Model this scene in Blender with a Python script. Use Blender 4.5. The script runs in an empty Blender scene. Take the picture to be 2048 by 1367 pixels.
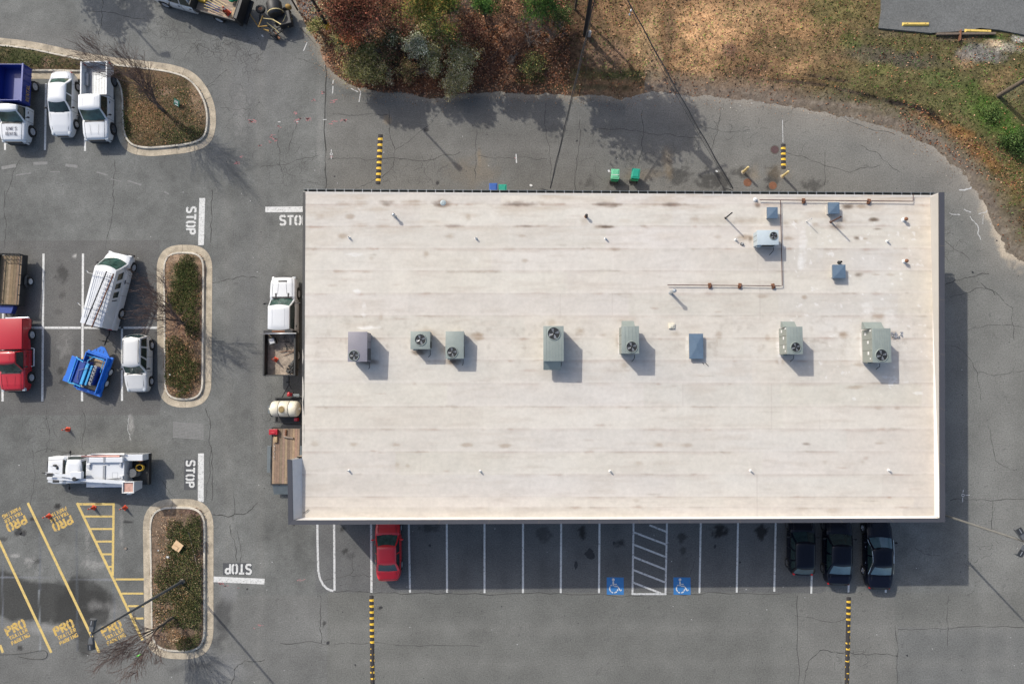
import bpy, bmesh, math, random
import numpy as np
from mathutils import Vector, Matrix, noise as mnoise
R = math.radians
random.seed(11); np.random.seed(11)
scene = bpy.context.scene
COL = scene.collection

# ---------------------------------------------------------------- camera
H = 49.7            # flying height, metres
F = 1365.0          # focal length in photo pixels (2048 wide, 24 mm on full frame)
NX, NY = 1060.0, 757.0   # where the plumb line meets the photo: the camera is a few degrees off vertical
cam_d = bpy.data.cameras.new('camera'); cam = bpy.data.objects.new('camera', cam_d); COL.objects.link(cam)
cam_d.sensor_fit = 'HORIZONTAL'; cam_d.sensor_width = 36.0; cam_d.lens = 36.0*F/2048
cam_d.clip_start = 0.5; cam_d.clip_end = 3000
nad = Vector((NX-1024, -(NY-683.5), -F)).normalized()
QR = nad.rotation_difference(Vector((0, 0, -1)))
cam.location = (0, 0, H); cam.rotation_mode = 'QUATERNION'; cam.rotation_quaternion = QR
scene.camera = cam
RM = np.array(QR.to_matrix())
def P(px, py, z=0.0):
    d = QR @ Vector((px-1024, -(py-683.5), -F))
    t = (z-H)/d.z
    return Vector((d.x*t, d.y*t, z))
def PP(pts, z=0.0): return [P(a, b, z) for a, b in pts]
def proj(x, y, z):
    v = np.stack([x, y, z-H+0*x], -1) @ RM
    return 1024+F*v[..., 0]/-v[..., 2], 683.5-F*v[..., 1]/-v[..., 2]

# ---------------------------------------------------------------- light
EL = R(39.3); SH = Vector((.825, -.90, 0)).normalized()      # shadows fall along SH
sdir = Vector((SH.x*math.cos(EL), SH.y*math.cos(EL), -math.sin(EL)))
sun_d = bpy.data.lights.new('sun', 'SUN'); sun = bpy.data.objects.new('sun', sun_d); COL.objects.link(sun)
sun_d.energy = 2.9; sun_d.angle = R(0.53); sun_d.color = (1.0, .955, .865)
sun.rotation_euler = sdir.to_track_quat('-Z', 'Y').to_euler()
W = bpy.data.worlds.new('World'); scene.world = W; W.use_nodes = True
nt = W.node_tree; nt.nodes.clear()
sky = nt.nodes.new('ShaderNodeTexSky'); sky.sky_type = 'NISHITA'; sky.sun_disc = False
sky.sun_elevation = EL; sky.sun_rotation = math.atan2(-SH.x, -SH.y)
sky.air_density = 1.0; sky.dust_density = 3.0; sky.ozone_density = 1.0
bg = nt.nodes.new('ShaderNodeBackground'); bg.inputs[1].default_value = 0.14
wo = nt.nodes.new('ShaderNodeOutputWorld')
nt.links.new(sky.outputs[0], bg.inputs[0]); nt.links.new(bg.outputs[0], wo.inputs[0])
scene.view_settings.view_transform = 'Standard'; scene.view_settings.look = 'None'
scene.view_settings.gamma = 1.0; scene.view_settings.exposure = 0.42; scene.view_settings.use_curve_mapping = False
scene.render.engine = 'CYCLES'

# ---------------------------------------------------------------- materials
def mat(name, col=(.5, .5, .5), rough=.6, metal=0.0, amt=.12, scale=3.0, bump=0.0, spec=.5, attr=None, coat=0.0,
        detail=6, fine=0.0, fscale=40, emis=None, bscale=None):
    m = bpy.data.materials.new(name); m.use_nodes = True
    n = m.node_tree; b = n.nodes['Principled BSDF']
    b.inputs['Roughness'].default_value = rough; b.inputs['Metallic'].default_value = metal
    b.inputs['Specular IOR Level'].default_value = spec
    if coat: b.inputs['Coat Weight'].default_value = coat; b.inputs['Coat Roughness'].default_value = .06
    tc = n.nodes.new('ShaderNodeTexCoord')
    if attr:
        src = n.nodes.new('ShaderNodeAttribute'); src.attribute_name = attr; so = src.outputs['Color']
    else:
        src = n.nodes.new('ShaderNodeRGB'); src.outputs[0].default_value = (*col, 1); so = src.outputs[0]
    def layer(so, sc, am, det):
        nz = n.nodes.new('ShaderNodeTexNoise'); nz.inputs['Scale'].default_value = sc
        nz.inputs['Detail'].default_value = det; nz.inputs['Roughness'].default_value = .65
        n.links.new(tc.outputs['Object'], nz.inputs['Vector'])
        mr = n.nodes.new('ShaderNodeMapRange'); mr.inputs['From Min'].default_value = .3; mr.inputs['From Max'].default_value = .7
        mr.inputs['To Min'].default_value = 1-am; mr.inputs['To Max'].default_value = 1+am
        n.links.new(nz.outputs['Fac'], mr.inputs['Value'])
        mx = n.nodes.new('ShaderNodeVectorMath'); mx.operation = 'SCALE'
        n.links.new(so, mx.inputs[0]); n.links.new(mr.outputs[0], mx.inputs['Scale'])
        return mx.outputs[0], nz
    so, nz = layer(so, scale, amt, detail)
    if fine: so, nz2 = layer(so, fscale, fine, 3)
    n.links.new(so, b.inputs['Base Color'])
    if bump:
        nb = n.nodes.new('ShaderNodeTexNoise'); nb.inputs['Scale'].default_value = bscale or scale*6; nb.inputs['Detail'].default_value = 4
        n.links.new(tc.outputs['Object'], nb.inputs['Vector'])
        bp = n.nodes.new('ShaderNodeBump'); bp.inputs['Strength'].default_value = 1.0; bp.inputs['Distance'].default_value = bump
        n.links.new(nb.outputs['Fac'], bp.inputs['Height']); n.links.new(bp.outputs['Normal'], b.inputs['Normal'])
    return m
M = {}
M['asphalt'] = mat('asphalt', rough=.92, attr='Col', amt=.14, scale=.35, fine=.28, fscale=11, bump=.006, bscale=30, spec=.25)
M['ground'] = mat('ground', rough=.95, attr='Col', amt=.24, scale=1.2, fine=.30, fscale=7, bump=.03, bscale=8, spec=.15)
M['roof'] = mat('roof_membrane', rough=.75, attr='Col', amt=.05, scale=.7, fine=.05, fscale=4, bump=.002, spec=.3)
M['bed'] = mat('bed_soil', rough=.95, attr='Col', amt=.2, scale=3, fine=.4, fscale=12, bump=.03, bscale=9, spec=.15)
M['seam'] = mat('membrane_seam', (.50, .44, .41), rough=.8, amt=.25, scale=1.5)
M['kerb'] = mat('kerb_concrete', (.37, .315, .235), rough=.9, amt=.36, scale=1.3, fine=.22, fscale=14, bump=.004)
M['kerb2'] = mat('kerb_top', (.46, .42, .35), rough=.9, amt=.34, scale=1.6, fine=.2, fscale=14)
M['joint'] = mat('joint_dark', (.10, .09, .075), rough=.95)
M['crack'] = mat('crack', (.042, .041, .038), rough=.95)
M['crackl'] = mat('crack_pale', (.27, .26, .24), rough=.95)
def paint(name, c, cov=.5, sc=7.0):
    # worn road paint: flakes off to the asphalt below
    m = mat(name, c, rough=.75, amt=.10, scale=3, fine=.08, fscale=20)
    n = m.node_tree; b = n.nodes['Principled BSDF']; tc = [q for q in n.nodes if q.type == 'TEX_COORD'][0]
    nz = n.nodes.new('ShaderNodeTexNoise'); nz.inputs['Scale'].default_value = sc; nz.inputs['Detail'].default_value = 8; nz.inputs['Roughness'].default_value = .75
    n.links.new(tc.outputs['Object'], nz.inputs['Vector'])
    mr = n.nodes.new('ShaderNodeMapRange'); mr.inputs['From Min'].default_value = cov-.06; mr.inputs['From Max'].default_value = cov+.06
    n.links.new(nz.outputs['Fac'], mr.inputs['Value'])
    mx = n.nodes.new('ShaderNodeMix'); mx.data_type = 'RGBA'
    old = b.inputs['Base Color'].links[0].from_socket
    n.links.new(mr.outputs[0], mx.inputs[0]); n.links.new(old, mx.inputs[6]); mx.inputs[7].default_value = (.15, .148, .14, 1)
    n.links.new(mx.outputs[2], b.inputs['Base Color'])
    return m
M['white_paint'] = paint('white_line_paint', (.54, .54, .52), .585)
M['white_worn'] = paint('white_line_worn', (.50, .50, .49), .57)
M['ghost_paint'] = paint('ghost_paint', (.185, .185, .18), .50)
M['yellow_paint'] = paint('yellow_line_paint', (.55, .40, .13), .60)
M['yellow_worn'] = paint('yellow_line_worn', (.52, .34, .08), .56, 5)
M['red_paint'] = paint('red_mark_paint', (.45, .12, .13), .49, 8)
M['blue_paint'] = paint('blue_sign_paint', (.025, .15, .38), .62)
M['patch_dark'] = mat('patch_dark', (.065, .067, .07), rough=.9, amt=.15, scale=2)
def car(name, c, rough=.28, coat=.8): return mat(name, c, rough=rough, amt=.03, scale=1.5, coat=coat, spec=.5)
M['car_white'] = car('paint_white', (.56, .575, .59))
M['car_cream'] = car('paint_offwhite', (.53, .53, .52), .35)
M['car_red'] = car('paint_red', (.38, .008, .016), .35, .5)
M['car_red2'] = car('paint_bright_red', (.60, .008, .016), .32, .5)
M['car_black'] = mat('paint_black_blue', (.003, .004, .010), rough=.16, amt=.05, spec=.28)
M['car_grey'] = mat('paint_dark_grey', (.004, .005, .011), rough=.18, amt=.05, spec=.28)
M['blue_rental'] = car('paint_blue', (.012, .03, .21), .45, .2)
M['blue_trailer'] = mat('paint_machine_blue', (.01, .13, .52), rough=.45, amt=.12, scale=3)
M['blue_pale'] = mat('paint_pale_blue', (.04, .30, .58), rough=.5, amt=.15, scale=5)
M['blue_dark'] = mat('paint_navy', (.01, .04, .22), rough=.5, amt=.2, scale=4)
M['glass'] = mat('car_glass', (.016, .03, .03), rough=.08, amt=.35, scale=2.5, spec=.7)
M['glass_green'] = mat('windscreen_glass', (.03, .065, .055), rough=.08, amt=.6, scale=2.8, spec=.6)
M['glass_pale'] = mat('pale_glass', (.05, .10, .12), rough=.07, amt=.25, scale=1.5, spec=.9)
M['tyre'] = mat('tyre_rubber', (.018, .018, .018), rough=.85, amt=.2, scale=8)
M['rim'] = mat('wheel_rim', (.50, .50, .51), rough=.35, metal=.1, amt=.1)
M['rim_dark'] = mat('wheel_rim_dark', (.12, .12, .125), rough=.35, metal=.1, amt=.1)
M['rim_white'] = mat('wheel_rim_white', (.6, .6, .6), rough=.5)
M['chrome'] = mat('chrome', (.75, .76, .78), rough=.16, metal=1.0, amt=.04)
M['trim'] = mat('black_trim', (.015, .015, .016), rough=.55, amt=.1)
M['headlight'] = mat('headlight_lens', (.45, .48, .5), rough=.12, amt=.2, scale=12, spec=.9)
M['taillight'] = mat('taillight_lens', (.42, .008, .01), rough=.2, amt=.15)
M['steel_dark'] = mat('dark_steel', (.035, .036, .036), rough=.6, metal=.3, amt=.25, scale=5)
M['steel'] = mat('galvanised_steel', (.30, .31, .32), rough=.5, metal=.5, amt=.15, scale=5)
M['alu'] = mat('aluminium', (.55, .56, .57), rough=.4, metal=.7, amt=.1)
M['plank'] = mat('deck_planks', rough=.85, attr='Col', amt=.22, scale=3, fine=.15, fscale=18)
M['wood'] = mat('bare_wood', (.36, .26, .15), rough=.85, amt=.3, scale=4)
M['steel_bed'] = mat('worn_bed_steel', (.27, .22, .17), rough=.8, amt=.5, scale=3.5)
M['tank'] = mat('tank_plastic', (.62, .58, .47), rough=.45, amt=.06, scale=3)
M['tanlid'] = mat('tank_lid', (.26, .19, .08), rough=.6, amt=.25, scale=12)
M['cone'] = mat('cone_orange', (.62, .075, .03), rough=.6, amt=.12)
M['cone_band'] = mat('cone_band', (.62, .55, .52), rough=.5)
M['hose_orange'] = mat('hose_orange', (.65, .20, .02), rough=.5, amt=.15)
M['yellow'] = mat('paint_yellow', (.55, .34, .03), rough=.6, amt=.2, scale=5)
M['yellow_pale'] = mat('paint_pale_yellow', (.62, .50, .24), rough=.7, amt=.12, scale=6)
M['yellow_stop'] = mat('paint_stop_yellow', (.62, .44, .11), rough=.8, amt=.15, scale=6)
M['rubber'] = mat('bump_rubber', (.03, .027, .027), rough=.85, amt=.25, scale=5)
M['bump_yellow'] = mat('bump_yellow', (.68, .42, .035), rough=.7, amt=.15, scale=8)
M['hvac'] = mat('cabinet_grey_green', (.225, .255, .235), rough=.5, amt=.07, scale=2.5, metal=.1)
M['hvac_side'] = mat('cabinet_panel', (.22, .235, .21), rough=.55, amt=.08, scale=2)
M['hvac2'] = mat('cabinet_blue_grey', (.27, .32, .33), rough=.5, amt=.07, scale=2)
M['hvac3'] = mat('cabinet_mauve_grey', (.20, .19, .215), rough=.5, amt=.07, scale=2)
M['hvac4'] = mat('cabinet_pale', (.40, .455, .48), rough=.5, amt=.05, scale=2)
M['vent_blue'] = mat('hatch_blue_grey', (.085, .13, .185), rough=.6, amt=.09, scale=2)
M['hole_shade'] = mat('well_shade', (.012, .014, .016), rough=.6)  # near-black that stands in for shade inside fan openings and vent pipes
M['rust'] = mat('rusty_iron', (.17, .075, .04), rough=.85, amt=.4, scale=12)
M['pipe'] = mat('brown_pipe', (.09, .045, .035), rough=.6, amt=.2)
M['white'] = mat('white_plastic', (.62, .62, .60), rough=.5, amt=.05)
M['coping'] = mat('coping_metal', (.040, .042, .052), rough=.6, amt=.06, scale=1)
M['wall'] = mat('wall_stucco', (.34, .28, .22), rough=.9, amt=.12, scale=1.5, bump=.004)
M['parapet'] = mat('parapet_membrane', (.43, .41, .38), rough=.7, amt=.04, scale=1)
M['gutter'] = mat('gutter_metal', (.13, .15, .155), rough=.5, metal=.3, amt=.15, scale=2)
M['gutter_in'] = mat('gutter_inside', (.05, .05, .042), rough=.8, amt=.5, scale=1.2)
M['bin_green'] = mat('bin_green', (.012, .22, .10), rough=.5, amt=.08)
M['bin_teal'] = mat('bin_teal', (.006, .25, .17), rough=.5, amt=.06)
M['bin_pale'] = mat('bin_pale_green', (.12, .42, .24), rough=.5, amt=.12, scale=6)
M['bin_blue'] = mat('bin_blue', (.02, .08, .30), rough=.5, amt=.06)
M['pole_dark'] = mat('pole_black', (.020, .022, .024), rough=.6, amt=.2)
M['pole_grey'] = mat('pole_grey', (.09, .095, .10), rough=.5, amt=.1)
M['pole_pale'] = mat('pole_weathered', (.17, .165, .15), rough=.6, amt=.15, scale=2)
M['pole_wood'] = mat('pole_wood', (.13, .10, .075), rough=.9, amt=.3, scale=5)
M['wire'] = mat('wire_black', (.02, .02, .02), rough=.6)
M['cardboard'] = mat('cardboard', (.55, .38, .22), rough=.9, amt=.08)
M['bark_twig'] = mat('bark_twig', (.12, .08, .068), rough=.95, amt=.3, scale=7)
M['bark'] = mat('bark', (.085, .07, .055), rough=.95, amt=.35, scale=7)
M['bark_pale'] = mat('bark_pale', (.22, .18, .15), rough=.95, amt=.3, scale=7)
M['leaf'] = mat('foliage', rough=1.0, attr='Col', amt=.15, scale=4, spec=.04)
M['silver'] = mat('silver_cap', (.45, .48, .50), rough=.35, metal=.7, amt=.1)
M['sign_green'] = mat('sign_green', (.02, .12, .08), rough=.5)
M['lettering'] = mat('lettering_dark', (.03, .035, .07), rough=.6)
M['blotch'] = mat('oil_stain', (.022, .022, .023), rough=.7, amt=.3, scale=5)

# ---------------------------------------------------------------- mesh helpers
class MB:
    def __init__(s): s.v = []; s.f = []; s.mi = []; s.c = []; s.cur = 0; s.col = None; s.X = Matrix.Identity(4)
    def add(s, vs, fs):
        o = len(s.v); s.v += [tuple(s.X @ Vector(v)) for v in vs]
        for f in fs: s.f.append([i+o for i in f]); s.mi.append(s.cur); s.c.append(s.col)
        return s
    def box(s, x0, x1, y0, y1, z0, z1, bev=0.0):
        if x0 > x1: x0, x1 = x1, x0
        if y0 > y1: y0, y1 = y1, y0
        if z0 > z1: z0, z1 = z1, z0
        if bev:
            b = min(bev, (x1-x0)*.45, (y1-y0)*.45, (z1-z0)*.45)
            bm = bmesh.new(); bmesh.ops.create_cube(bm, size=1)
            for v in bm.verts: v.co = Vector(((x0+x1)/2+v.co.x*(x1-x0), (y0+y1)/2+v.co.y*(y1-y0), (z0+z1)/2+v.co.z*(z1-z0)))
            bmesh.ops.bevel(bm, geom=bm.edges[:], offset=b, segments=2, affect='EDGES', profile=.6)
            bm.verts.index_update()
            s.add([v.co.copy() for v in bm.verts], [[v.index for v in f.verts] for f in bm.faces]); bm.free(); return s
        vs = [(x, y, z) for z in (z0, z1) for y in (y0, y1) for x in (x0, x1)]
        return s.add(vs, [(0, 2, 3, 1), (4, 5, 7, 6), (0, 1, 5, 4), (2, 6, 7, 3), (0, 4, 6, 2), (1, 3, 7, 5)])
    def hexa(s, b, t):   # bottom quad, top quad (4 points each, counter-clockwise from above)
        return s.add(list(b)+list(t), [(3, 2, 1, 0), (4, 5, 6, 7), (0, 1, 5, 4), (1, 2, 6, 5), (2, 3, 7, 6), (3, 0, 4, 7)])
    def prism(s, pts, z0, z1):
        n = len(pts); a = sum(pts[i][0]*pts[(i+1) % n][1]-pts[(i+1) % n][0]*pts[i][1] for i in range(n))
        if a < 0: pts = pts[::-1]
        return s.add([(p[0], p[1], z0) for p in pts]+[(p[0], p[1], z1) for p in pts],
                     [list(range(n))[::-1], list(range(n, 2*n))]+[(i, (i+1) % n, n+(i+1) % n, n+i) for i in range(n)])
    def xz(s, pts, y0, y1):   # polygon in x,z pushed along y
        n = len(pts); a = sum(pts[i][0]*pts[(i+1) % n][1]-pts[(i+1) % n][0]*pts[i][1] for i in range(n))
        if a < 0: pts = pts[::-1]
        return s.add([(p[0], y0, p[1]) for p in pts]+[(p[0], y1, p[1]) for p in pts],
                     [list(range(n)), list(range(n, 2*n))[::-1]]+[(n+i, n+(i+1) % n, (i+1) % n, i) for i in range(n)])
    def sheet(s, pts, z): return s.add([(p[0], p[1], z) for p in pts], [list(range(len(pts)))])
    def strip(s, pts, w, z, closed=False):   # flat ribbon along a path (unmitred quads that share mitred corners)
        pts = [Vector((p[0], p[1])) for p in pts]; n = len(pts); L = []; Rr = []
        for i in range(n):
            a = pts[i-1] if (i or closed) else None; b = pts[(i+1) % n] if (i < n-1 or closed) else None
            d1 = (pts[i]-a).normalized() if a is not None else None; d2 = (b-pts[i]).normalized() if b is not None else None
            d = (d1+d2) if (d1 and d2) else (d1 or d2)
            if d.length < 1e-6: d = d1
            d.normalize(); nn = Vector((-d.y, d.x)); k = 1.0
            if d1 and d2: k = 1/max(.5, abs(d.dot(d1)))
            ww = w[i] if isinstance(w, (list, tuple)) else w
            L.append(pts[i]+nn*ww/2*k); Rr.append(pts[i]-nn*ww/2*k)
        vs = [(p.x, p.y, z) for p in L]+[(p.x, p.y, z) for p in Rr]
        m = n if closed else n-1
        return s.add(vs, [(i, n+i, n+(i+1) % n, (i+1) % n) for i in range(m)])
    def tube(s, pts, r, n=6, caps=True):
        pts = [Vector(p) for p in pts]; rs = r if isinstance(r, (list, tuple)) else [r]*len(pts)
        vs = []; up = None
        for i, p in enumerate(pts):
            d = (pts[min(i+1, len(pts)-1)]-pts[max(i-1, 0)])
            if d.length < 1e-9: d = Vector((0, 0, 1))
            d.normalize()
            if up is None: up = Vector((0, 0, 1)) if abs(d.z) < .9 else Vector((1, 0, 0))
            a = d.cross(up)
            if a.length < 1e-4: up = Vector((0, 1, 0)); a = d.cross(up)
            a.normalize(); b = a.cross(d); up = b
            for k in range(n):
                t = 2*math.pi*k/n; vs.append(p+(a*math.cos(t)+b*math.sin(t))*rs[i])
        fs = [(i*n+k, i*n+(k+1) % n, (i+1)*n+(k+1) % n, (i+1)*n+k) for i in range(len(pts)-1) for k in range(n)]
        if caps: fs += [tuple(range(n)), tuple(range((len(pts)-1)*n, len(pts)*n))[::-1]]
        return s.add(vs, fs)
    def cyl(s, c, r0, r1, z0, z1, n=20): return s.lathe(c, [(0, z0), (r0, z0), (r1, z1), (0, z1)], n)
    def lathe(s, c, prof, n=20):
        vs = []; fs = []
        for (r, z) in prof:
            for k in range(n): t = 2*math.pi*k/n; vs.append((c[0]+max(r, 1e-4)*math.cos(t), c[1]+max(r, 1e-4)*math.sin(t), z+(c[2] if len(c) > 2 else 0)))
        for i in range(len(prof)-1):
            for k in range(n): fs.append((i*n+k, i*n+(k+1) % n, (i+1)*n+(k+1) % n, (i+1)*n+k))
        return s.add(vs, fs)
    def ell(s, c, rx, ry, rz, n=12, m=8):
        vs = []; fs = []
        for i in range(m+1):
            ph = math.pi*i/m-math.pi/2
            for k in range(n): t = 2*math.pi*k/n; vs.append((c[0]+rx*max(math.cos(ph), 1e-3)*math.cos(t), c[1]+ry*max(math.cos(ph), 1e-3)*math.sin(t), c[2]+rz*math.sin(ph)))
        for i in range(m):
            for k in range(n): fs.append((i*n+k, i*n+(k+1) % n, (i+1)*n+(k+1) % n, (i+1)*n+k))
        return s.add(vs, fs)
    def build(s, name, mats, parent=None, smooth=False, loc=None, auto=None):
        me = bpy.data.meshes.new(name); me.from_pydata(s.v, [], s.f)
        if not isinstance(mats, (list, tuple)): mats = [mats]
        for m in mats: me.materials.append(M[m] if isinstance(m, str) else m)
        if any(s.mi): me.polygons.foreach_set('material_index', s.mi)
        if smooth: me.polygons.foreach_set('use_smooth', [True]*len(s.f))
        if any(c is not None for c in s.c):
            at = me.color_attributes.new('Col', 'FLOAT_COLOR', 'CORNER'); buf = []
            for f, c in zip(s.f, s.c): buf += [*(c or (.3, .3, .3)), 1.0]*len(f)
            at.data.foreach_set('color', buf)
        me.update()
        if auto is not None: me.set_sharp_from_angle(angle=R(auto))
        o = bpy.data.objects.new(name, me); COL.objects.link(o)
        if parent: o.parent = parent
        if loc: o.location = loc
        return o
def tag(o, label=None, cat=None, group=None, kind=None):
    if label: o['label'] = label
    if cat: o['category'] = cat
    if group: o['group'] = group
    if kind: o['kind'] = kind
    return o
def empty(name, loc, rz=0, label=None, cat=None, group=None):
    o = bpy.data.objects.new(name, None); COL.objects.link(o); o.empty_display_size = .2
    o.location = loc; o.rotation_euler = (0, 0, rz); return tag(o, label, cat, group)
def copy_tree(o, parent=None):
    c = o.copy(); COL.objects.link(c)
    if parent: c.parent = parent
    for ch in list(o.children): copy_tree(ch, c)
    return c
def smoothpoly(pts, closed=True, it=2):
    pts = [tuple(p) for p in pts]
    for _ in range(it):
        q = []; n = len(pts)
        if not closed: q.append(pts[0])
        for i in range(n if closed else n-1):
            a, b = pts[i], pts[(i+1) % n]
            q += [(a[0]*.75+b[0]*.25, a[1]*.75+b[1]*.25), (a[0]*.25+b[0]*.75, a[1]*.25+b[1]*.75)]
        if not closed: q.append(pts[-1])
        pts = q
    return pts
def roundpoly(pts, rads, n=8):
    """polygon with rounded corners; rads per corner"""
    out = []; N = len(pts)
    for i in range(N):
        p = Vector(pts[i]); a = Vector(pts[i-1]); b = Vector(pts[(i+1) % N]); r = rads[i] if isinstance(rads, (list, tuple)) else rads
        if r <= 0: out.append(tuple(p)); continue
        u = (a-p).normalized(); v = (b-p).normalized(); p0 = p+u*r; p1 = p+v*r
        for k in range(n+1):
            t = k/n; q = p0.lerp(p, t).lerp(p.lerp(p1, t), t)
            # pull towards a circular arc
            out.append((q.x, q.y))
    return out
def inset(pts, d):
    n = len(pts); A = sum(pts[i][0]*pts[(i+1) % n][1]-pts[(i+1) % n][0]*pts[i][1] for i in range(n)); s = 1 if A > 0 else -1
    out = []
    for i in range(n):
        a, p, b = Vector(pts[i-1][:2]), Vector(pts[i][:2]), Vector(pts[(i+1) % n][:2])
        t = ((p-a).normalized()+(b-p).normalized())
        if t.length < 1e-6: t = b-p
        t.normalize(); k = 1/max(.6, t.dot((b-p).normalized()))
        out.append((p.x-t.y*d*s*k, p.y+t.x*d*s*k))
    return out
def noise2(x, y, sc, seed=0, octv=4):
    """value noise on numpy arrays, 0..1"""
    out = np.zeros_like(x); amp = 1.0; tot = 0
    rng = np.random.RandomState(1234+seed); tab = rng.rand(256, 256)
    for o in range(octv):
        u = x*sc*(2**o)+17.3*o+1000; v = y*sc*(2**o)+31.7*o+1000
        iu = np.floor(u).astype(int); iv = np.floor(v).astype(int); fu = u-iu; fv = v-iv
        fu = fu*fu*(3-2*fu); fv = fv*fv*(3-2*fv)
        g = lambda a, b: tab[a % 256, b % 256]
        out += amp*((g(iu, iv)*(1-fu)+g(iu+1, iv)*fu)*(1-fv)+(g(iu, iv+1)*(1-fu)+g(iu+1, iv+1)*fu)*fv)
        tot += amp; amp *= .55
    return out/tot
def grid_mesh(name, x0, x1, y0, y1, step, zf, cf, material):
    nx = int((x1-x0)/step)+1; ny = int((y1-y0)/step)+1
    xs = np.linspace(x0, x1, nx); ys = np.linspace(y0, y1, ny); X, Y = np.meshgrid(xs, ys)
    Z = zf(X, Y); C = cf(X, Y, Z)
    V = np.stack([X, Y, Z], -1).reshape(-1, 3)
    i = np.arange((ny-1)*(nx-1)); r = i//(nx-1); c = i % (nx-1); a = r*nx+c
    Fc = np.stack([a, a+1, a+1+nx, a+nx], -1)
    me = bpy.data.meshes.new(name); me.vertices.add(len(V)); me.vertices.foreach_set('co', V.ravel().astype(np.float32))
    me.loops.add(Fc.size); me.loops.foreach_set('vertex_index', Fc.ravel().astype(np.int32))
    me.polygons.add(len(Fc)); me.polygons.foreach_set('loop_start', (np.arange(len(Fc))*4).astype(np.int32))
    me.polygons.foreach_set('use_smooth', np.ones(len(Fc), bool)); me.update(); me.validate()
    at = me.color_attributes.new('Col', 'FLOAT_COLOR', 'POINT')
    at.data.foreach_set('color', np.concatenate([C.reshape(-1, 3), np.ones((len(V), 1))], 1).ravel().astype(np.float32))
    me.materials.append(M[material]); o = bpy.data.objects.new(name, me); COL.objects.link(o); return o
def quads_mesh(name, cen, size, nrm_spread, cols, material, parent=None, aspect=1.0, tri=False):
    """a cloud of small leaf faces"""
    n = len(cen); th = np.random.rand(n)*2*np.pi
    nr = np.random.randn(n, 3)*nrm_spread; nr[:, 2] += 1; nr /= np.linalg.norm(nr, axis=1)[:, None]
    t = np.stack([np.cos(th), np.sin(th), np.zeros(n)], -1); t -= nr*(t*nr).sum(1)[:, None]; t /= np.linalg.norm(t, axis=1)[:, None]
    b = np.cross(nr, t); s = np.asarray(size).reshape(-1, 1)*np.ones((n, 1))/2
    k = 3 if tri else 4
    if tri: V = np.stack([cen+t*s, cen-t*s, cen+b*s*2*aspect], 1)
    else: V = np.stack([cen-t*s, cen-b*s*aspect, cen+t*s, cen+b*s*aspect], 1)
    me = bpy.data.meshes.new(name); me.vertices.add(n*k); me.vertices.foreach_set('co', V.reshape(-1).astype(np.float32))
    me.loops.add(n*k); me.loops.foreach_set('vertex_index', np.arange(n*k, dtype=np.int32))
    me.polygons.add(n); me.polygons.foreach_set('loop_start', (np.arange(n)*k).astype(np.int32)); me.update()
    at = me.color_attributes.new('Col', 'FLOAT_COLOR', 'POINT')
    at.data.foreach_set('color', np.concatenate([np.repeat(cols, k, 0), np.ones((n*k, 1))], 1).ravel().astype(np.float32))
    me.materials.append(M[material]); o = bpy.data.objects.new(name, me); COL.objects.link(o)
    if parent: o.parent = parent
    return o
def inpoly(px, py, poly):
    ins = np.zeros(px.shape, bool); n = len(poly)
    for i in range(n):
        (x0, y0), (x1, y1) = poly[i][:2], poly[(i+1) % n][:2]
        if y0 == y1: continue
        c = ((y0 > py) != (y1 > py)) & (px < (x1-x0)*(py-y0)/(y1-y0)+x0); ins ^= c
    return ins
def polydist(px, py, poly, closed=True):
    d = np.full(px.shape, 1e9); n = len(poly)
    for i in range(n if closed else n-1):
        (x0, y0), (x1, y1) = poly[i][:2], poly[(i+1) % n][:2]
        dx, dy = x1-x0, y1-y0; t = np.clip(((px-x0)*dx+(py-y0)*dy)/(dx*dx+dy*dy+1e-9), 0, 1)
        d = np.minimum(d, np.hypot(px-x0-t*dx, py-y0-t*dy))
    return d
# ================================================================= GROUND
# edge of the planted bank north of the lot (photo pixels)
VEG = [(560, -420), (585, -20), (600, 28), (618, 62), (640, 92), (652, 128), (672, 152), (705, 170), (760, 184), (800, 187), (860, 195), (900, 192),
       (935, 186), (1000, 182), (1060, 190), (1100, 186), (1150, 192), (1200, 190), (1245, 196), (1300, 182), (1400, 192), (1500, 200),
       (1600, 217), (1700, 235), (1800, 262), (1868, 296), (1925, 345), (1965, 400), (1990, 455), (2015, 500), (2048, 520), (2300, 640), (2900, 640), (2900, -900), (560, -900)]
VEGW = [tuple(P(a, b).xy) for a, b in VEG]
def blob(px, py, cx, cy, rx, ry, ang=0, soft=.5, nz=None, k=.5):
    c, s = math.cos(R(ang)), math.sin(R(ang)); u = ((px-cx)*c+(py-cy)*s)/rx; v = (-(px-cx)*s+(py-cy)*c)/ry
    d = np.sqrt(u*u+v*v)
    if nz is not None: d = d+(nz-.5)*2*k
    return np.clip((1-d)/soft, 0, 1)
def mixc(C, w, col, st=1.0): w = (w*st)[..., None]; return C*(1-w)+np.array(col)*w
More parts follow.
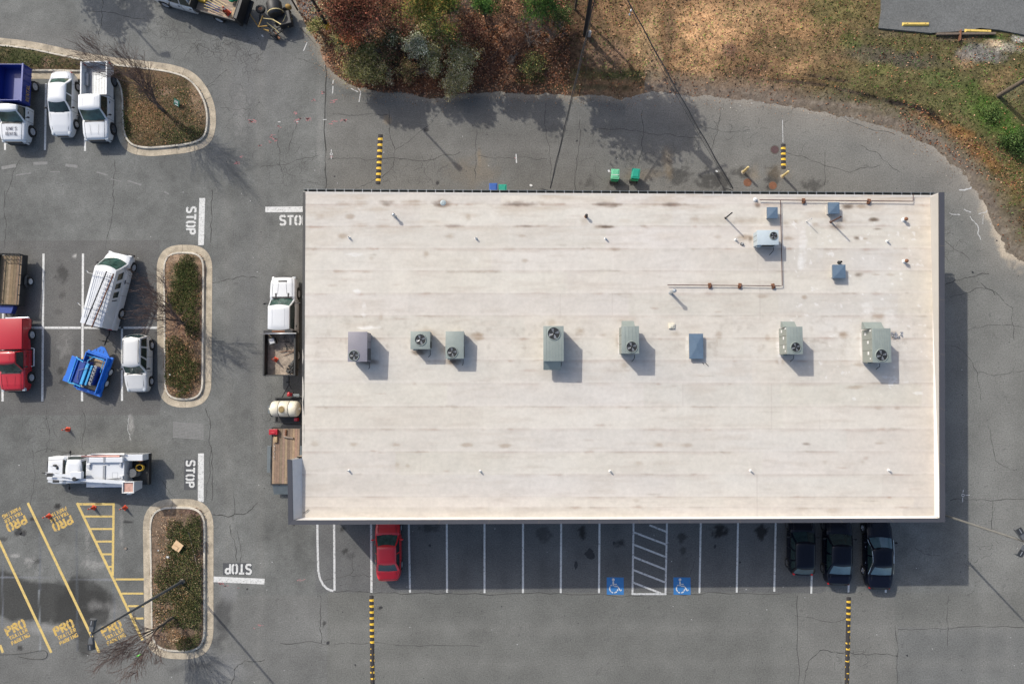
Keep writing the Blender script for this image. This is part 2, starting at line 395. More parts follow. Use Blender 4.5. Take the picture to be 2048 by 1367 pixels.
def asphalt_col(X, Y, Z):
    px, py = proj(X, Y, 0*X)
    n1 = noise2(X, Y, .18, 1); n2 = noise2(X, Y, 1.2, 2); n3 = noise2(X, Y, 4.0, 3, 3)
    base = .124+.075*(n1-.5)+.045*(n2-.5)+.035*(n3-.5)
    C = np.stack([base*.985, base*1.0, base*.945], -1)
    n5 = noise2(X*.5, Y*.5, 1.1, 14, 5); C *= (1+.36*(n5-.5))[..., None]
    # tone of the separately laid areas
    C = mixc(C, np.clip((px-1850)/120, 0, 1)*np.ones_like(px), (.175, .172, .155), .55)
    C = mixc(C, ((py > 1184) & (px > 655)).astype(float), (.135, .134, .122), .75)
    C = mixc(C, ((py > 1184) & (px > 1595) & (px < 1790) & (py < 1400)).astype(float), (.155, .152, .14), .5)
    C = mixc(C, ((py > 1255) & (px > 1795)).astype(float), (.125, .128, .126), .5)
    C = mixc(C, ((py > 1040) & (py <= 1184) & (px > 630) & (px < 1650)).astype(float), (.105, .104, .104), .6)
    C = mixc(C, ((px < 320) & (py > 480) & (py < 830)).astype(float), (.098, .094, .090), .6)
    C = mixc(C, blob(px, py, 520, 130, 150, 170, 20, .7, n1, .6), (.150, .150, .148), .5)
    C = mixc(C, blob(px, py, 130, 90, 260, 60, 10, .7, n1, .6), (.155, .150, .14), .5)
    C = mixc(C, blob(px, py, 500, 600, 70, 260, 0, .8, n1, .5), (.112, .112, .112), .5)
    C = mixc(C, ((px < 655) & (py > 1190)).astype(float), (.150, .147, .138), .45)
    C = mixc(C, ((py > 190) & (py < 385) & (px > 652)).astype(float), (.140, .134, .122), .55)
    C = mixc(C, blob(px, py, 1650, 300, 330, 110, 8, .8, n1, .6), (.170, .168, .155), .6)
    C = mixc(C, blob(px, py, 1990, 900, 70, 420, 0, .8, n1, .6), (.185, .183, .168), .6)
    # tyre-polished lanes and stall wear
    for (ya, yb, cyl, wl, st) in [(660, 2048, 1255, 20, .30), (660, 2048, 1325, 18, .25), (655, 1400, 240, 10, .2), (655, 1700, 300, 12, .2)]:
        C = mixc(C, np.clip(1-np.abs(py-cyl-14*(n1-.5))/wl, 0, 1)*(px > ya)*(px < yb)*(.4+.6*n2), (.178, .175, .162), st*1.5)
    for cxl in (452, 520, 1965, 2012): C = mixc(C, np.clip(1-np.abs(px-cxl-20*(n1-.5))/16, 0, 1)*(.4+.6*n2), (.175, .173, .16), .45)
    for xs_, ys_ in ((700, 1110), (775, 1150)): C = mixc(C, blob(px, py, xs_, ys_, 12, 8, 0, .5, n3, .9), (.05, .05, .05), .5)
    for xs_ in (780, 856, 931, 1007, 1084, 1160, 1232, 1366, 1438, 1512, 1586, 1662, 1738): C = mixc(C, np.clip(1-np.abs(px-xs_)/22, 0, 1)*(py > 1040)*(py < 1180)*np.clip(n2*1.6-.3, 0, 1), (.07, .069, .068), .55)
    for xs_ in (125, 204, 282, 46): C = mixc(C, np.clip(1-np.abs(px-xs_)/24, 0, 1)*(py > 500)*(py < 800)*np.clip(n2*1.6-.3, 0, 1), (.065, .062, .06), .45)
    C = mixc(C, blob(px, py, 128, 640, 30, 130, 0, .9, n5, .9), (.15, .145, .135), .5)
    C = mixc(C, blob(px, py, 1010, 300, 260, 26, 0, .9, n5, .9), (.16, .155, .145), .4); C = mixc(C, blob(px, py, 1900, 700, 60, 300, 0, .9, n5, .9), (.165, .162, .15), .4)
    # dust and grit along the bank
    d = polydist(X, Y, VEGW); C = mixc(C, np.clip(1-(d-.02)/(.12+1.5*n2*n1), 0, 1)*np.clip(n5*2.2-.4, 0, 1)*(px > 1250), (.33, .29, .235), .65); C = mixc(C, np.clip(1-(d-.1)/(1.0+2.5*n1), 0, 1)*(px > 1250), (.25, .225, .19), .45)
    C = mixc(C, np.clip(1-(d-.05)/(.2+.7*n2), 0, 1)*(px <= 1250), (.30, .26, .20), .6)
    C = mixc(C, blob(px, py, 2018, 490, 26, 60, -20, .6, n2, .8), (.42, .35, .26), .8)
    C = mixc(C, blob(px, py, 1990, 440, 20, 80, -25, .6, n2, .8), (.40, .34, .26), .7)
    # dark sealed / wet areas lower left
    C = mixc(C, blob(px, py, 60, 1195, 190, 46, 5, .16, n5, .5), (.034, .034, .032), .84)
    C = mixc(C, blob(px, py, 172, 1215, 62, 62, 20, .16, n5, .5), (.036, .036, .034), .8)
    C = mixc(C, blob(px, py, 170, 1280, 16, 44, 0, .3, n2, .35), (.05, .05, .047), .8)
    C = mixc(C, blob(px, py, 80, 1255, 90, 14, 3, .8, n2, .9), (.24, .235, .225), .6)
    C = mixc(C, blob(px, py, 200, 1212, 40, 16, 10, .8, n2, .9), (.22, .215, .205), .5)
    C = mixc(C, blob(px, py, 445, 1240, 20, 75, 8, .5, n2, .7), (.045, .045, .045), .65)
    C = mixc(C, blob(px, py, 400, 1330, 70, 14, -10, .5, n2, .7), (.05, .05, .05), .6)
    C = mixc(C, blob(px, py, 455, 1180, 26, 30, 0, .8, n2, .9), (.24, .24, .235), .5)
    C = mixc(C, blob(px, py, 455, 1340, 60, 34, 30, .8, n2, .9), (.23, .23, .225), .45)
    # oil and rubber marks; two smudges also paint in the utility pole's shadow
    for cx, cy, rx, ry, s in [(123, 545, 14, 22, .5), (125, 590, 10, 8, .4), (125, 685, 8, 10, .6), (122, 740, 10, 10, .5), (130, 765, 10, 9, .5), (118, 625, 12, 10, .25),
                              (1165, 1065, 8, 14, .8), (1240, 1085, 12, 8, .5), (1362, 1075, 10, 12, .6), (1440, 1062, 18, 13, .85), (1522, 1062, 14, 16, .85), (1365, 1100, 5, 8, .5),
                              (1088, 1070, 16, 16, .45), (690, 1102, 7, 6, .6), (862, 1055, 24, 8, .5), (686, 1058, 6, 5, .7), (760, 1215, 5, 4, .8), (656, 1285, 4, 4, .9), (648, 1247, 4, 8, .7),
                              (40, 1065, 11, 8, .8), (66, 1038, 6, 4, .7), (8, 1078, 12, 6, .5), (40, 1295, 8, 5, .7), (115, 1012, 9, 7, .8), (255, 1043, 10, 3, .8), (75, 1123, 6, 5, .5),
                              (1355, 350, 28, 24, .5), (1430, 360, 40, 26, .55), (1545, 355, 18, 22, .6), (1625, 368, 26, 16, .5), (1540, 375, 12, 8, .6), (1490, 345, 16, 14, .5), (1180, 365, 18, 14, .35),  # first two: stain with the pole-top shadow painted in
                              (875, 365, 4, 5, .9), (852, 260, 5, 3, .8), (1240, 370, 30, 12, .3)]:
        C = mixc(C, blob(px, py, cx, cy, rx, ry, 0, .45, n2*.4+n3*.6, 1.1), (.025, .024, .023), min(1, s*1.15))
    for cx, cy, rx, ry, s in [(1335, 330, 14, 40, .5), (1280, 350, 60, 16, .35), (950, 340, 60, 40, .3), (775, 240, 8, 12, .7), (958, 315, 5, 26, .6), (1510, 350, 16, 18, .45), (1560, 345, 30, 20, .3)]:
        C = mixc(C, blob(px, py, cx, cy, rx, ry, 0, .7, n2, .8), (.22, .165, .10), s*.7)
    for cx, cy, rx, ry, s in [(30, 1110, 16, 6, .5), (60, 1120, 12, 14, .5), (190, 1130, 30, 12, .35), (175, 1075, 6, 60, .3), (243, 1060, 5, 40, .3), (128, 690, 16, 30, .25), (150, 512, 4, 4, .9), (262, 850, 6, 30, .5),
                              (300, 1128, 4, 4, .6), (640, 250, 10, 100, .15), (480, 235, 20, 60, .2), (1400, 1060, 4, 5, .9)]:
        C = mixc(C, blob(px, py, cx, cy, rx, ry, 0, .7, n3, .9), (.34, .33, .31), s)
    C = mixc(C, ((n3 > .80) & (n2 > .45)).astype(float), (.05, .05, .05), .35)
    # straight joint and old blacked-out lines
    for (a, b, w, col, st) in [((0, 1154), (230, 1158), 1.6, (.22, .23, .26), .8), ((78, 1180), (80, 1300), 1.8, (.25, .27, .28), .7), ((80, 1062), (80, 1180), 2.5, (.10, .11, .13), .6), ((153, 1050), (155, 1300), 3, (.09, .10, .115), .6),
                               ((228, 1154), (229, 1250), 2.5, (.11, .12, .14), .6), ((5, 1120), (5, 1250), 2, (.14, .15, .17), .7)]:
        dd = polydist(px, py, [a, b], False); C = mixc(C, np.clip(1-dd/w, 0, 1), col, st)
    return C
ground_outer = MB().sheet([(-900, -900), (900, -900), (900, 900), (-900, 900)], -.55)
ground_outer.col = None
g = ground_outer.build('ground', mat('outer_ground', (.12, .115, .09), rough=.95, amt=.3, scale=.05)); tag(g, kind='structure')
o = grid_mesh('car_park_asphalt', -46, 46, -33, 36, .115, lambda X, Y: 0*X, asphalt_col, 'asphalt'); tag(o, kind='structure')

def bank_z(X, Y):
    ins = inpoly(X, Y, VEGW); d = polydist(X, Y, VEGW); sd = np.where(ins, d, -d)
    n = noise2(X, Y, .9, 5); n2 = noise2(X, Y, 3.5, 6)
    return np.clip((sd+(n-.5)*.5+(n2-.5)*.35)*.13, -.25, .36)+np.where(sd > 1, (n-.5)*.10, 0)
def bank_col(X, Y, Z):
    px, py = proj(X, Y, Z); n1 = noise2(X, Y, .3, 7); n2 = noise2(X, Y, 1.4, 8); n3 = noise2(X, Y, 5, 9, 3)
    C = np.ones(X.shape+(3,))*np.array((.085, .048, .030))
    C *= (.6+.8*n3)[..., None]
    t = np.clip((px-1130+60*(n1-.5))/90, 0, 1); C = mixc(C, t, (.200, .120, .064))
    g = np.clip((px-1580+(py-60)*.3+220*(n1-.5))/160, 0, 1); C = mixc(C, g, (.105, .090, .040))
    for cx, cy, rx, ry, a, col, s in [(1290, 75, 34, 70, 10, (.38, .245, .13), .9), (1420, 60, 95, 66, 0, (.47, .28, .145), .95), (1500, 25, 80, 30, 0, (.38, .24, .125), .8), (1400, 130, 64, 34, 5, (.40, .24, .125), .9), (1310, 130, 22, 45, 0, (.33, .22, .13), .8),
                                      (1590, 55, 60, 40, 0, (.32, .19, .095), .75), (1600, 130, 60, 22, -20, (.31, .19, .10), .75), (1440, 165, 110, 16, 4, (.25, .17, .10), .5),
                                      (1660, 20, 70, 40, 0, (.13, .115, .045), .7), (1560, 95, 70, 25, 0, (.13, .095, .05), .6), (1340, 60, 16, 50, 0, (.12, .08, .05), .6), (1460, 100, 24, 22, 0, (.13, .075, .06), .7), (1500, 140, 60, 15, -10, (.13, .08, .055), .6),
                                      (1750, 110, 90, 22, 8, (.10, .085, .06), .8), (1820, 120, 90, 20, 5, (.08, .07, .055), .7), (1665, 118, 36, 15, -15, (.17, .10, .06), .5), (1760, 140, 40, 16, 0, (.12, .12, .04), .6), (1700, 85, 30, 20, 0, (.08, .10, .03), .6),
                                      (1890, 160, 60, 24, 10, (.11, .12, .045), .8), (1930, 120, 24, 22, 0, (.28, .19, .11), .8), (1970, 110, 60, 20, 5, (.19, .18, .17), .8), (2010, 95, 40, 14, 5, (.38, .34, .28), .7), (1990, 85, 20, 12, 0, (.50, .38, .25), .8), (2040, 78, 20, 10, 0, (.6, .58, .54), .8),
                                      (1780, 68, 60, 10, 3, (.13, .10, .06), .7), (1900, 78, 60, 7, 0, (.12, .09, .06), .8), (1990, 75, 25, 5, 10, (.05, .10, .02), .8),
                                      (1980, 230, 90, 40, 35, (.055, .095, .02), .85), (2035, 280, 40, 26, 20, (.045, .15, .012), .9), (1900, 205, 60, 20, 20, (.10, .10, .04), .7), (1820, 190, 60, 14, 10, (.11, .10, .045), .6),
                                      (2030, 185, 40, 30, 0, (.12, .11, .06), .6), (2000, 160, 40, 24, -30, (.24, .16, .08), .6),
                                      (1880, 245, 90, 14, 22, (.24, .125, .05), .7), (1950, 300, 90, 22, 40, (.22, .115, .045), .8), (2010, 370, 50, 34, 45, (.13, .09, .035), .7), (2030, 330, 30, 20, 40, (.10, .09, .03), .7), (2040, 440, 30, 40, 45, (.09, .065, .045), .7),
                                      (1600, 165, 110, 5, 6, (.055, .038, .028), .9), (1700, 183, 60, 5, 12, (.05, .035, .03), .85), (1790, 205, 64, 8, 12, (.018, .014, .012), 1), (1842, 219, 40, 8, 22, (.018, .014, .012), 1), (1930, 330, 50, 9, 42, (.06, .045, .035), .8), (1975, 395, 40, 9, 52, (.06, .045, .035), .8), (1875, 238, 22, 6, 45, (.02, .016, .014), .9), (1660, 158, 70, 5, 10, (.05, .035, .03), .7),
                                      (1620, 205, 180, 10, 5, (.20, .165, .13), .8), (1500, 184, 120, 9, 3, (.16, .125, .085), .7), (1770, 240, 70, 10, 14, (.17, .14, .11), .7), (1860, 275, 50, 12, 25, (.22, .19, .16), .7),
                                      (1180, 150, 60, 20, 0, (.10, .085, .035), .7), (1250, 150, 70, 14, 0, (.075, .08, .03), .8), (1150, 175, 120, 10, 0, (.06, .06, .03), .7), (1210, 110, 60, 40, 0, (.20, .13, .09), .6), (1200, 60, 40, 50, 0, (.13, .085, .05), .6),
                                      (1060, 160, 50, 14, 0, (.05, .06, .018), .7), (1080, 90, 30, 50, 30, (.17, .085, .05), .6), (1030, 60, 40, 50, 0, (.26, .14, .09), .7), (990, 110, 60, 50, 0, (.15, .07, .045), .6),
                                      (630, 70, 16, 60, -28, (.42, .33, .20), .8), (612, 95, 18, 30, -20, (.46, .38, .22), .8), (650, 120, 14, 40, -30, (.36, .21, .14), .8), (620, 15, 30, 30, 0, (.14, .14, .145), .8), (645, 35, 20, 30, 0, (.10, .10, .10), .7),
                                      (830, 40, 60, 50, 0, (.07, .05, .03), .7), (800, 120, 60, 40, 0, (.05, .042, .035), .8), (730, 90, 60, 60, 0, (.06, .045, .035), .7), (840, 170, 110, 14, 0, (.15, .065, .035), .7)]:
        C = mixc(C, blob(px, py, cx, cy, rx, ry, a, .55, n2*.5+n1*.5, .9), col, s)
    C *= (.62+.76*n3)[..., None]*(.75+.5*n2)[..., None]
    X_ = noise2(X, Y, 2.2, 91, 3); C = mixc(C, np.clip((X_-.55)*4, 0, 1)*(px > 1130), (.06, .055, .028), .5)
    d = polydist(X, Y, VEGW); gr = np.clip(1.25-d/(1.1+.9*n2), 0, 1)*(px > 1290)
    C = mixc(C, gr, (.150, .122, .098), .85); C = mixc(C, gr*(n3 > .66), (.24, .21, .17), .35); C = mixc(C, gr*(n3 < .34), (.11, .095, .08), .5)
    C = mixc(C, np.clip(.8-d/.8, 0, 1)*(px <= 1290), (.13, .10, .07), .6)
    return C
o = grid_mesh('grassy_bank', float(P(540, 0).x), 46, float(P(0, 660).y), 36, .12, bank_z, bank_col, 'ground'); tag(o, kind='structure')
# upper car park, top right
UP = PP([(1762, -200), (1763, 20), (1758, 56), (1800, 60), (1860, 66), (1935, 62), (1960, 56), (2000, 60), (2060, 72), (2300, 90), (2300, -200)], .50)
mb = MB(); mb.col = (.125, .128, .125); mb.prism([p[:2] for p in UP], .30, .50)
o = mb.build('upper_car_park', 'asphalt'); tag(o, kind='structure')

# ================================================================= MARKINGS
def line(mb, a, b, w=4.0, z=.004):
    p, q = P(*a, z), P(*b, z); mb.strip([p, q], w/27.5, z)
def struct(mb, name, m, **k): o = mb.build(name, m, **k); return tag(o, kind='structure')
w1 = MB()
for a, b, w in [((92, 167), (90, 300), 4.2), ((170, 276), (170, 302), 4.2), ((10, 262), (10, 300), 4.2), ((87, 507), (84.6, 802), 4.5), ((166, 507), (164, 802), 4.5), ((244, 657), (244, 801), 4.2), ((7, 507), (5, 802), 4.5),
                ((89, 655), (162, 655), 4.5), ((168, 655), (241, 655), 4.5), ((247, 655), (320, 655), 4.5), ((9, 655), (83.5, 655), 4.5)]: line(w1, a, b, w)
for a, b, w in [((742, 1020), (743, 1184), 4.2), ((817, 1020), (820, 1184), 3.8), ((893.5, 1020), (894, 1184), 3.8), ((969, 1020), (969, 1185), 3.8), ((1046, 1020), (1046, 1185), 3.8), ((1122.5, 1020), (1121.5, 1185), 3.8), ((1199.3, 1020), (1198, 1185), 3.8),
                ((1402, 1020), (1399, 1185), 3.6), ((1476.5, 1020), (1473.5, 1184), 3.6), ((1552, 1020), (1548.5, 1182), 3.6), ((1627, 1020), (1622.5, 1186), 3.6), ((1701, 1020), (1697, 1184), 3.6), ((1775, 1020), (1771.5, 1184), 3.6)]: line(w1, a, b, w)
struct(w1, 'stall_lines', 'white_paint')
w2 = MB()
line(w2, (1267.5, 1020), (1265, 1185), 3.6, .0045); line(w2, (1334.5, 1020), (1331, 1185), 3.6, .0045); line(w2, (1263, 1187), (1333, 1187), 3.6, .0045)
for a, b in [((1299, 1049.5), (1332.5, 1062.5)), ((1268.5, 1064), (1332, 1088)), ((1268.5, 1088.5), (1331.5, 1113)), ((1267.5, 1113), (1331, 1138)), ((1267, 1139), (1330, 1163.5)), ((1266.5, 1164), (1322, 1185.5))]: line(w2, a, b, 3.6, .0040)
line(w2, (668, 1020), (669, 1180), 4.2); w2.strip(PP([(634.5, 1020), (635, 1080), (636.5, 1140), (640, 1156), (646, 1168), (654, 1176), (661, 1179.5), (666.8, 1180.5)]), 4.2/27.5, .004)
struct(w2, 'access_aisle_lines', 'white_worn')
w3 = MB()
for pts, w in [(((404.5, 396), (402, 490)), 12), (((402, 906), (401.5, 1003)), 12), (((427, 1157.5), (529, 1162)), 11), (((530.5, 419), (640, 418)), 11.5)]: line(w3, pts[0], pts[1], w)
struct(w3, 'stop_lines', 'white_paint')
w4 = MB()
for a, b, w in [((3, 336), (32, 331), 7), ((67, 327), (95, 326), 6), ((131, 330), (155, 333), 6), ((32, 350), (62, 346), 2.5), ((100, 343.5), (120, 343.5), 1.6), ((194, 344), (215, 350), 3), ((255, 361), (283, 370), 3), ((222, 358), (242, 363), 1.6), ((328, 383), (338, 388), 3)]: line(w4, a, b, w)
for k in range(11): line(w4, (346, 844+k*2.9), (407, 848.5+k*2.9), 2.1, .0025)
struct(w4, 'faded_lines', 'ghost_paint')
y1 = MB()
for a, b, w in [((55, 1004), (103, 1304), 5), ]: pass
for a, b, w in [((55.5, 1005), (198.5, 1304), 5), ((-2, 1080), (102.5, 1304), 5), ((0, 1289), (6, 1304), 5), ((154, 1005), (285, 1279), 5)]: line(y1, a, b, w, .004)
line(y1, (156, 1007.5), (224.8, 1007.5), 4.6, .0045); line(y1, (227.3, 1005), (225.3, 1151), 4.8, .0045)
for y, xl, xr in [(1032, 169, 225), (1057, 181, 225), (1082, 193, 224.5), (1107.5, 205, 224), (1132.5, 217, 223.5), (1157.6, 231, 288), (1186, 243, 287), (1211, 256, 287), (1235.6, 267, 287)]: line(y1, (xl, y), (xr, y), 3.8, .0050)
struct(y1, 'yellow_bay_lines', 'yellow_paint')

# letters as strokes on a 4 x 6 box, written with a stencil break where the real stencil has one
G = {'S': [[(3.7, 5), (3, 5.7), (1, 5.7), (.4, 5), (.4, 4), (1, 3.3), (3, 2.8), (3.6, 2.1), (3.6, 1.1), (3, .4), (1, .4), (.3, 1)]],
     'T': [[(0.1, 5.6), (3.9, 5.6)], [(2, 4.9), (2, .1)]], 'O': [[(1.6, 5.6), (.9, 5.4), (.4, 4.6), (.4, 1.4), (.9, .6), (1.6, .4)], [(2.4, 5.6), (3.1, 5.4), (3.6, 4.6), (3.6, 1.4), (3.1, .6), (2.4, .4)]],
     'P': [[(.5, .1), (.5, 5.9)], [(1.2, 5.6), (2.8, 5.6), (3.5, 5), (3.5, 3.7), (2.8, 3), (1.2, 3)]], 'R': [[(.5, .1), (.5, 5.9)], [(1.2, 5.6), (2.8, 5.6), (3.5, 5), (3.5, 3.8), (2.8, 3.1), (1.2, 3.1)], [(2.2, 2.7), (3.6, .1)]],
     'A': [[(.3, .1), (1.8, 5.8)], [(2.2, 5.8), (3.7, .1)], [(1.1, 1.8), (2.9, 1.8)]], 'I': [[(2, .1), (2, 5.9)]], 'L': [[(.5, 5.9), (.5, .4), (3.6, .4)]],
     'E': [[(.5, .1), (.5, 5.9)], [(1.1, 5.6), (3.6, 5.6)], [(1.1, 3), (3.2, 3)], [(1.1, .4), (3.6, .4)]], 'K': [[(.5, .1), (.5, 5.9)], [(3.6, 5.8), (1.1, 3), (3.6, .1)]],
     'N': [[(.4, .1), (.4, 5.9)], [(.9, 5.2), (3.1, .8)], [(3.6, .1), (3.6, 5.9)]], 'G': [[(3.6, 4.9), (3, 5.6), (1, 5.6), (.4, 4.9), (.4, 1.1), (1, .4), (3, .4), (3.6, 1.1), (3.6, 2.7), (2.3, 2.7)]],
     'W': [[(.1, 5.9), (1, .3)], [(1.2, .5), (2, 4)], [(2, 4), (2.9, .5)], [(3, .3), (3.9, 5.9)]], "'": [[(2, 5.9), (2, 4.4)]]}
def letters(mb, word, org, ux, uy, cw, ch, gap, sw, z, mode='flat', thick=.004):
    """org: lower-left corner; ux, uy: unit world directions of reading and of letter-up"""
    k = 0
    for w_i, chx in enumerate(word):
        for si, st in enumerate(G.get(chx, [])):
            pts = [org+ux*((cw+gap)*w_i+x/4*cw)+uy*(y/6*ch) for x, y in st]
            if mode == 'flat': mb.strip(pts, sw, z+.0004*(si))
            else: mb.tube(pts, sw/2, 4)
def pavement_text(name, words, m, label, cat='road marking', group=None):
    mb = MB()
    for (wd, cx, cy, wpx, hpx, ang, sw) in words:
        c = P(cx, cy, 0); a = R(ang); ux = Vector((math.cos(a), math.sin(a), 0)); uy = Vector((-math.sin(a), math.cos(a), 0))
        Wd, Hh = wpx/27.5, hpx/27.5; n = len(wd); cw = Wd/(n+(n-1)*.22); gap = cw*.22
        org = c-ux*Wd/2-uy*Hh/2; letters(mb, wd, org, ux, uy, cw, Hh, gap, sw/27.5, .006)
    o = mb.build(name, m); return tag(o, label, cat, group)
pavement_text('stop_marking', [('STOP', 382, 441, 57, 20, -90, 4.2)], 'white_paint', 'white STOP lettering reading downwards beside the north-west stop line', group='STOP words painted on the asphalt')
b = MB(); b.sheet(PP([(369, 918), (394, 918), (393, 979), (368, 979)]), .003); struct(b, 'stop_patch', 'patch_dark')
pavement_text('stop_marking', [('STOP', 380.5, 947, 54, 18, -90, 3.8)], 'white_paint', 'white STOP lettering reading downwards on a dark patch beside the rear of the bucket truck', group='STOP words painted on the asphalt')
b = MB(); b.sheet(PP([(446, 1125), (504, 1125), (504, 1149), (446, 1149)]), .003); struct(b, 'stop_patch', 'patch_dark')
pavement_text('stop_marking', [('STOP', 476.5, 1137, 53, 20, 180, 4.0)], 'white_paint', 'upside-down white STOP lettering on a dark patch above a short stop line', group='STOP words painted on the asphalt')
pavement_text('stop_marking', [('STOP', 588.5, 440.5, 60, 20, 0, 4.3)], 'white_paint', 'white STOP lettering partly hidden under the west edge of the roof', group='STOP words painted on the asphalt')
for i, (dx, lab) in enumerate([(0, 'leftmost of the three at the bottom, yellow PRO TRAILER PARKING stencil'), (96.5, 'middle of the three at the bottom, yellow PRO TRAILER PARKING stencil'), (191.5, 'yellow PRO TRAILER PARKING stencil partly under bare branches')]):
    pavement_text('trailer_parking_marking', [('PRO', 30.5+dx, 1254, 42, 17, 27, 4.6), ('TRAILER', 37+dx, 1267, 40, 7.5, 27, 1.7), ('PARKING', 41+dx, 1277, 40, 7.5, 27, 1.7)], 'yellow_worn', lab, group='PRO TRAILER PARKING stencils')
for i, (dx, lab) in enumerate([(0, 'upside-down yellow PRO TRAILER PARKING stencil at the left edge'), (92, 'upside-down yellow PRO TRAILER PARKING stencil under an orange cone')]):
    pavement_text('trailer_parking_marking', [('PRO', 33.5+dx, 1046, 42, 17, 207, 4.6), ('TRAILER', 27+dx, 1033, 40, 7.5, 207, 1.7), ('PARKING', 23+dx, 1024, 40, 7.5, 207, 1.7)], 'yellow_worn', lab, group='PRO TRAILER PARKING stencils')
for cx, cy, lab in [(1230.5, 1171, 'blue wheelchair symbol painted left of the hatched access aisle'), (1364, 1171, 'blue wheelchair symbol painted right of the hatched access aisle')]:
    r = empty('wheelchair_marking', P(cx, cy), 0, lab, 'road marking', 'blue wheelchair symbols'); s = 1/27.5
    mb = MB(); mb.box(-16.6*s, 16.6*s, -16.6*s, 16.6*s, .002, .0045); mb.build('blue_square', 'blue_paint', r)
    mb = MB()
    mb.lathe((-3.8*s, 12.2*s), [(0, .0075), (2.7*s, .0075)], 16)
    mb.strip([(-4*s, 9*s), (-3.6*s, 0), ], 2.8*s, .0078)
    mb.strip([(-1.6*s, -.2*s), (5*s, -.4*s), ], 2.4*s, .0078); mb.strip([(-1.8*s, 3.6*s), (3*s, 3.4*s)], 1.8*s, .0078)
    mb.strip([(5.4*s, -1.2*s), (9*s, -8*s)], 2.4*s, .0080); mb.strip([(9*s, -9*s), (12.5*s, -7*s)], 2.2*s, .0082)
    for a0, a1 in [(150, 225), (235, 262), (278, 318), (328, 352), (118, 142)]:
        mb.strip([(-3*s+8*s*math.cos(R(a0+(a1-a0)*k/6)), -5*s+8*s*math.sin(R(a0+(a1-a0)*k/6))) for k in range(7)], 2.2*s, .0080)
    mb.build('white_symbol', 'white_paint', r)
# surveyors' sprayed marks
mb = MB(); rr = random.Random(5)
for (x, y, n, s) in [(505, 242, 7, 5), (545, 272, 5, 4), (550, 280, 5, 3), (540, 283, 3, 3), (614, 238, 8, 6), (627, 200, 3, 3), (473, 325, 5, 4), (590, 226, 3, 3), (560, 254, 3, 4), (598, 242, 4, 7), (686, 241, 6, 4), (665, 243, 3, 7), (487, 314, 2, 5), (520, 291, 3, 3), (662, 313, 3, 3), (667, 203, 3, 5), (645, 187, 3, 4), (442, 1166, 6, 4), (452, 1170, 4, 3), (478, 1174, 2, 2), (516, 1253, 3, 8), (600, 1158, 2, 7), (1032, 317, 3, 2)]:
    for k in range(n):
        a = rr.uniform(-.5, .5); c = (x+rr.uniform(-s, s), y+rr.uniform(-s, s)*.7); l = rr.uniform(1.5, s)
        line(mb, (c[0]-l*math.cos(a), c[1]-l*math.sin(a)), (c[0]+l*math.cos(a), c[1]+l*math.sin(a)), rr.uniform(1.2, 2.2), .003)
struct(mb, 'red_spray_marks', 'red_paint')
mb = MB()
for a, b, w in [((555.5, 244), (561, 243.5), 1.4), ((592.5, 243.5), (597, 243), 1.4), ((645, 239.5), (653, 239), 1.4), ((666.5, 160), (665.5, 168), 1.8), ((666, 172), (665, 188), 2), ((702, 177), (716, 184), 1.7), ((708, 165.5), (721, 183), 1.7), ((721.5, 183), (718, 204), 1.9),
                ((662.5, 299), (662.5, 304), 1.4), ((662.5, 312), (662.5, 318), 1.4), ((1032, 308), (1033, 326), 2.5), ((607, 102), (614, 85), 1.9), ((523, 70), (527, 74), 3), ((1927, 979), (1926, 984), 1.4), ((1931, 989.6), (1939, 989.4), 1.4), ((1925.5, 995), (1925, 1004), 1.4),
                ((1226, 855), (1226, 855.5), .1), ((1565, 240), (1566, 285), 1.2)]: line(mb, a, b, w, .0035)
for c, r_ in [((662.5, 308), 2.3), ((1926, 989.7), 2.6)]:
    q = P(*c); mb.strip([(q.x+r_/27.5*math.cos(t*math.pi/6), q.y+r_/27.5*math.sin(t*math.pi/6)) for t in range(12)], 1.2/27.5, .0035, True)
struct(mb, 'white_spray_marks', 'white_worn')

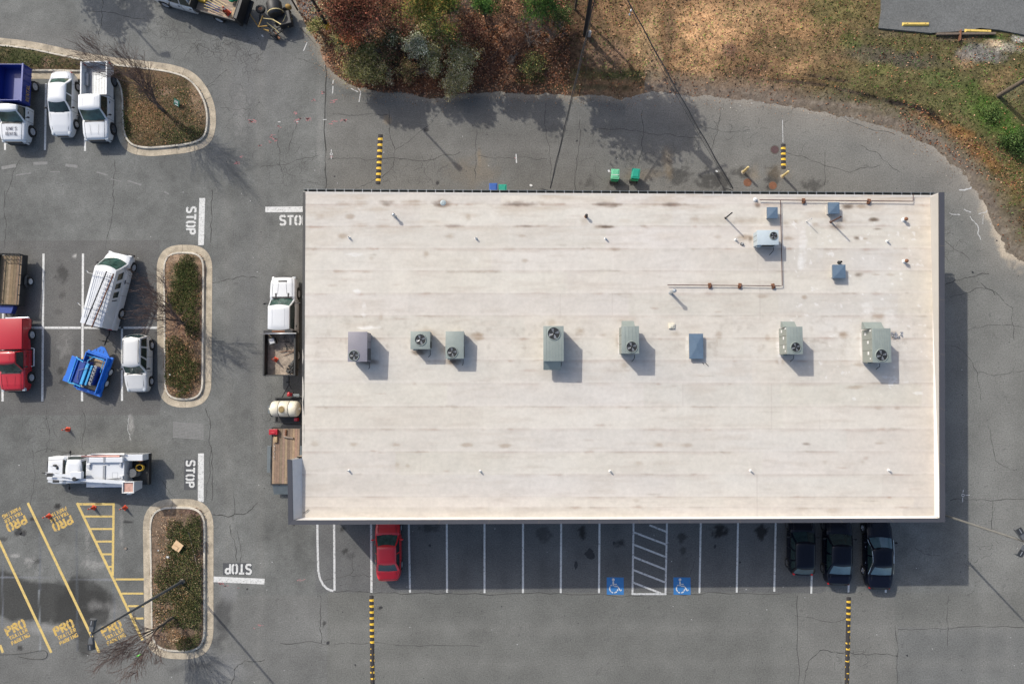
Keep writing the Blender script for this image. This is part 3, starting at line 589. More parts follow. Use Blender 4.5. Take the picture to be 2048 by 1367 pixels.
# cracks
mbc = MB(); mbl = MB(); rr = random.Random(3)
def crack(mb, pts, w=1.6, jit=3.0, z=.0022, sub=3):
    pts = [Vector(p) for p in pts]
    for _ in range(sub):
        q = [pts[0]]
        for a, b in zip(pts, pts[1:]):
            m = (a+b)/2; L = (b-a).length; m += Vector((rr.uniform(-1, 1), rr.uniform(-1, 1)))*min(jit, L*.12); q += [m, b]
        pts = q
    mb.strip([P(p[0], p[1]) for p in pts], [max(.3, w*1.0*rr.uniform(.35, 1.3))/27.5 for p in pts], z)
for pts, w in [([(651, 130), (652, 300), (650, 380)], 2.2), ([(205, 0), (203, 40), (197, 70)], 1.2), ([(172, 20), (240, 30), (290, 38)], 1.2), ([(10, 380), (12, 440), (10, 495)], 1.3), ([(230, 320), (225, 390), (223, 440), (212, 500)], 1.2), ([(40, 320), (25, 350), (10, 400)], 1),
               ([(425, 565), (450, 560), (480, 553), (515, 555)], 1.3), ([(424, 380), (423, 420), (421, 485)], 1.4), ([(412, 815), (420, 840), (423, 900), (424, 1000)], 1.4), ([(425, 1028), (455, 1033), (490, 1027), (515, 1005)], 1.7), ([(460, 1050), (470, 1090), (473, 1120)], 1.5), ([(475, 1060), (482, 1095), (480, 1125)], 1.2),
               ([(468, 980), (466, 1040)], 1), ([(463, 1367), (468, 1340), (490, 1320), (530, 1318)], 1.5), ([(412, 1000), (417, 960), (422, 900)], 1.2), ([(93, 820), (100, 870), (92, 905)], 1.1), ([(65, 900), (68, 980), (60, 1010)], 1.0), ([(168, 825), (166, 900)], .9), ([(70, 905), (98, 897), (150, 905)], .9),
               ([(654, 320), (680, 318), (740, 320), (800, 318), (850, 322), (880, 312), (920, 304)], 1.1), ([(778, 220), (780, 270), (790, 300), (788, 330), (775, 345), (730, 370), (700, 385)], 1.2), ([(665, 228), (720, 230), (775, 229)], 1.0), ([(868, 240), (838, 265), (790, 300)], .8), ([(954, 260), (952, 320), (950, 360)], 1.1),
               ([(956, 312), (1010, 317), (1060, 316), (1095, 318)], 1.0), ([(1092, 205), (1092, 260), (1098, 310), (1102, 370)], 1.0), ([(1160, 240), (1157, 300), (1152, 380)], 1.2), ([(1285, 220), (1283, 290), (1275, 330)], 1.2), ([(1180, 260), (1260, 262), (1340, 268), (1400, 275)], 1.0), ([(1400, 250), (1440, 262), (1500, 260)], .9),
               ([(1440, 220), (1436, 260), (1424, 300)], 1), ([(1560, 300), (1620, 320), (1700, 345), (1760, 330)], 1.0), ([(1650, 220), (1720, 250), (1790, 270)], .9), ([(1830, 450), (1900, 490), (1940, 520)], .9), ([(1650, 300), (1648, 370)], .9), ([(1720, 290), (1760, 310), (1800, 345)], 1),
               ([(1890, 570), (1930, 555), (1960, 548), (1978, 548)], 1.6), ([(1962, 566), (1985, 580), (1990, 590)], 1.2), ([(1900, 595), (1960, 575), (2000, 592), (2025, 615), (2028, 680)], 1.0), ([(1935, 660), (2000, 650), (2048, 655)], .9), ([(1955, 745), (2000, 748), (2048, 742)], .9), ([(1900, 690), (1925, 700), (1955, 745), (1962, 800)], .9),
               ([(1900, 1000), (1960, 998), (2048, 998)], 1.2), ([(1985, 1000), (1984, 1060)], .9), ([(1975, 850), (1990, 920), (2030, 940)], .9), ([(1608, 1367), (1618, 1320), (1640, 1300), (1700, 1304), (1795, 1310)], 1.4), ([(1830, 1095), (1850, 1107), (1880, 1110)], .9), ([(1895, 1200), (1895, 1290)], .8), ([(1590, 1230), (1660, 1243), (1700, 1230)], .8),
               ([(670, 1183), (720, 1182), (790, 1184), (900, 1186), (1100, 1187), (1260, 1190), (1400, 1188), (1560, 1187)], 1.3), ([(640, 1190), (641, 1250), (643, 1285), (560, 1285)], 1.3), ([(643, 1288), (740, 1284), (850, 1290), (960, 1292)], .8), ([(705, 1110), (707, 1140), (700, 1150), (740, 1153)], 1), ([(640, 1165), (700, 1148)], .7),
               ([(965, 1090), (972, 1130), (969, 1180)], .8), ([(1390, 1115), (1382, 1140), (1380, 1180)], .8), ([(412, 470), (405, 520)], .8), ([(430, 170), (410, 175), (440, 150), (455, 140)], 1), ([(440, 215), (470, 220), (500, 218)], .8), ([(558, 260), (560, 320), (562, 345)], 1), ([(600, 235), (585, 270), (578, 300)], 1),
               ([(520, 335), (560, 330), (640, 310)], .9), ([(590, 115), (635, 130), (650, 145)], .8), ([(1790, 1250), (1795, 1310), (1793, 1367)], 1.2), ([(1796, 1258), (1900, 1256), (2048, 1254)], 1.1), ([(1595, 1190), (1597, 1367)], 1.0), ([(325, 960), (350, 995)], .8), ([(30, 640), (60, 600)], .3)]:
    crack(mbc, pts, w)
# crazed patches
for (cx, cy, rx, ry, n) in [(420, 90, 70, 22, 70), (500, 110, 40, 40, 50), (330, 60, 40, 20, 30), (585, 330, 60, 30, 34), (820, 350, 80, 40, 28), (1900, 480, 60, 80, 26), (1960, 1100, 60, 90, 22), (1700, 1320, 70, 40, 16), (470, 220, 60, 60, 20), (1240, 330, 90, 40, 26), (100, 1110, 120, 60, 22), (1480, 250, 160, 50, 26), (540, 720, 60, 200, 20), (100, 850, 110, 30, 22)]:
    for _ in range(n):
        x, y = cx+rr.gauss(0, .5)*rx, cy+rr.gauss(0, .5)*ry; a = rr.uniform(0, 6.28); pts = [(x, y)]
        for k in range(rr.randint(2, 4)): a += rr.uniform(-1.1, 1.1); l = rr.uniform(3, 9); x += l*math.cos(a); y += l*math.sin(a); pts.append((x, y))
        crack(mbc, pts, .55, 1.5, .0019, 1)
struct(mbc, 'asphalt_cracks', 'crack')
for pts, w in [([(1899, 426), (1920, 430)], 1.6), ([(1928, 418), (1942, 424)], 1.8), ([(1957, 428), (1972, 425), (1974, 420)], 1.4), ([(1940, 433), (1955, 450), (1956, 468), (1962, 480)], 1.6), ([(1967, 430), (1966, 448)], 1), ([(258, 830), (255, 860), (262, 880)], 1), ([(1995, 352), (1940, 377), (1918, 380)], 2.5)]: crack(mbl, pts, w, 2)
for _ in range(150):
    x, y = rr.uniform(0, 2048), rr.uniform(0, 1367)
    if 590 < x < 1900 and 380 < y < 1050: continue
    l = rr.uniform(.8, 2.2); a = rr.uniform(0, 3.1); mbl.strip(PP([(x, y), (x+l*math.cos(a), y+l*math.sin(a))]), rr.uniform(.7, 1.7)/27.5, .0030)
struct(mbl, 'pale_scuffs', mat('litter_pale', (.42, .42, .41), rough=.9, amt=.1))
# dark spots: drips and gum
mb = MB()
for _ in range(420):
    x, y = rr.uniform(0, 2048), rr.uniform(0, 1367)
    if 590 < x < 1900 and 380 < y < 1050: continue
    q = P(x, y); r_ = rr.uniform(.012, .045)*(2.0 if rr.random() < .12 else 1); n = 7
    mb.sheet([(q.x+r_*rr.uniform(.6, 1.3)*math.cos(t*6.283/n), q.y+r_*rr.uniform(.6, 1.3)*math.sin(t*6.283/n)) for t in range(n)], .0017)
def splat(x, y, rx, ry, n=16, z=.0026, j=.35):
    q = P(x, y); ph = rr.uniform(0, 6)
    mb.sheet([(q.x+rx/27.5*(1+rr.uniform(-j, j)*.7+.15*math.sin(3*t*6.283/n+ph))*math.cos(t*6.283/n), q.y+ry/27.5*(1+rr.uniform(-j, j)*.7)*math.sin(t*6.283/n)) for t in range(n)], z)
for a in [(1180, 1107, 9, 10), (1152, 1129, 3.5, 8), (860, 1090, 2.5, 2.5), (1242, 1085, 4, 4), (1228, 1085, 3, 3), (1430, 1092, 2.5, 4), (38, 1064, 7, 5), (46, 1067, 6, 4), (762, 1214, 3.5, 2.2), (656, 1285, 3, 3), (853, 259, 4, 1.8), (254, 1043, 6, 1.3), (875, 366, 2.5, 3.5)]: splat(*a)
struct(mb, 'oil_spots', 'blotch')

# ================================================================= ISLANDS
def island(name, outer, label_bed, gut=14.5, cz=.15, seed=0, joints=18):
    out = [tuple(P(*p).xy) for p in outer]; g = gut/27.5
    r = bpy.data.objects.new(name, None)
    a = out; b = inset(out, g); c = inset(out, g+.15)
    mb = MB(); n = len(a)
    mb.add([(p[0], p[1], .0) for p in a]+[(p[0], p[1], .012) for p in a]+[(p[0], p[1], .006) for p in b], [(i, (i+1) % n, n+(i+1) % n, n+i) for i in range(n)]+[(n+i, n+(i+1) % n, 2*n+(i+1) % n, 2*n+i) for i in range(n)])
    mb.cur = 1; bi = inset(out, g+.03)
    mb.add([(p[0], p[1], .006) for p in b]+[(p[0], p[1], cz-.02) for p in inset(out, g+.015)]+[(p[0], p[1], cz) for p in inset(out, g+.035)]+[(p[0], p[1], cz) for p in c]+[(p[0], p[1], 0) for p in c],
           [(k*n+i, k*n+(i+1) % n, (k+1)*n+(i+1) % n, (k+1)*n+i) for k in range(4) for i in range(n)])
    mb.cur = 2
    per = 0; last = 0
    for i in range(n):
        d = (Vector(a[i])-Vector(a[i-1])).length; per += d
        if per-last > 3.0: last = per; mb.strip([a[i], b[i]], .018, .0165); mb.strip([b[i], c[i]], .018, cz+.003)
    mb.cur = 0
    o = mb.build(name, ['kerb', 'kerb2', 'joint']); tag(o, kind='structure')
    return out, c
def bedfill(name, c, colf, z=.10, step=.12):
    xs = [p[0] for p in c]; ys = [p[1] for p in c]; x0, x1, y0, y1 = min(xs)-.05, max(xs)+.05, min(ys)-.05, max(ys)+.05
    c2 = inset(c, -.06)
    nx = int((x1-x0)/step)+1; ny = int((y1-y0)/step)+1; X, Y = np.meshgrid(np.linspace(x0, x1, nx), np.linspace(y0, y1, ny))
    sd = np.where(inpoly(X, Y, c2), 1, -1)*polydist(X, Y, c2); Z = z+np.clip(sd, -.1, 1.2)*.10+(noise2(X, Y, 1.5, 4)-.5)*.05
    px, py = proj(X, Y, Z); Cc = colf(X, Y, px, py); V = np.stack([X, Y, Z], -1).reshape(-1, 3)
    i = np.arange((ny-1)*(nx-1)); rr_ = i//(nx-1); cc = i % (nx-1); a = rr_*nx+cc; Fc = np.stack([a, a+1, a+1+nx, a+nx], -1)
    keep = (sd.ravel()[Fc] > -.02).any(1); Fc = Fc[keep]
    # pull outside vertices on to the edge
    me = bpy.data.meshes.new(name); me.from_pydata(V.tolist(), [], Fc.tolist())
    at = me.color_attributes.new('Col', 'FLOAT_COLOR', 'POINT'); at.data.foreach_set('color', np.concatenate([Cc.reshape(-1, 3), np.ones((len(V), 1))], 1).ravel().astype(np.float32))
    me.polygons.foreach_set('use_smooth', [True]*len(Fc)); me.materials.append(M['bed']); o = bpy.data.objects.new(name, me); COL.objects.link(o); tag(o, kind='structure')
    return o
ISA = smoothpoly([(-80, 66), (0, 76), (60, 82), (130, 97), (200, 112), (300, 123), (345, 129), (385, 142), (412, 170), (430, 208), (433, 250), (424, 285), (395, 303), (330, 311), (285, 313), (252, 303), (234, 275), (231, 230), (231, 190), (222, 166), (195, 160), (120, 158), (62, 158), (0, 158), (-80, 158)], True, 2)
ISB = roundpoly([(313, 489), (425, 490), (422.5, 815), (316, 814)], [52, 48, 52, 50], 8)
ISC = roundpoly([(285, 997), (427, 997), (427, 1320), (290, 1314)], [60, 56, 62, 56], 8)
def bedcol(base, spots):
    def f(X, Y, px, py):
        n1 = noise2(X, Y, .8, 21); n2 = noise2(X, Y, 3.5, 22, 3); C = np.ones(X.shape+(3,))*np.array(base)
        for cx, cy, rx, ry, a, col, s in spots: C = mixc(C, blob(px, py, cx, cy, rx, ry, a, .5, n1*.5+n2*.5, .8), col, s)
        return C*(.6+.8*n2)[..., None]
    return f
SOIL = (.17, .115, .08); LEAFY = (.095, .07, .04); DKG = (.045, .06, .022)
outA, bedA = island('planted_island_kerb', ISA, '')
bedfill('planted_island_bed', bedA, bedcol(LEAFY, [(300, 160, 70, 30, 10, (.14, .09, .055), .7), (330, 185, 22, 12, 0, (.24, .16, .11), .8), (395, 200, 20, 50, -10, (.26, .18, .12), .8), (290, 230, 50, 60, 0, (.16, .09, .045), .6), (60, 115, 90, 22, 8, DKG, .7), (95, 125, 16, 14, 0, (.26, .17, .12), .7), (370, 275, 50, 25, 0, (.06, .06, .03), .6), (250, 260, 14, 40, 0, DKG, .6)]))
outB, bedB = island('planted_island_kerb', ISB, '')
bedfill('planted_island_bed', bedB, bedcol((.18, .12, .08), [(370, 560, 34, 60, 0, DKG, .8), (350, 515, 30, 14, 0, (.27, .19, .13), .8), (380, 655, 30, 24, 0, (.22, .13, .09), .8), (365, 740, 36, 60, 0, (.10, .075, .035), .8)]))
outC, bedC = island('planted_island_kerb', ISC, '')
bedfill('planted_island_bed', bedC, bedcol((.14, .10, .07), [(360, 1090, 40, 50, 0, DKG, .6), (390, 1020, 30, 14, 0, (.10, .06, .05), .8), (375, 1200, 40, 60, 0, (.10, .095, .04), .7), (350, 1275, 36, 26, 0, (.15, .10, .05), .6)]))

# ================================================================= BUILDING
bld = empty('commercial_building', P(1240, 700), 0, 'long flat-roofed commercial building with pale membrane roof and dark coping', 'building')
BO = Vector(bld.location)
def loc(v): return Vector((v[0], v[1], v[2]))-Vector((BO.x, BO.y, 0))
ZSo = 5.95     # roof rises from 5.25 m in the north to this in the south
rNW, rSW, rSE, rNE = P(606.5, 384, 5.25), P(603.5, 1034, ZSo), P(1869, 1031, ZSo), P(1863, 391, 5.25)
# parapet top: outer line of the coping
ZT_SW, ZT_SE = 6.65, 6.3
cSWo, cSEo, cNEo, cNWo2 = P(576.5, 1048.5, ZT_SW), P(1890.5, 1043.5, ZT_SE), P(1889, 384, ZT_SE), P(574.5, 918, ZT_SW)
cSWi, cSEi, cNEi, cNWi2 = P(586, 1040, ZT_SW), P(1880.5, 1036.2, ZT_SE), P(1878.5, 384.5, ZT_SE), P(583.5, 919.5, ZT_SW)
# roof deck
def lerp4(a, b, c, d, u, v): return (a*(1-u)+b*u)*(1-v)+(d*(1-u)+c*u)*v
nx, ny = 640, 330
U, Vv = np.meshgrid(np.linspace(0, 1, nx), np.linspace(0, 1, ny))
A_, B_, C_, D_ = [np.array(loc(v)) for v in (rNW, rNE, rSE, rSW)]
GP = (A_[None, None]*(1-U)[..., None]+B_*U[..., None])*(1-Vv)[..., None]+(D_*(1-U)[..., None]+C_*U[..., None])*Vv[..., None]
GP[..., 2] += (noise2(GP[..., 0], GP[..., 1], .5, 33)-.5)*.03
px, py = proj(GP[..., 0]+BO.x, GP[..., 1]+BO.y, GP[..., 2])
n1 = noise2(GP[..., 0], GP[..., 1], .12, 41); n2 = noise2(GP[..., 0], GP[..., 1]*3, .8, 42); n3 = noise2(GP[..., 0], GP[..., 1], 3, 43, 3); n4 = noise2(GP[..., 0]*.6, GP[..., 1]*2.5, 2.4, 44, 3)
RC = np.ones(px.shape+(3,))*np.array((.478, .448, .396))
RC = mixc(RC, np.clip((n1-.35)*2, 0, 1), (.505, .485, .455), .7)
RC = mixc(RC, np.clip((n1-.5)*3, 0, 1)*(px > 1500), (.49, .48, .46), .6)
RC = mixc(RC, np.clip((640-px)/60, 0, 1), (.53, .49, .42), .5); RC = mixc(RC, np.clip((px-1780)/90, 0, 1), (.52, .455, .375), .6)
RC = mixc(RC, np.clip((py-960)/80, 0, 1), (.56, .495, .42), .6); RC = mixc(RC, np.clip((430-py)/40, 0, 1), (.53, .475, .41), .5)
RC = mixc(RC, np.clip((n2-.5)*3, 0, 1), (.40, .36, .32), .35)
seam0 = [380, 408.5, 452.5, 497, 541.5, 586.5, 631, 676, 720.5, 766, 812.5, 857.5, 903, 948, 993, 1014, 1045]
rsh = random.Random(31)
for ya, yb in zip(seam0, seam0[1:]):
    xa = 590
    while xa < 1880:
        xb = xa+rsh.uniform(180, 520); t_ = rsh.uniform(-.045, .045); w_ = ((py >= ya) & (py < yb) & (px >= xa) & (px < xb))
        RC *= (1+t_*w_)[..., None]; RC[..., 0] *= 1+w_*rsh.uniform(-.006, .012); RC[..., 2] *= 1+w_*rsh.uniform(-.02, .02); xa = xb
RC = mixc(RC, np.clip((noise2(GP[..., 0]*.4, GP[..., 1]*2.2, 1.0, 45, 5)-.52)*5, 0, 1)*np.clip((520-py)/120, 0, 1), (.36, .29, .22), .5)
RC = mixc(RC, np.clip((noise2(GP[..., 0]*.35, GP[..., 1]*2.6, 1.3, 46, 5)-.56)*5, 0, 1), (.40, .35, .30), .40)
RC = mixc(RC, np.clip((noise2(GP[..., 0], GP[..., 1], 2.6, 47, 5)-.60)*6, 0, 1)*np.clip(1-np.abs(py-680)/90, 0, 1), (.30, .26, .22), .45)
rg = random.Random(9)
BR = (.21, .135, .07); BR2 = (.075, .05, .032)
sm = []
for cx, cy, rx, ry, s, dk in [(690, 407, 16, 4, .5, 0), (722, 406, 18, 5, .5, 0), (775, 406, 20, 5, .7, 1), (825, 405, 26, 5, .6, 0), (886, 407, 22, 6.5, .95, 1), (950, 406, 24, 3, .3, 0), (1038, 408, 40, 4.5, .85, 1), (1100, 408, 30, 4, .4, 0), (1215, 408, 34, 3.5, .95, 1), (1225, 411, 16, 5, .5, 1), (1342, 409, 24, 4, .95, 1), (1300, 408, 30, 4, .4, 0),
                              (700, 434, 11, 6, .55, 0), (640, 434, 12, 6, .3, 0), (937, 436, 7, 7, .4, 0), (1168, 441, 9, 9, .35, 0), (765, 451, 16, 3.5, .5, 0), (905, 452, 22, 4, .6, 1), (1050, 452, 24, 2.5, .65, 1), (1212, 453, 22, 3.5, .9, 1), (1085, 451, 14, 2.5, .5, 0), (720, 450, 16, 4, .4, 0),
                              (685, 472, 12, 6, .55, 0), (900, 472, 12, 6, .45, 0), (1045, 472, 9, 3, .35, 0), (852, 508, 7, 6, .5, 0), (742, 516, 6, 5, .3, 0), (1225, 498, 18, 4, .6, 0), (1165, 498, 8, 2.5, .4, 0), (1050, 521, 8, 4, .4, 0), (680, 543, 16, 3, .35, 0), (735, 543, 12, 3, .3, 0), (855, 586, 10, 3, .45, 0), (762, 632, 6, 8, .35, 0), (1022, 498, 14, 7, .25, 0),
                              (1390, 438, 10, 7, .35, 0), (1435, 474, 9, 6, .35, 0), (1490, 475, 16, 7, .7, 0), (1500, 478, 5, 6, .6, 1), (1515, 410, 6, 5, .8, 1), (1575, 476, 14, 5, .5, 0), (1572, 446, 10, 5, .4, 0), (1430, 440, 60, 10, .25, 0), (1500, 440, 40, 8, .35, 0), (1590, 444, 8, 5, .5, 0),
                              (1695, 412, 14, 4.5, .8, 1), (1722, 412, 16, 4.5, .6, 0), (1746, 439, 12, 4, .85, 1), (1673, 452, 14, 8, .7, 1), (1630, 449, 9, 4, .6, 0), (1685, 441, 12, 6, .5, 0), (1714, 476, 8, 4, .75, 1), (1730, 477, 8, 3, .5, 0), (1755, 458, 10, 2, .6, 1), (1717, 549, 10, 4, .7, 1), (1755, 549, 10, 2, .5, 0), (1780, 549, 12, 3, .4, 0), (1608, 594, 7, 5, .6, 0),
                              (1525, 592, 16, 4, .4, 0), (1755, 632, 18, 8, .65, 0), (1688, 671, 12, 8, .7, 0), (1785, 670, 12, 7, .65, 1), (1535, 674, 6, 7, .5, 0), (1560, 722, 12, 8, .45, 0), (1718, 727, 10, 7, .5, 0), (1712, 774, 20, 4, .5, 0),
                              (955, 673, 15, 9, .8, 0), (853, 668, 30, 14, .4, 0), (890, 700, 16, 8, .3, 0), (905, 722, 16, 8, .85, 1), (838, 703, 18, 6, .7, 1), (740, 723, 24, 6, .6, 1), (1160, 662, 12, 8, .5, 0), (1103, 645, 10, 8, .3, 0), (1240, 680, 12, 14, .5, 0), (1248, 728, 12, 8, .45, 0), (1205, 670, 10, 4, .35, 0), (1437, 670, 8, 10, .45, 0), (1350, 668, 12, 6, .35, 0), (1520, 700, 8, 7, .2, 0),
                              (708, 888, 10, 4, .45, 0), (790, 889, 14, 4, .5, 0), (932, 889, 16, 5, .5, 0), (1010, 891, 16, 5, .5, 0), (1318, 889, 11, 5, .5, 0), (1375, 890, 16, 5, .45, 0), (1613, 887, 9, 3, .5, 1), (1758, 886, 12, 3, .4, 0), (795, 928, 9, 5, .3, 0), (815, 930, 6, 4, .3, 0), (1277, 926, 12, 5, .3, 0), (1650, 923, 6, 4, .25, 0), (1725, 923, 6, 4, .25, 0), (628, 886, 10, 7, .3, 0), (1755, 815, 10, 4, .45, 0), (1795, 815, 8, 4, .4, 0), (1387, 812, 10, 2, .35, 0), (1310, 857, 22, 4, .25, 0), (1272, 1000, 8, 4, .3, 0), (1665, 1020, 20, 5, .3, 0), (1600, 1018, 30, 6, .25, 0)]: sm.append((cx, cy, rx, ry, s, dk))
for cx, cy, rx, ry, s, dk in sm:
    if dk: RC = mixc(RC, blob(px, py, cx, cy, rx*1.35, ry*1.7, 0, .8, n3, .5), (.33, .25, .18), s*.6)
    RC = mixc(RC, blob(px, py, cx, cy, rx*1.1, ry*1.25, 0, .7, n3*.5+n4*.5, .55), BR2 if dk else BR, min(.95, s*(.95 if dk else .85)))
seam_y = [408.5, 452.5, 497, 541.5, 586.5, 631, 676, 720.5, 766, 812.5, 857.5, 903, 948, 993, 1014]
for y in seam_y:
    nn = noise2(px*.02, py*0+y, 1, int(y)); yy = py-y-2.2*(px-1236)/630*0-(noise2(px*.01, py*0+y, 1, int(y)+3)-.5)*1.6
    RC = mixc(RC, np.clip(1-np.abs(yy-2)/5, 0, 1)*np.clip((nn-.35)*3, 0, 1), (.36, .29, .25), .40)
    RC = mixc(RC, np.clip(1-np.abs(yy)/1.1, 0, 1)*np.clip(.1+(nn-.3)*2, 0, 1), (.27, .22, .18), .50)
    RC = mixc(RC, np.clip(1-np.abs(yy+3)/3, 0, 1), (.55, .51, .47), .35)
for (x, ya, yb) in [(1520, 541, 640), (1543, 766, 858), (1366, 766, 812), (1514, 948, 1032), (1515, 500, 541), (760, 676, 720), (1120, 586, 631), (840, 903, 948), (1640, 812, 857), (920, 812, 857), (1225, 585, 632)]:
    RC = mixc(RC, np.clip(1-np.abs(px-x)/1.2, 0, 1)*((py > ya) & (py < yb)), (.34, .29, .26), .4)
for _ in range(210):
    y = rg.choice(seam_y+seam_y[:3])+rg.uniform(-1, 2) if rg.random() < .7 else rg.uniform(400, 1020); x = rg.uniform(620, 1850)
    RC = mixc(RC, blob(px, py, x, y, rg.uniform(6, 28), rg.uniform(1.5, 4), 0, 1, n3, .7), (.27, .17, .12) if rg.random() < .6 else (.22, .18, .13), rg.uniform(.18, .45))
for cx, cy, rx, ry, s in [(710, 509, 20, 5, .9), (713, 583, 9, 6, .8), (728, 620, 5, 16, .5), (727, 628, 8, 3, .8), (1605, 500, 10, 55, .5), (1600, 520, 6, 30, .5), (1735, 620, 14, 20, .4), (1780, 640, 16, 30, .35), (1715, 700, 26, 60, .25), (735, 655, 26, 4, .8), (950, 520, 8, 8, .2), (1560, 700, 6, 30, .7), (1556, 690, 5, 30, .6), (1722, 690, 4, 36, .8), (1238, 690, 3, 30, .7), (1374, 692, 4, 30, .6), (1640, 500, 8, 40, .2)]:
    RC = mixc(RC, blob(px, py, cx, cy, rx, ry, 0, .4, n3, .5), (.66, .655, .64), s*.75*np.clip(n4*2.6-.5, 0, 1))
RC = mixc(RC, ((n3 > .78)).astype(float)*(px > 1560)*(py > 440)*(py < 800), (.66, .66, .66), .35)
RC *= (1+.05*(n3-.5))[..., None]
me = bpy.data.meshes.new('roof'); Vt = GP.reshape(-1, 3)
i = np.arange((ny-1)*(nx-1)); rr_ = i//(nx-1); cc = i % (nx-1); a = rr_*nx+cc; Fc = np.stack([a, a+nx, a+1+nx, a+1], -1)
me.from_pydata(Vt.tolist(), [], Fc.tolist()); at = me.color_attributes.new('Col', 'FLOAT_COLOR', 'POINT')
at.data.foreach_set('color', np.concatenate([RC.reshape(-1, 3), np.ones((len(Vt), 1))], 1).ravel().astype(np.float32)); me.polygons.foreach_set('use_smooth', [True]*len(Fc))
me.materials.append(M['roof']); roof = bpy.data.objects.new('roof', me); COL.objects.link(roof); roof.parent = bld
def zroof(px_, py_): return 5.25+.70*min(1, max(0, (py_-387)/647))+.018
# walls: closed boxes under the parapet and roof
L = lambda v, z: (v.x-BO.x, v.y-BO.y, z)
wmb = MB()
rW2 = rNW.lerp(rSW, (rNW.y-cNWo2.y)/(rNW.y-rSW.y))
WP = [rNW+Vector((.05, -.05, 0)), Vector((rW2.x+.05, (cNWo2.y), 0)), cNWo2+Vector((.08, 0, 0)), cSWo+Vector((.08, .08, 0)), cSEo+Vector((-.08, .08, 0)), cNEo+Vector((-.08, -.1, 0)), rNE+Vector((0, -.05, 0))]
wmb.add([L(v, 0) for v in WP]+[L(v, 5.15) for v in WP], [(i, (i+1) % 7, 7+(i+1) % 7, 7+i) for i in range(7)])
wmb.build('wall', 'wall', bld)
def par(mb, ao, bo, ai, bi, zb=5.1):   # parapet: outer face, top under the coping, inner face
    d = .06
    mb.add([L(ao, zb), L(bo, zb), L(bo, bo.z-.02), L(ao, ao.z-.02), L(ai, ai.z-.02), L(bi, bi.z-.02), L(bi, zb), L(ai, zb)], [(0, 1, 2, 3), (3, 2, 5, 4), (4, 5, 6, 7), (1, 6, 5, 2), (0, 3, 4, 7)])
def sh(v, dx, dy): return Vector((v.x+dx, v.y+dy, v.z))
pm = MB(); par(pm, sh(cSWo, .08, .08), sh(cSEo, -.08, .08), sh(cSWi, 0, -.03), sh(cSEi, 0, -.03)); pm.build('parapet', 'parapet', bld)
pm = MB(); par(pm, sh(cSEo, -.08, .09), sh(cNEo, -.08, -.05), sh(cSEi, .03, .0), sh(cNEi, .03, -.05)); pm.build('parapet', 'parapet', bld)
pm = MB(); par(pm, sh(cNWo2, .08, -.05), sh(cSWo, .08, .09), sh(cNWi2, -.03, -.05), sh(cSWi, -.03, .0)); pm.build('parapet', 'parapet', bld)
# membrane turned up at the foot of each inner face (cant strip)
fm = MB()
def foot(a, b, dx, dy, z0, z1, w=.16):
    fm.add([L(a, z0+.01), L(b, z1+.01), L(b+Vector((dx*w, dy*w, 0)), z1+.012), L(a+Vector((dx*w, dy*w, 0)), z0+.012), L(a, z0+.15), L(b, z1+.15)], [(5, 4, 3, 2)])
cm = MB()
def cop(ao, bo, ai, bi, h=.07):
    vs = [L(ao, ao.z-.14), L(bo, bo.z-.14), L(bo, bo.z), L(ao, ao.z), L(ai, ai.z-.02), L(bi, bi.z-.02), L(bi, bi.z-.10), L(ai, ai.z-.10)]
    cm.add(vs, [(0, 1, 2, 3), (3, 2, 5, 4), (4, 5, 6, 7), (1, 6, 5, 2), (0, 3, 4, 7), (0, 7, 6, 1)])
    cm.cur = 1; nj = int((bo-ao).length/3.05)
    for k in range(1, nj):
        o1, i1 = ao.lerp(bo, k/nj), ai.lerp(bi, k/nj); dd = (bo-ao).normalized()*.012
        cm.add([L(o1-dd, o1.z+.004), L(o1+dd, o1.z+.004), L(i1+dd, i1.z-.016), L(i1-dd, i1.z-.016)], [(0, 1, 2, 3)])
    cm.cur = 0
cop(cSWo, cSEo, cSWi, cSEi); cm.build('coping', ['coping', 'joint'], bld); cm = MB()
cop(cSEo+Vector((0, 0, .003)), cNEo+Vector((0, 0, .003)), cSEi+Vector((0, 0, .003)), cNEi+Vector((0, 0, .003))); cm.build('coping', ['coping', 'joint'], bld); cm = MB()
cop(cNWo2+Vector((0, 0, .003)), cSWo+Vector((0, 0, .003)), cNWi2+Vector((0, 0, .003)), cSWi+Vector((0, 0, .003))); cm.build('coping', ['coping', 'joint'], bld)
# infill strips of roof between deck and parapets
im = MB(); im.col = (.60, .575, .55)
im.add([L(rSW, ZSo-.01), L(rSE, ZSo-.01), L(sh(cSEi, 0, -.03), ZT_SE-.03), L(sh(cSWi, 0, -.03), ZT_SW-.03)], [(3, 2, 1, 0)])
im.add([L(rSE, ZSo-.01), L(rNE, 5.24), L(sh(cNEi, .03, 0), ZT_SE-.03), L(sh(cSEi, .03, 0), ZT_SE-.03)], [(3, 2, 1, 0)])
im.add([L(rW2+Vector((.02, 0, 0)), 5.80), L(rSW+Vector((.02, 0, 0)), ZSo-.01), L(sh(cSWi, -.03, 0), ZT_SW-.03), L(sh(cNWi2, -.03, 0), ZT_SW-.03)], [(0, 1, 2, 3)])
im.build('sloped_upstand', 'roof', bld)
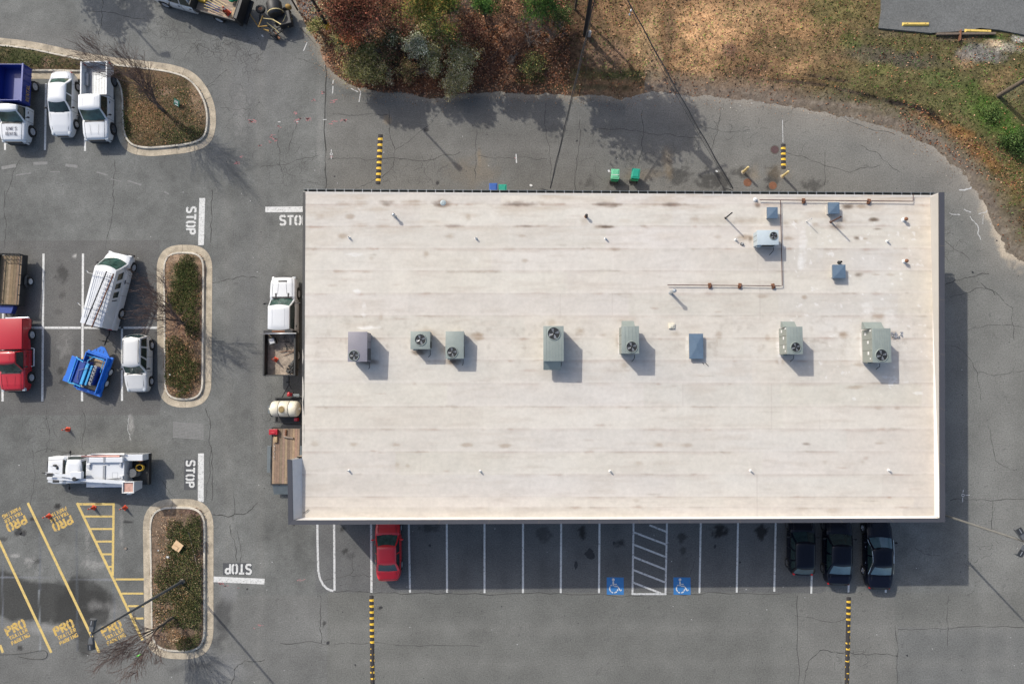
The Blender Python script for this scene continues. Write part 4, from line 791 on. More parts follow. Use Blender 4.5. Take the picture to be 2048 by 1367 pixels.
# north edge: white drip edge + hanging gutter with straps
NEg = rNE+Vector((.25, 0, 0)); gm = MB(); gw = .20
def north(t, off, z): p = rNW.lerp(NEg, t); return (p.x-BO.x, p.y-BO.y+off, z)
gm = MB(); gm.add([north(0, .22, 4.98), north(1, .22, 4.98), north(1, .0, 4.96), north(0, .0, 4.96), north(0, .22, 5.20), north(1, .22, 5.20), north(0, .195, 5.20), north(1, .195, 5.20), north(0, .195, 4.99), north(1, .195, 4.99), north(0, .02, 4.98), north(1, .02, 4.98)],
                  [(0, 3, 2, 1), (0, 1, 5, 4), (4, 5, 7, 6), (6, 7, 9, 8)]); gm.cur = 1
gm.add([north(0, .195, 4.99), north(1, .195, 4.99), north(1, .0, 4.97), north(0, .0, 4.97)], [(3, 2, 1, 0)])
gut = gm.build('gutter', ['gutter', 'gutter_in'], bld)
for k in range(68):
    t = (k+.5)/68; sm_ = MB(); c = Vector(north(t, 0, 5.21)); sm_.box(c.x-.022, c.x+.022, c.y-.02, c.y+.225, 5.205, 5.218)
    sm_.build('gutter_strap', 'steel', bld)
em = MB(); em.add([north(0, .03, 5.05), north(1, .03, 5.05), north(1, .03, 5.245), north(0, .03, 5.245), north(0, -.12, 5.262), north(1, -.12, 5.262)], [(1, 0, 3, 2), (2, 3, 4, 5)]); em.build('drip_edge', 'parapet', bld)
em = MB(); a, b = rNW, rW2; em.add([L(rNW+Vector((-.03, 0, 0)), 5.0), L(b+Vector((-.03, 0, 0)), 5.3), L(b+Vector((-.03, 0, 0)), 5.81), L(rNW+Vector((-.03, 0, 0)), 5.262), L(rNW+Vector((.14, 0, 0)), 5.275), L(b+Vector((.14, 0, 0)), 5.825)], [(0, 1, 2, 3), (3, 2, 5, 4)]); em.build('drip_edge', 'steel_dark', bld)
# fronts seen only from the side: glazed shop fronts to the south, doors to the north
sy0 = (cSWo.y+cSEo.y)/2-BO.y; x0_ = cSWo.x-BO.x; Lx = cSEo.x-cSWo.x
for k in range(9):
    xa = x0_+Lx*(k+.14)/9; xb = x0_+Lx*(k+.86)/9; f = MB(); yy = (cSWo.y+(cSEo.y-cSWo.y)*(k+.5)/9)-BO.y+.02
    f.box(xa, xb, yy-.03, yy+.15, .12, .22); f.box(xa, xb, yy-.03, yy+.15, 2.75, 2.85)
    for j in range(5): xx = xa+(xb-xa)*j/4; f.box(xx-.04, xx+.04, yy-.025, yy+.15, .22, 2.75)
    fo = f.build('shop_window', 'trim', bld); gmb = MB(); gmb.box(xa, xb, yy+.01, yy+.03, .22, 2.75); gmb.build('pane', 'glass_pale', fo)
for k in range(5):
    t = (k+.5)/5; c = Vector(north(t, -.12, 0)); d = MB(); d.box(c.x-.5, c.x+.5, c.y+.02, c.y+.10, .02, 2.1); do = d.build('back_door', 'gutter', bld)
    h = MB(); h.box(c.x+.36, c.x+.42, c.y+.10, c.y+.15, 1.0, 1.12); h.build('handle', 'steel', do)
# ================================================================= ROOF EQUIPMENT
def rect(x0, x1, y0, y1, z):
    a, b = P(x0, y0, z), P(x1, y1, z); return min(a.x, b.x), max(a.x, b.x), min(a.y, b.y), max(a.y, b.y)
M['fan_blade'] = mat('fan_blade', (.24, .25, .26), rough=.3, metal=.4, amt=.2)
def fan(parent, c, r, z):
    f = MB(); f.lathe((c[0], c[1]), [(0, z+.004), (r*.97, z+.004), (r*.97, z+.05), (r*1.05, z+.055), (r*1.12, z+.03), (r*1.13, z-.01)], 28)
    ring = f.build('fan_ring', M['hvac'], parent, True, auto=40)
    w = MB(); w.lathe((c[0], c[1]), [(0, z+.010), (r*.96, z+.010)], 28); w.build('well_shade', 'hole_shade', ring)  # flat dark disc on the lid, painting the shade of an open fan well
    b = MB()
    for k in range(4):
        a = k*math.pi/2+.4+c[0]; p = []
        for (rr_, da) in [(.16, -.25), (.80, -.42), (.92, .12), (.2, .35)]: p.append((c[0]+r*rr_*math.cos(a+da), c[1]+r*rr_*math.sin(a+da)))
        b.add([(p[0][0], p[0][1], z+.020), (p[1][0], p[1][1], z+.016), (p[2][0], p[2][1], z+.036), (p[3][0], p[3][1], z+.036)], [(0, 1, 2, 3)])
    b.build('fan_blades', 'fan_blade', ring)
    h = MB(); h.lathe((c[0], c[1]), [(0, z+.05), (r*.13, z+.048), (r*.2, z+.03), (r*.2, z+.01)], 14); h.build('fan_hub', 'steel_dark', ring, True)
    g = MB()
    for q in (.45, .72): g.strip([(c[0]+r*q*math.cos(t*math.pi/10), c[1]+r*q*math.sin(t*math.pi/10)) for t in range(20)], .008, z+.058, True)
    for k in range(4):
        a = k*math.pi/4; g.strip([(c[0]-r*math.cos(a), c[1]-r*math.sin(a)), (c[0]+r*math.cos(a), c[1]+r*math.sin(a))], .008, z+.060+k*.001)
    g.build('fan_guard', 'steel_dark', ring)
def ac(label, x0, x1, y0, y1, h, fx, fy, fr, m='hvac', ms_='hvac_side', ribs=0, hoodN=None, hoodS=None, plates=0, wside=None):
    zb = zroof((x0+x1)/2, (y0+y1)/2)-.02; zt = zb+h; X0, X1, Y0, Y1 = rect(x0, x1, y0, y1, zt)
    cx, cy = (X0+X1)/2, (Y0+Y1)/2
    r = empty('air_conditioner', (cx, cy, zb), 0, label, 'air conditioner', 'rooftop air-conditioning units'); o = (cx, cy, zb)
    x0_, x1_, y0_, y1_ = X0-cx, X1-cx, Y0-cy, Y1-cy
    k = MB(); k.box(x0_+.08, x1_-.08, y0_+.08, y1_-.08, 0, .24); k.build('roof_curb', 'parapet', r)
    c = MB(); c.box(x0_+.03, x1_-.03, y0_+.03, y1_-.03, .22, h-.06, .015)
    c.cur = 1     # panel joints, louvres of the coil
    for t in (.36, .68): yy = y0_+(y1_-y0_)*t; c.box(x0_+.022, x1_-.022, yy-.008, yy+.008, .24, h-.07)
    n = 8
    for i in range(n): zz = .32+(h-.5)*i/n; c.box(x0_+.3*(x1_-x0_), x1_-.12, y0_+.02, y0_+.04, zz, zz+.03)
    for i in range(n): zz = .32+(h-.5)*i/n; c.box(x1_-.04, x1_-.018, y0_+.12, y0_+.45*(y1_-y0_), zz, zz+.03)
    c.build('cabinet', [ms_, 'joint'], r)
    l = MB(); l.box(x0_, x1_, y0_, y1_, h-.07, h, .02); lid = l.build('lid', m, r, auto=30)
    if ribs:
        q = MB()
        for i in range(ribs):
            xx = x0_+(x1_-x0_)*(i+1)/(ribs+1)
            fxx, fyy = P(fx, fy, zt).x-cx, P(fx, fy, zt).y-cy; rad = fr/30.5*1.2
            for (a, b) in [(y0_+.05, y1_-.05)]:
                if abs(xx-fxx) < rad:
                    if fyy-rad-a > .1: q.box(xx-.014, xx+.014, a, fyy-rad, h-.002, h+.014)
                    if b-fyy-rad > .1: q.box(xx-.014, xx+.014, fyy+rad, b, h-.002, h+.014)
                else: q.box(xx-.014, xx+.014, a, b, h-.002, h+.014)
        q.build('rib', m, lid)
    f = P(fx, fy, zt); fan(lid, (f.x-cx, f.y-cy), fr/30.5, h)
    for hd, s in ((hoodN, 1), (hoodS, -1)):
        if hd:
            a, b, dd = hd; A = P(a, y0, zt).x-cx; B = P(b, y0, zt).x-cx; q = MB(); ye = y1_ if s > 0 else y0_
            z1, z0 = h-.25, h-.85; D = dd/30.5+.04
            q.hexa([(A, ye-.01*s, z0), (B, ye-.01*s, z0), (B, ye+D*s, z0+.05), (A, ye+D*s, z0+.05)][::s], [(A, ye-.01*s, z1), (B, ye-.01*s, z1), (B, ye+D*s, z0+.22), (A, ye+D*s, z0+.22)][::s])
            q.build('intake_hood', m, r)
    if plates:
        q = MB()
        for (ty, tz, sy, sz) in [(.72, .62, .10, .09), (.40, .60, .09, .09), (.14, .35, .09, .09), (.88, .80, .05, .05), (.06, .85, .05, .10)]:
            yy = y0_+(y1_-y0_)*(1-ty); q.box(x0_+.018, x0_+.034, yy-sy, yy+sy, .2+(h-.3)*tz-sz, .2+(h-.3)*tz+sz)
        q.build('rating_plate', 'white', r)
    g = MB(); g.tube([(x1_-.1, y0_-.02, .35), (x1_-.1, y0_-.22, .33), (x1_-.14, y0_-.34, .06), (x1_-.3, y0_-.5, .03)], .02, 6); g.build('conduit', 'steel_dark', r)
    g = MB(); g.box(x0_-.10, x0_+.04, y0_+.15, y0_+.75, .45, .95, .01) if wside else g.box(x0_+.1, x0_+.35, y0_-.05, y0_+.04, .4, .7, .01); g.build('switch_box', m, r)
    return r
ac('mauve-grey air conditioner, westernmost, with the fan at its lower-left corner', 696, 734, 663, 723, 1.38, 708, 710.5, 9.5, 'hvac3', 'hvac3', wside=True)
ac('small square air conditioner with a centred fan, beside brown stains', 821, 860, 662, 698, 1.12, 841, 679, 10.6, 'hvac', 'hvac')
ac('plain-lidded air conditioner just right of the small square one', 891, 927.5, 662, 717, .98, 904.5, 704, 10, 'hvac', 'hvac')
ac('ribbed air conditioner with its fan at the north end and a hood to the south', 1086.5, 1127.7, 651.5, 722, 1.6, 1107.7, 666.6, 11.7, ribs=6, hoodS=(1087, 1122, 15))
ac('ribbed air conditioner with north hood, left of the blue-grey roof hatch', 1242.8, 1278.6, 651.5, 707, 1.6, 1263.6, 693.3, 10.2, ribs=4, hoodN=(1246.5, 1271, 10), plates=0)
ac('ribbed air conditioner with white plates on its west side, second from the east end', 1573, 1606.4, 652.8, 708, 1.6, 1591.5, 694, 9, ribs=4, hoodN=(1571, 1597, 10), plates=1)
ac('largest ribbed air conditioner, easternmost, with white plates and a torn patch beside it', 1744, 1783.3, 656, 724.7, 1.58, 1763, 710, 11, ribs=7, hoodN=(1736, 1773, 12), plates=1)
ac('pale air conditioner lying east-west with a rusty fan near the north-east corner', 1514, 1557.8, 460, 489.5, 1.05, 1547, 471.5, 7.2, 'hvac4', 'hvac4')
def hatch(label, x0, x1, y0, y1, h, name='roof_hatch', cat='roof hatch'):
    zb = zroof(x0, y0)-.02; X0, X1, Y0, Y1 = rect(x0, x1, y0, y1, zb+h); cx, cy = (X0+X1)/2, (Y0+Y1)/2; a, b = (X1-X0)/2, (Y1-Y0)/2
    r = empty(name, (cx, cy, zb), 0, label, cat, 'blue-grey roof hatches')
    k = MB(); k.box(-a+.07, a-.07, -b+.07, b-.07, 0, h-.1); k.build('curb', 'parapet', r)
    c = MB(); c.box(-a, a, -b, b, h-.14, h-.02)
    p = min(a, b); t = (.0, h+.045)
    c.add([(-a, -b, h-.02), (a, -b, h-.02), (a, b, h-.02), (-a, b, h-.02), (0, -(b-a)*.2 if b > a else 0, h+.05), (0, (b-a)*.2 if b > a else 0, h+.05)], [(0, 1, 4), (1, 2, 5, 4), (2, 3, 5), (3, 0, 4, 5)])
    c.build('cap', 'vent_blue', r)
hatch('large rectangular blue-grey hatch in the row of air conditioners', 1378.6, 1407, 666.8, 717, .42)
hatch('square blue-grey hatch above the pale air conditioner', 1534.7, 1556, 414, 436, .52)
hatch('blue-grey hatch against the pipe at the north edge of the roof', 1657, 1679.6, 404.5, 427, .55)
hatch('lone blue-grey hatch south of the tall flue, with a black stub above it', 1665.8, 1692, 529, 555.7, .5)
hatchz = zroof(1343, 650)
X0, X1, Y0, Y1 = rect(1338, 1349.5, 645.5, 656.5, hatchz+.15); mb = MB(); mb.box(X0, X1, Y0, Y1, hatchz-.02, hatchz+.12, .02); mb.box(X0+.08, X1-.08, Y0+.08, Y1-.08, hatchz+.12, hatchz+.18, .02)
tag(mb.build('roof_vent', 'tank'), 'small beige square vent cap between two larger units', 'vent')
# vents
VL = {(700, 477): 'white vent pipe in the upper row beside a brown smudge, far west', (953, 478): 'white vent pipe in the upper row, second from the west', (1212, 479): 'white vent pipe in the upper row, third from the west', (1775, 484): 'white vent pipe at the east end of the upper row, among rusty vents',
      (699, 942): 'white vent pipe at the west end of the lower row', (961.5, 943): 'white vent pipe second from the west in the lower row', (1221, 943): 'white vent pipe in the middle of the lower row', (1502, 942): 'white vent pipe fourth from the west in the lower row', (1778, 941): 'white vent pipe at the east end of the lower row', (1472, 481): 'white vent pipe stub beside the pale air conditioner'}
for (x, y), lab in VL.items():
    z = zroof(x, y)-.02; q = P(x-1, y-1.5, z); r = empty('vent_pipe', q, 0, lab, 'vent pipe', 'white plumbing vent pipes')
    m_ = MB(); m_.lathe((0, 0), [(.10, 0), (.08, .03), (.055, .05), (.05, .26), (.035, .26), (.035, .16)], 14); m_.build('pipe', 'white', r, auto=40)
    m_ = MB(); m_.lathe((0, 0), [(.0, .17), (.034, .17)], 12); m_.build('bore_shade', 'hole_shade', r)  # dark disc paints the shade down the pipe
def flue(label, bx, by, h, rad, m, capr=None, mcap=None, name='flue', cat='flue'):
    z = zroof(bx, by)-.02; q = P(bx, by, z); r = empty(name, q, 0, label, cat)
    m_ = MB(); m_.lathe((0, 0), [(rad*1.8, 0), (rad*1.3, .05), (rad, .12), (rad, h), (rad*.75, h), (rad*.75, h-.15), (0, h-.15)], 14); m_.build('pipe', m, r, auto=40)
    if capr: m_ = MB(); m_.lathe((0, 0), [(0, h+.14), (capr*.5, h+.12), (capr, h+.03), (capr, h-.02), (rad, h-.02)], 18); m_.build('cap', mcap, r, auto=35)
flue('silver mushroom-capped flue near the north-west corner of the roof', 790, 433, .52, .07, 'silver', .12, 'silver')
flue('short brown capped vent in a round stain on the northern strip', 1172, 433, .35, .07, 'rust', .10, 'steel_dark')
flue('tall thin black flue left of the pale air conditioner', 1451, 436, 1.42, .045, 'pole_dark')
flue('tall brown flue standing below the northern-edge hatch', 1661.5, 444, 1.45, .055, 'pipe')
flue('thin white flue west of the tall brown one', 1612.5, 443, .92, .025, 'white')
flue('grey flue with a round cap south of the gas pipe end', 1341.5, 585.5, 1.12, .09, 'silver', .14, 'silver')
flue('rusty round vent, the upper of the two near the east parapet', 1807, 440, .32, .085, 'white', .12, 'rust', 'rusty_vent', 'vent')
flue('rusty round vent, the lower of the two near the east parapet', 1808, 523, .32, .085, 'white', .12, 'rust', 'rusty_vent', 'vent')
flue('black stub vent just above the lone hatch', 1678, 525, .34, .07, 'pole_dark', None, None, 'stub_vent', 'vent')
flue('low grey drain dome beside the white vent stub', 1484, 488, .06, .07, 'steel_dark', .09, 'steel', 'roof_drain', 'drain')
# gas pipe with its supports
gp = empty('gas_pipe', P(1561, 402, zroof(1561, 402)), 0, 'thin brown gas pipe running along and across the roof on small supports', 'pipe'); G0 = Vector(gp.location)
def gz(x, y): v = P(x, y, zroof(x, y)+.16); return v-G0
m_ = MB(); m_.tube([gz(1519, 399.5), gz(1608, 400.5), gz(1826, 402.5), gz(1826.5, 389)], .030, 6); m_.build('pipe_run', 'pipe', gp)
m_ = MB(); m_.tube([gz(1561, 401), gz(1562.5, 480), gz(1564.5, 571), gz(1560, 571.5), gz(1335, 569.5)], .027, 6); m_.build('pipe_run', 'pipe', gp)
for (x, y) in [(1420.5, 570.5), (1480.5, 571), (1547.5, 571.5), (1608.5, 401), (1739, 402)]:
    v = gz(x, y); s = MB(); s.X = Matrix.Translation(v) @ Matrix.Rotation(.2*math.sin(x), 4, 'Z'); s.box(-.10, .10, -.17, .17, -.15, -.06, .01); s.box(-.05, .05, -.13, .13, -.06, .0); s.box(-.06, .06, -.06, .06, 0, .05, .01); s.build('pipe_support', 'rust' if x % 2 else 'steel_dark', gp)
v = gz(1331, 569.5); s = MB(); s.box(v.x-.10, v.x+.10, v.y-.10, v.y+.10, -.15, .12, .02); s.build('end_box', 'tank', gp)
v = gz(1512, 398); s = MB(); s.lathe((v.x, v.y, v.z-.15), [(.15, 0), (.12, .05), (.06, .1), (.05, .16), (0, .17)], 14); s.build('pitch_boot', 'white', gp)
# debris on the roof
def twig(label, pts, r_, m, name='twig', cat='debris', z=.01, smoothit=0):
    pts = [P(a, b, z) for a, b in pts]; m_ = MB(); m_.tube(pts, r_, 5); return tag(m_.build(name, m), label, cat)
zz = zroof(1790, 670)
m_ = MB()
for k in range(26):
    q = P(1793+rg.uniform(-10, 12), 670+rg.uniform(-6, 6), zz+.03+rg.uniform(0, .05)); a = rg.uniform(0, 6); l = rg.uniform(.05, .14)
    m_.add([(q.x-l*math.cos(a), q.y-l*math.sin(a), q.z), (q.x+l*.6*math.sin(a), q.y-l*.6*math.cos(a), q.z+rg.uniform(0, .05)), (q.x+l*math.cos(a), q.y+l*math.sin(a), q.z+.02), (q.x-l*.6*math.sin(a), q.y+l*.6*math.cos(a), q.z-.01)], [(0, 1, 2, 3)])
tag(m_.build('torn_foil', mat('torn_foil', (.33, .33, .34), rough=.4, amt=.5, scale=9, metal=.3)), 'crumpled torn silver flashing scrap beside the largest air conditioner', 'debris')
zq = zroof(886, 407); m_ = MB(); q = P(886, 406, zq); m_.lathe((q.x, q.y, q.z-.03), [(0, .05), (.10, .05), (.14, .03), (.24, .0)], 12); tag(m_.build('roof_outlet', 'hvac2'), 'low pale roof outlet ringed by a dark stain', 'roof outlet')
for pts, lab in [([(617, 1018), (612, 1022), (608, 1025), (606, 1024)], 'curled dark cable scrap in the south-west corner of the roof'), ([(1405, 725), (1408, 728.5)], 'short dark offcut just below the large hatch'), ([(1411, 725.5), (1417, 731.5)], 'longer dark offcut below the large hatch')]: twig(lab, pts, .018, 'steel_dark', 'offcut', 'debris', zroof(pts[0][0], pts[0][1])+.05)

# ================================================================= SPEED BUMPS, STOPS, BOLLARDS
def bump(label, a, b, segs, wpx=10, worn=0):
    A, B = P(*a), P(*b); L_ = (B-A).length; r = empty('speed_bump', (A+B)/2, math.atan2((B-A).y, (B-A).x), label, 'speed bump', 'striped speed bumps')
    hw = wpx/27.5/2; h = .055
    prof = [(-hw, 0), (-hw*.8, .02), (-hw*.35, h), (hw*.35, h), (hw*.8, .02), (hw, 0)]
    m_ = MB(); n = len(prof); xs = (-L_/2, L_/2); m_.add([(x, y, z) for x in xs for y, z in prof], [(i, n+i, n+i+1, i+1) for i in range(n-1)]+[tuple(range(n)), tuple(range(2*n-1, n-1, -1))]); body = m_.build('rubber_body', 'rubber', r)
    s = MB(); rb = random.Random(len(label))
    for (t0, t1, w_) in segs:
        x0 = -L_/2+t0*L_; x1 = -L_/2+t1*L_; sk = (x1-x0)*.22
        for j in range(n-1):
            if w_ and rb.random() < .55*w_: continue
            (ya, za), (yb, zb_) = prof[j], prof[j+1]
            ta, tb = j/(n-1), (j+1)/(n-1); da, db = sk*(1-ta), sk*(1-tb); u = rb.uniform(0, .5)*(x1-x0)*w_
            s.add([(x0+da+u, ya, za+.003), (x1-da, ya, za+.003), (x1-db, yb, zb_+.003), (x0+db+u, yb, zb_+.003)], [(0, 1, 2, 3)])
    s.build('yellow_stripes', 'bump_yellow', body)
def stripes(n, duty=.5, gap_at=None, worn_from=None):
    out = []; u = 1/(n+ .5)
    for k in range(n):
        t = (k+.55)*u; w_ = 0 if worn_from is None or k < worn_from else .9
        out.append((t, t+u*duty, w_))
    return out
bump('eight-striped speed bump left of the pair of dark bins, north of the building', (761, 269), (756, 368), stripes(8))
bump('short four-striped speed bump between the manhole and a yellow bollard', (1566.5, 288), (1567, 337), stripes(4, .5), 9.5)
bump('long speed bump with worn stripes running to the bottom edge, west side', (743, 1190), (745.5, 1400), stripes(17, .48, worn_from=8), 8.6)
bump('long speed bump with mostly worn stripes behind the black saloons', (1697.5, 1193), (1693, 1400), stripes(17, .48, worn_from=4), 8.6)
def wheel_stop(label, a, b, z):
    A, B = P(*a, z), P(*b, z); L_ = (B-A).length; r = empty('wheel_stop', (A+B)/2, math.atan2((B-A).y, (B-A).x), label, 'wheel stop', 'yellow wheel stops'); m_ = MB()
    m_.hexa([(-L_/2, -.13, 0), (L_/2, -.13, 0), (L_/2, .13, 0), (-L_/2, .13, 0)], [(-L_/2+.08, -.07, .13), (L_/2-.08, -.07, .13), (L_/2-.08, .07, .13), (-L_/2+.08, .07, .13)]); m_.build('block', 'yellow_stop', r)
    m_ = MB()
    for x in (-L_*.33, L_*.33): m_.lathe((x, 0), [(.03, .125), (.03, .14), (0, .14)], 8)
    m_.build('bolt', 'rust', r)
wheel_stop('yellow wheel stop on the upper lot, the left and whole one', (1804, 49), (1858, 49), .503); wheel_stop('yellow wheel stop on the edge of the upper lot beside old timbers', (1929, 62), (1982, 64), .503)
for (x, y, lab) in [(1486.5, 344, 'pale yellow bollard left of the two, beside a rusty manhole'), (1565, 352.5, 'pale yellow bollard directly below the short speed bump')]:
    q = P(x, y); r = empty('bollard', q, 0, lab, 'bollard', 'pale yellow bollards'); m_ = MB(); m_.lathe((0, 0), [(.09, 0), (.085, 1.12), (.07, 1.19), (.04, 1.23), (0, 1.24)], 16); m_.build('post', 'yellow_pale', r, True, auto=50)
    m_ = MB(); m_.lathe((0, 0), [(.16, 0), (.14, .03), (.09, .035)], 16); m_.build('footing', 'kerb', r)
for (x, y, rd, m1, lab) in [(1549.5, 299.5, 9, 'patch_rust', 'purple-brown manhole cover left of the short speed bump'), (1495, 365, 8, 'rust', 'rusty round cover near the left bollard'), (1545.5, 371, 9, 'rust', 'rusty round cover near the building between the bollards')]:
    if m1 not in M: M[m1] = mat('purple_iron', (.085, .05, .05), rough=.8, amt=.3, scale=10)
    q = P(x, y); r = empty('manhole_cover', q, 0, lab, 'manhole cover', 'round iron covers'); R_ = rd/27.5; m_ = MB(); m_.lathe((0, 0), [(0, .008), (R_*.86, .008)], 24)
    for k in range(-2, 3):
        for j in range(-2, 3):
            if k*k+j*j < 6: m_.box(k*R_*.3-.035, k*R_*.3+.035, j*R_*.3-.035, j*R_*.3+.035, .008, .014)
    m_.build('lid', m1, r); m_ = MB(); m_.lathe((0, 0), [(R_*.88, .006), (R_*.9, .013), (R_, .013), (R_*1.02, .003)], 24); m_.build('frame', 'joint' if rd == 9 else 'rust', r)

# ================================================================= BINS
def bin_(label, px_, py_, rot, m, mlid, hbin=1.05, open_=False, z=0.0):
    q = P(px_, py_); r = empty('wheeled_bin', q, R(rot), label, 'wheeled bin', 'wheeled bins behind the building')
    b = MB(); b.hexa([(-.22, -.26, .08), (.22, -.26, .08), (.22, .22, .08), (-.22, .22, .08)], [(-.29, -.36, hbin-.1), (.29, -.36, hbin-.1), (.29, .33, hbin-.1), (-.29, .33, hbin-.1)]); b.box(-.30, .30, -.38, .35, hbin-.13, hbin-.09, .01); b.build('body', m, r)
    l = MB(); l.box(-.30, .30, -.34, .40, hbin-.085, hbin-.02, .03); l.hexa([(-.25, -.28, hbin-.022), (.25, -.28, hbin-.022), (.25, .34, hbin-.022), (-.25, .34, hbin-.022)], [(-.20, -.2, hbin+.02), (.20, -.2, hbin+.02), (.2, .28, hbin+.02), (-.2, .28, hbin+.02)]); lo = l.build('lid', mlid, r)
    if open_: s = MB(); s.box(-.26, .26, -.06, -.03, hbin+.02, hbin+.04); s.build('lid_strap', 'white', lo)
    h = MB(); h.tube([(-.22, -.38, hbin-.12), (-.22, -.48, hbin-.06), (.22, -.48, hbin-.06), (.22, -.38, hbin-.12)], .018, 6); h.build('handle', m, r)
    for s in (-1, 1):
        w_ = MB(); w_.X = Matrix.Translation((s*.27, -.30, .13)) @ Matrix.Rotation(R(90), 4, 'Y'); w_.lathe((0, 0), [(0, -.03), (.11, -.03), (.13, -.01), (.13, .02), (.11, .03), (0, .03)], 16); w_.build('wheel', 'tyre', r)
bin_('pale green wheeled bin with a sun-bleached strapped lid, the left of the green pair', 1227, 357, -3, 'bin_green', 'bin_pale', open_=True)
bin_('deep green wheeled bin, the right of the pair', 1267, 356, -7, 'bin_green', 'bin_teal')
bin_('blue wheeled bin against the back wall', 988, 385, 0, 'bin_blue', 'bin_blue', 1.1)
bin_('teal wheeled bin touching the blue bin at the back wall', 1006, 386.5, 0, 'bin_teal', 'bin_teal', .98)

# ================================================================= POLES AND WIRES
def floodhead(parent, x, y, z, ang, tilt):
    h = MB(); h.X = Matrix.Translation((x, y, z)) @ Matrix.Rotation(ang, 4, 'Z') @ Matrix.Rotation(tilt, 4, 'Y')
    h.hexa([(.0, -.13, -.08), (.72, -.20, -.08), (.72, .20, -.08), (0, .13, -.08)], [(.02, -.10, .06), (.66, -.17, .10), (.66, .17, .10), (.02, .10, .06)]); ho = h.build('lamp_head', 'pole_grey', parent)
    l = MB(); l.X = h.X; l.box(.34, .69, -.155, .155, .095, .125, .01); l.build('driver_box', 'pole_dark', ho)
    l = MB(); l.X = h.X; l.box(.30, .66, -.16, .16, -.105, -.082, .01); l.build('lens', 'headlight', ho)
    for dy in (0,): f = MB(); f.X = h.X; f.box(.40, .64, -.02, .02, .127, .139); f.build('fin', 'steel', ho)
def light_pole(label, bx, by, h, m, heads, r0=.10, r1=.06, base='kerb', bh=.75, br=.26, z0=0):
    q = P(bx, by, z0); r = empty('light_pole', q, 0, label, 'light pole', 'car park light poles')
    b = MB(); b.lathe((0, 0), [(br, 0), (br, bh-.03), (br-.03, bh), (0, bh)], 20); b.build('base', base, r, auto=40)
    p = MB(); p.tube([(0, 0, bh-.02), (0, 0, h*.5), (0, 0, h)], [r0, (r0+r1)/2, r1], 12); p.build('pole', m, r, True, auto=50)
    c = MB(); c.box(-.16, .16, -.16, .16, bh, bh+.05, .01); c.build('base_plate', 'steel_dark', r)
    for a in heads:
        a_ = R(a); k = MB(); k.tube([(0, 0, h-.08), (.18*math.cos(a_), .18*math.sin(a_), h-.02)], .035, 6); k.build('arm', m, r); floodhead(r, .16*math.cos(a_), .16*math.sin(a_), h-.02, a_, R(4))
    return r
light_pole('tall grey light pole with twin lamp heads rising from the island with the cardboard', 368, 1160, 10.5, 'pole_grey', [86, -88], z0=.1, bh=.35, br=.2)
light_pole('pale weathered light pole beside the south-east corner of the building', 1829, 1010, 10.9, 'pole_pale', [118, -118], r0=.095, r1=.05)
light_pole('black light pole with a yellow-painted base at the edge of the woods', 657, 56, 11.3, 'pole_dark', [-45], base='bump_yellow', bh=.8, br=.24, r0=.12, z0=.1)
light_pole('light pole beyond the top edge whose shadow crosses the north-west lane', 92, -138, 11.0, 'pole_dark', [0], r0=.12)
def upole(label, bx, by, h, z0, arm_ang, m='pole_wood', extra=True):
    q = P(bx, by, z0); r = empty('utility_pole', q, 0, label, 'utility pole', 'wooden utility poles')
    p = MB(); p.tube([(0, 0, -.2), (0, 0, h)], [.17, .11], 12); p.build('pole', m, r, True, auto=50)
    c = MB(); c.X = Matrix.Rotation(arm_ang, 4, 'Z'); c.box(-1.1, 1.1, -.05, .05, h-.7, h-.58); c.build('crossarm', m, r)
    for s in (-1, -.4, .5, 1):
        i_ = MB(); v = Matrix.Rotation(arm_ang, 3, 'Z') @ Vector((s, 0, 0)); i_.lathe((v.x, v.y, h-.58), [(.03, 0), (.06, .04), (.03, .08), (.06, .12), (.02, .17), (0, .17)], 10); i_.build('insulator', 'white', r)
    if extra:
        t = MB(); t.lathe((.35, -.1, h-2.2), [(0, 0), (.24, .0), (.25, .9), (.2, .95), (0, .97)], 16); t.build('transformer', 'steel', r, auto=40)
    return r
up1 = upole('dark utility pole rising out of the top edge, carrying the wires to the building', 1170, 70, 11.6, .3, R(20), 'pole_dark')
up2 = upole('leaning-looking brown utility pole at the far right edge of the bank', 1997, 192, 9.5, .35, R(60))
mb = MB(); q = P(1178, 73, .3); mb.lathe((q.x, q.y, q.z), [(0, .75), (.10, .74), (.13, .68), (.13, 0)], 14); tag(mb.build('marker_post', 'parapet', None, True, auto=40), 'small pale grey pedestal at the foot of the dark utility pole', 'pedestal')
def wire(label, a, b, sag, r_=.014, tw=0, name='overhead_cable', z=None):
    a, b = Vector(a), Vector(b); n = 24; pts = []
    for k in range(n+1):
        t = k/n; p = a.lerp(b, t); p.z -= sag*4*t*(1-t)
        if tw: p += Vector((math.sin(k*1.7)*tw, math.cos(k*2.3)*tw*.5, 0))
        pts.append(p)
    m_ = MB(); m_.tube(pts, r_, 5); return tag(m_.build(name, 'wire'), label, 'cable')
topU = P(1170, 70, 9.6)
wb1 = P(1100, 377, 4.6); wb2 = P(1466, 377, 4.6)
t1 = P(1190, -5, 7.6); t2 = P(1255, -5, 7.6)
def ext(a, b, k): return a+(a-b)*k
wire('thick twisted cable running from the utility pole to the back wall', ext(t1, wb1, .25), wb1, .25, .036, .02)
wire('thinner cable beside the thick one left of the green bins', ext(t1, wb1, .25)+Vector((.12, 0, .2)), wb1+Vector((.05, 0, .02)), .35, .018)
wire('thick cable slanting down to the back wall right of the green bins', ext(t2, wb2, .3), wb2, .25, .038, .02)
wire('second strand hanging beside the slanting thick cable', ext(t2, wb2, .3)+Vector((-.25, .1, .15)), wb2+Vector((-.12, 0, 0)), .5, .014)
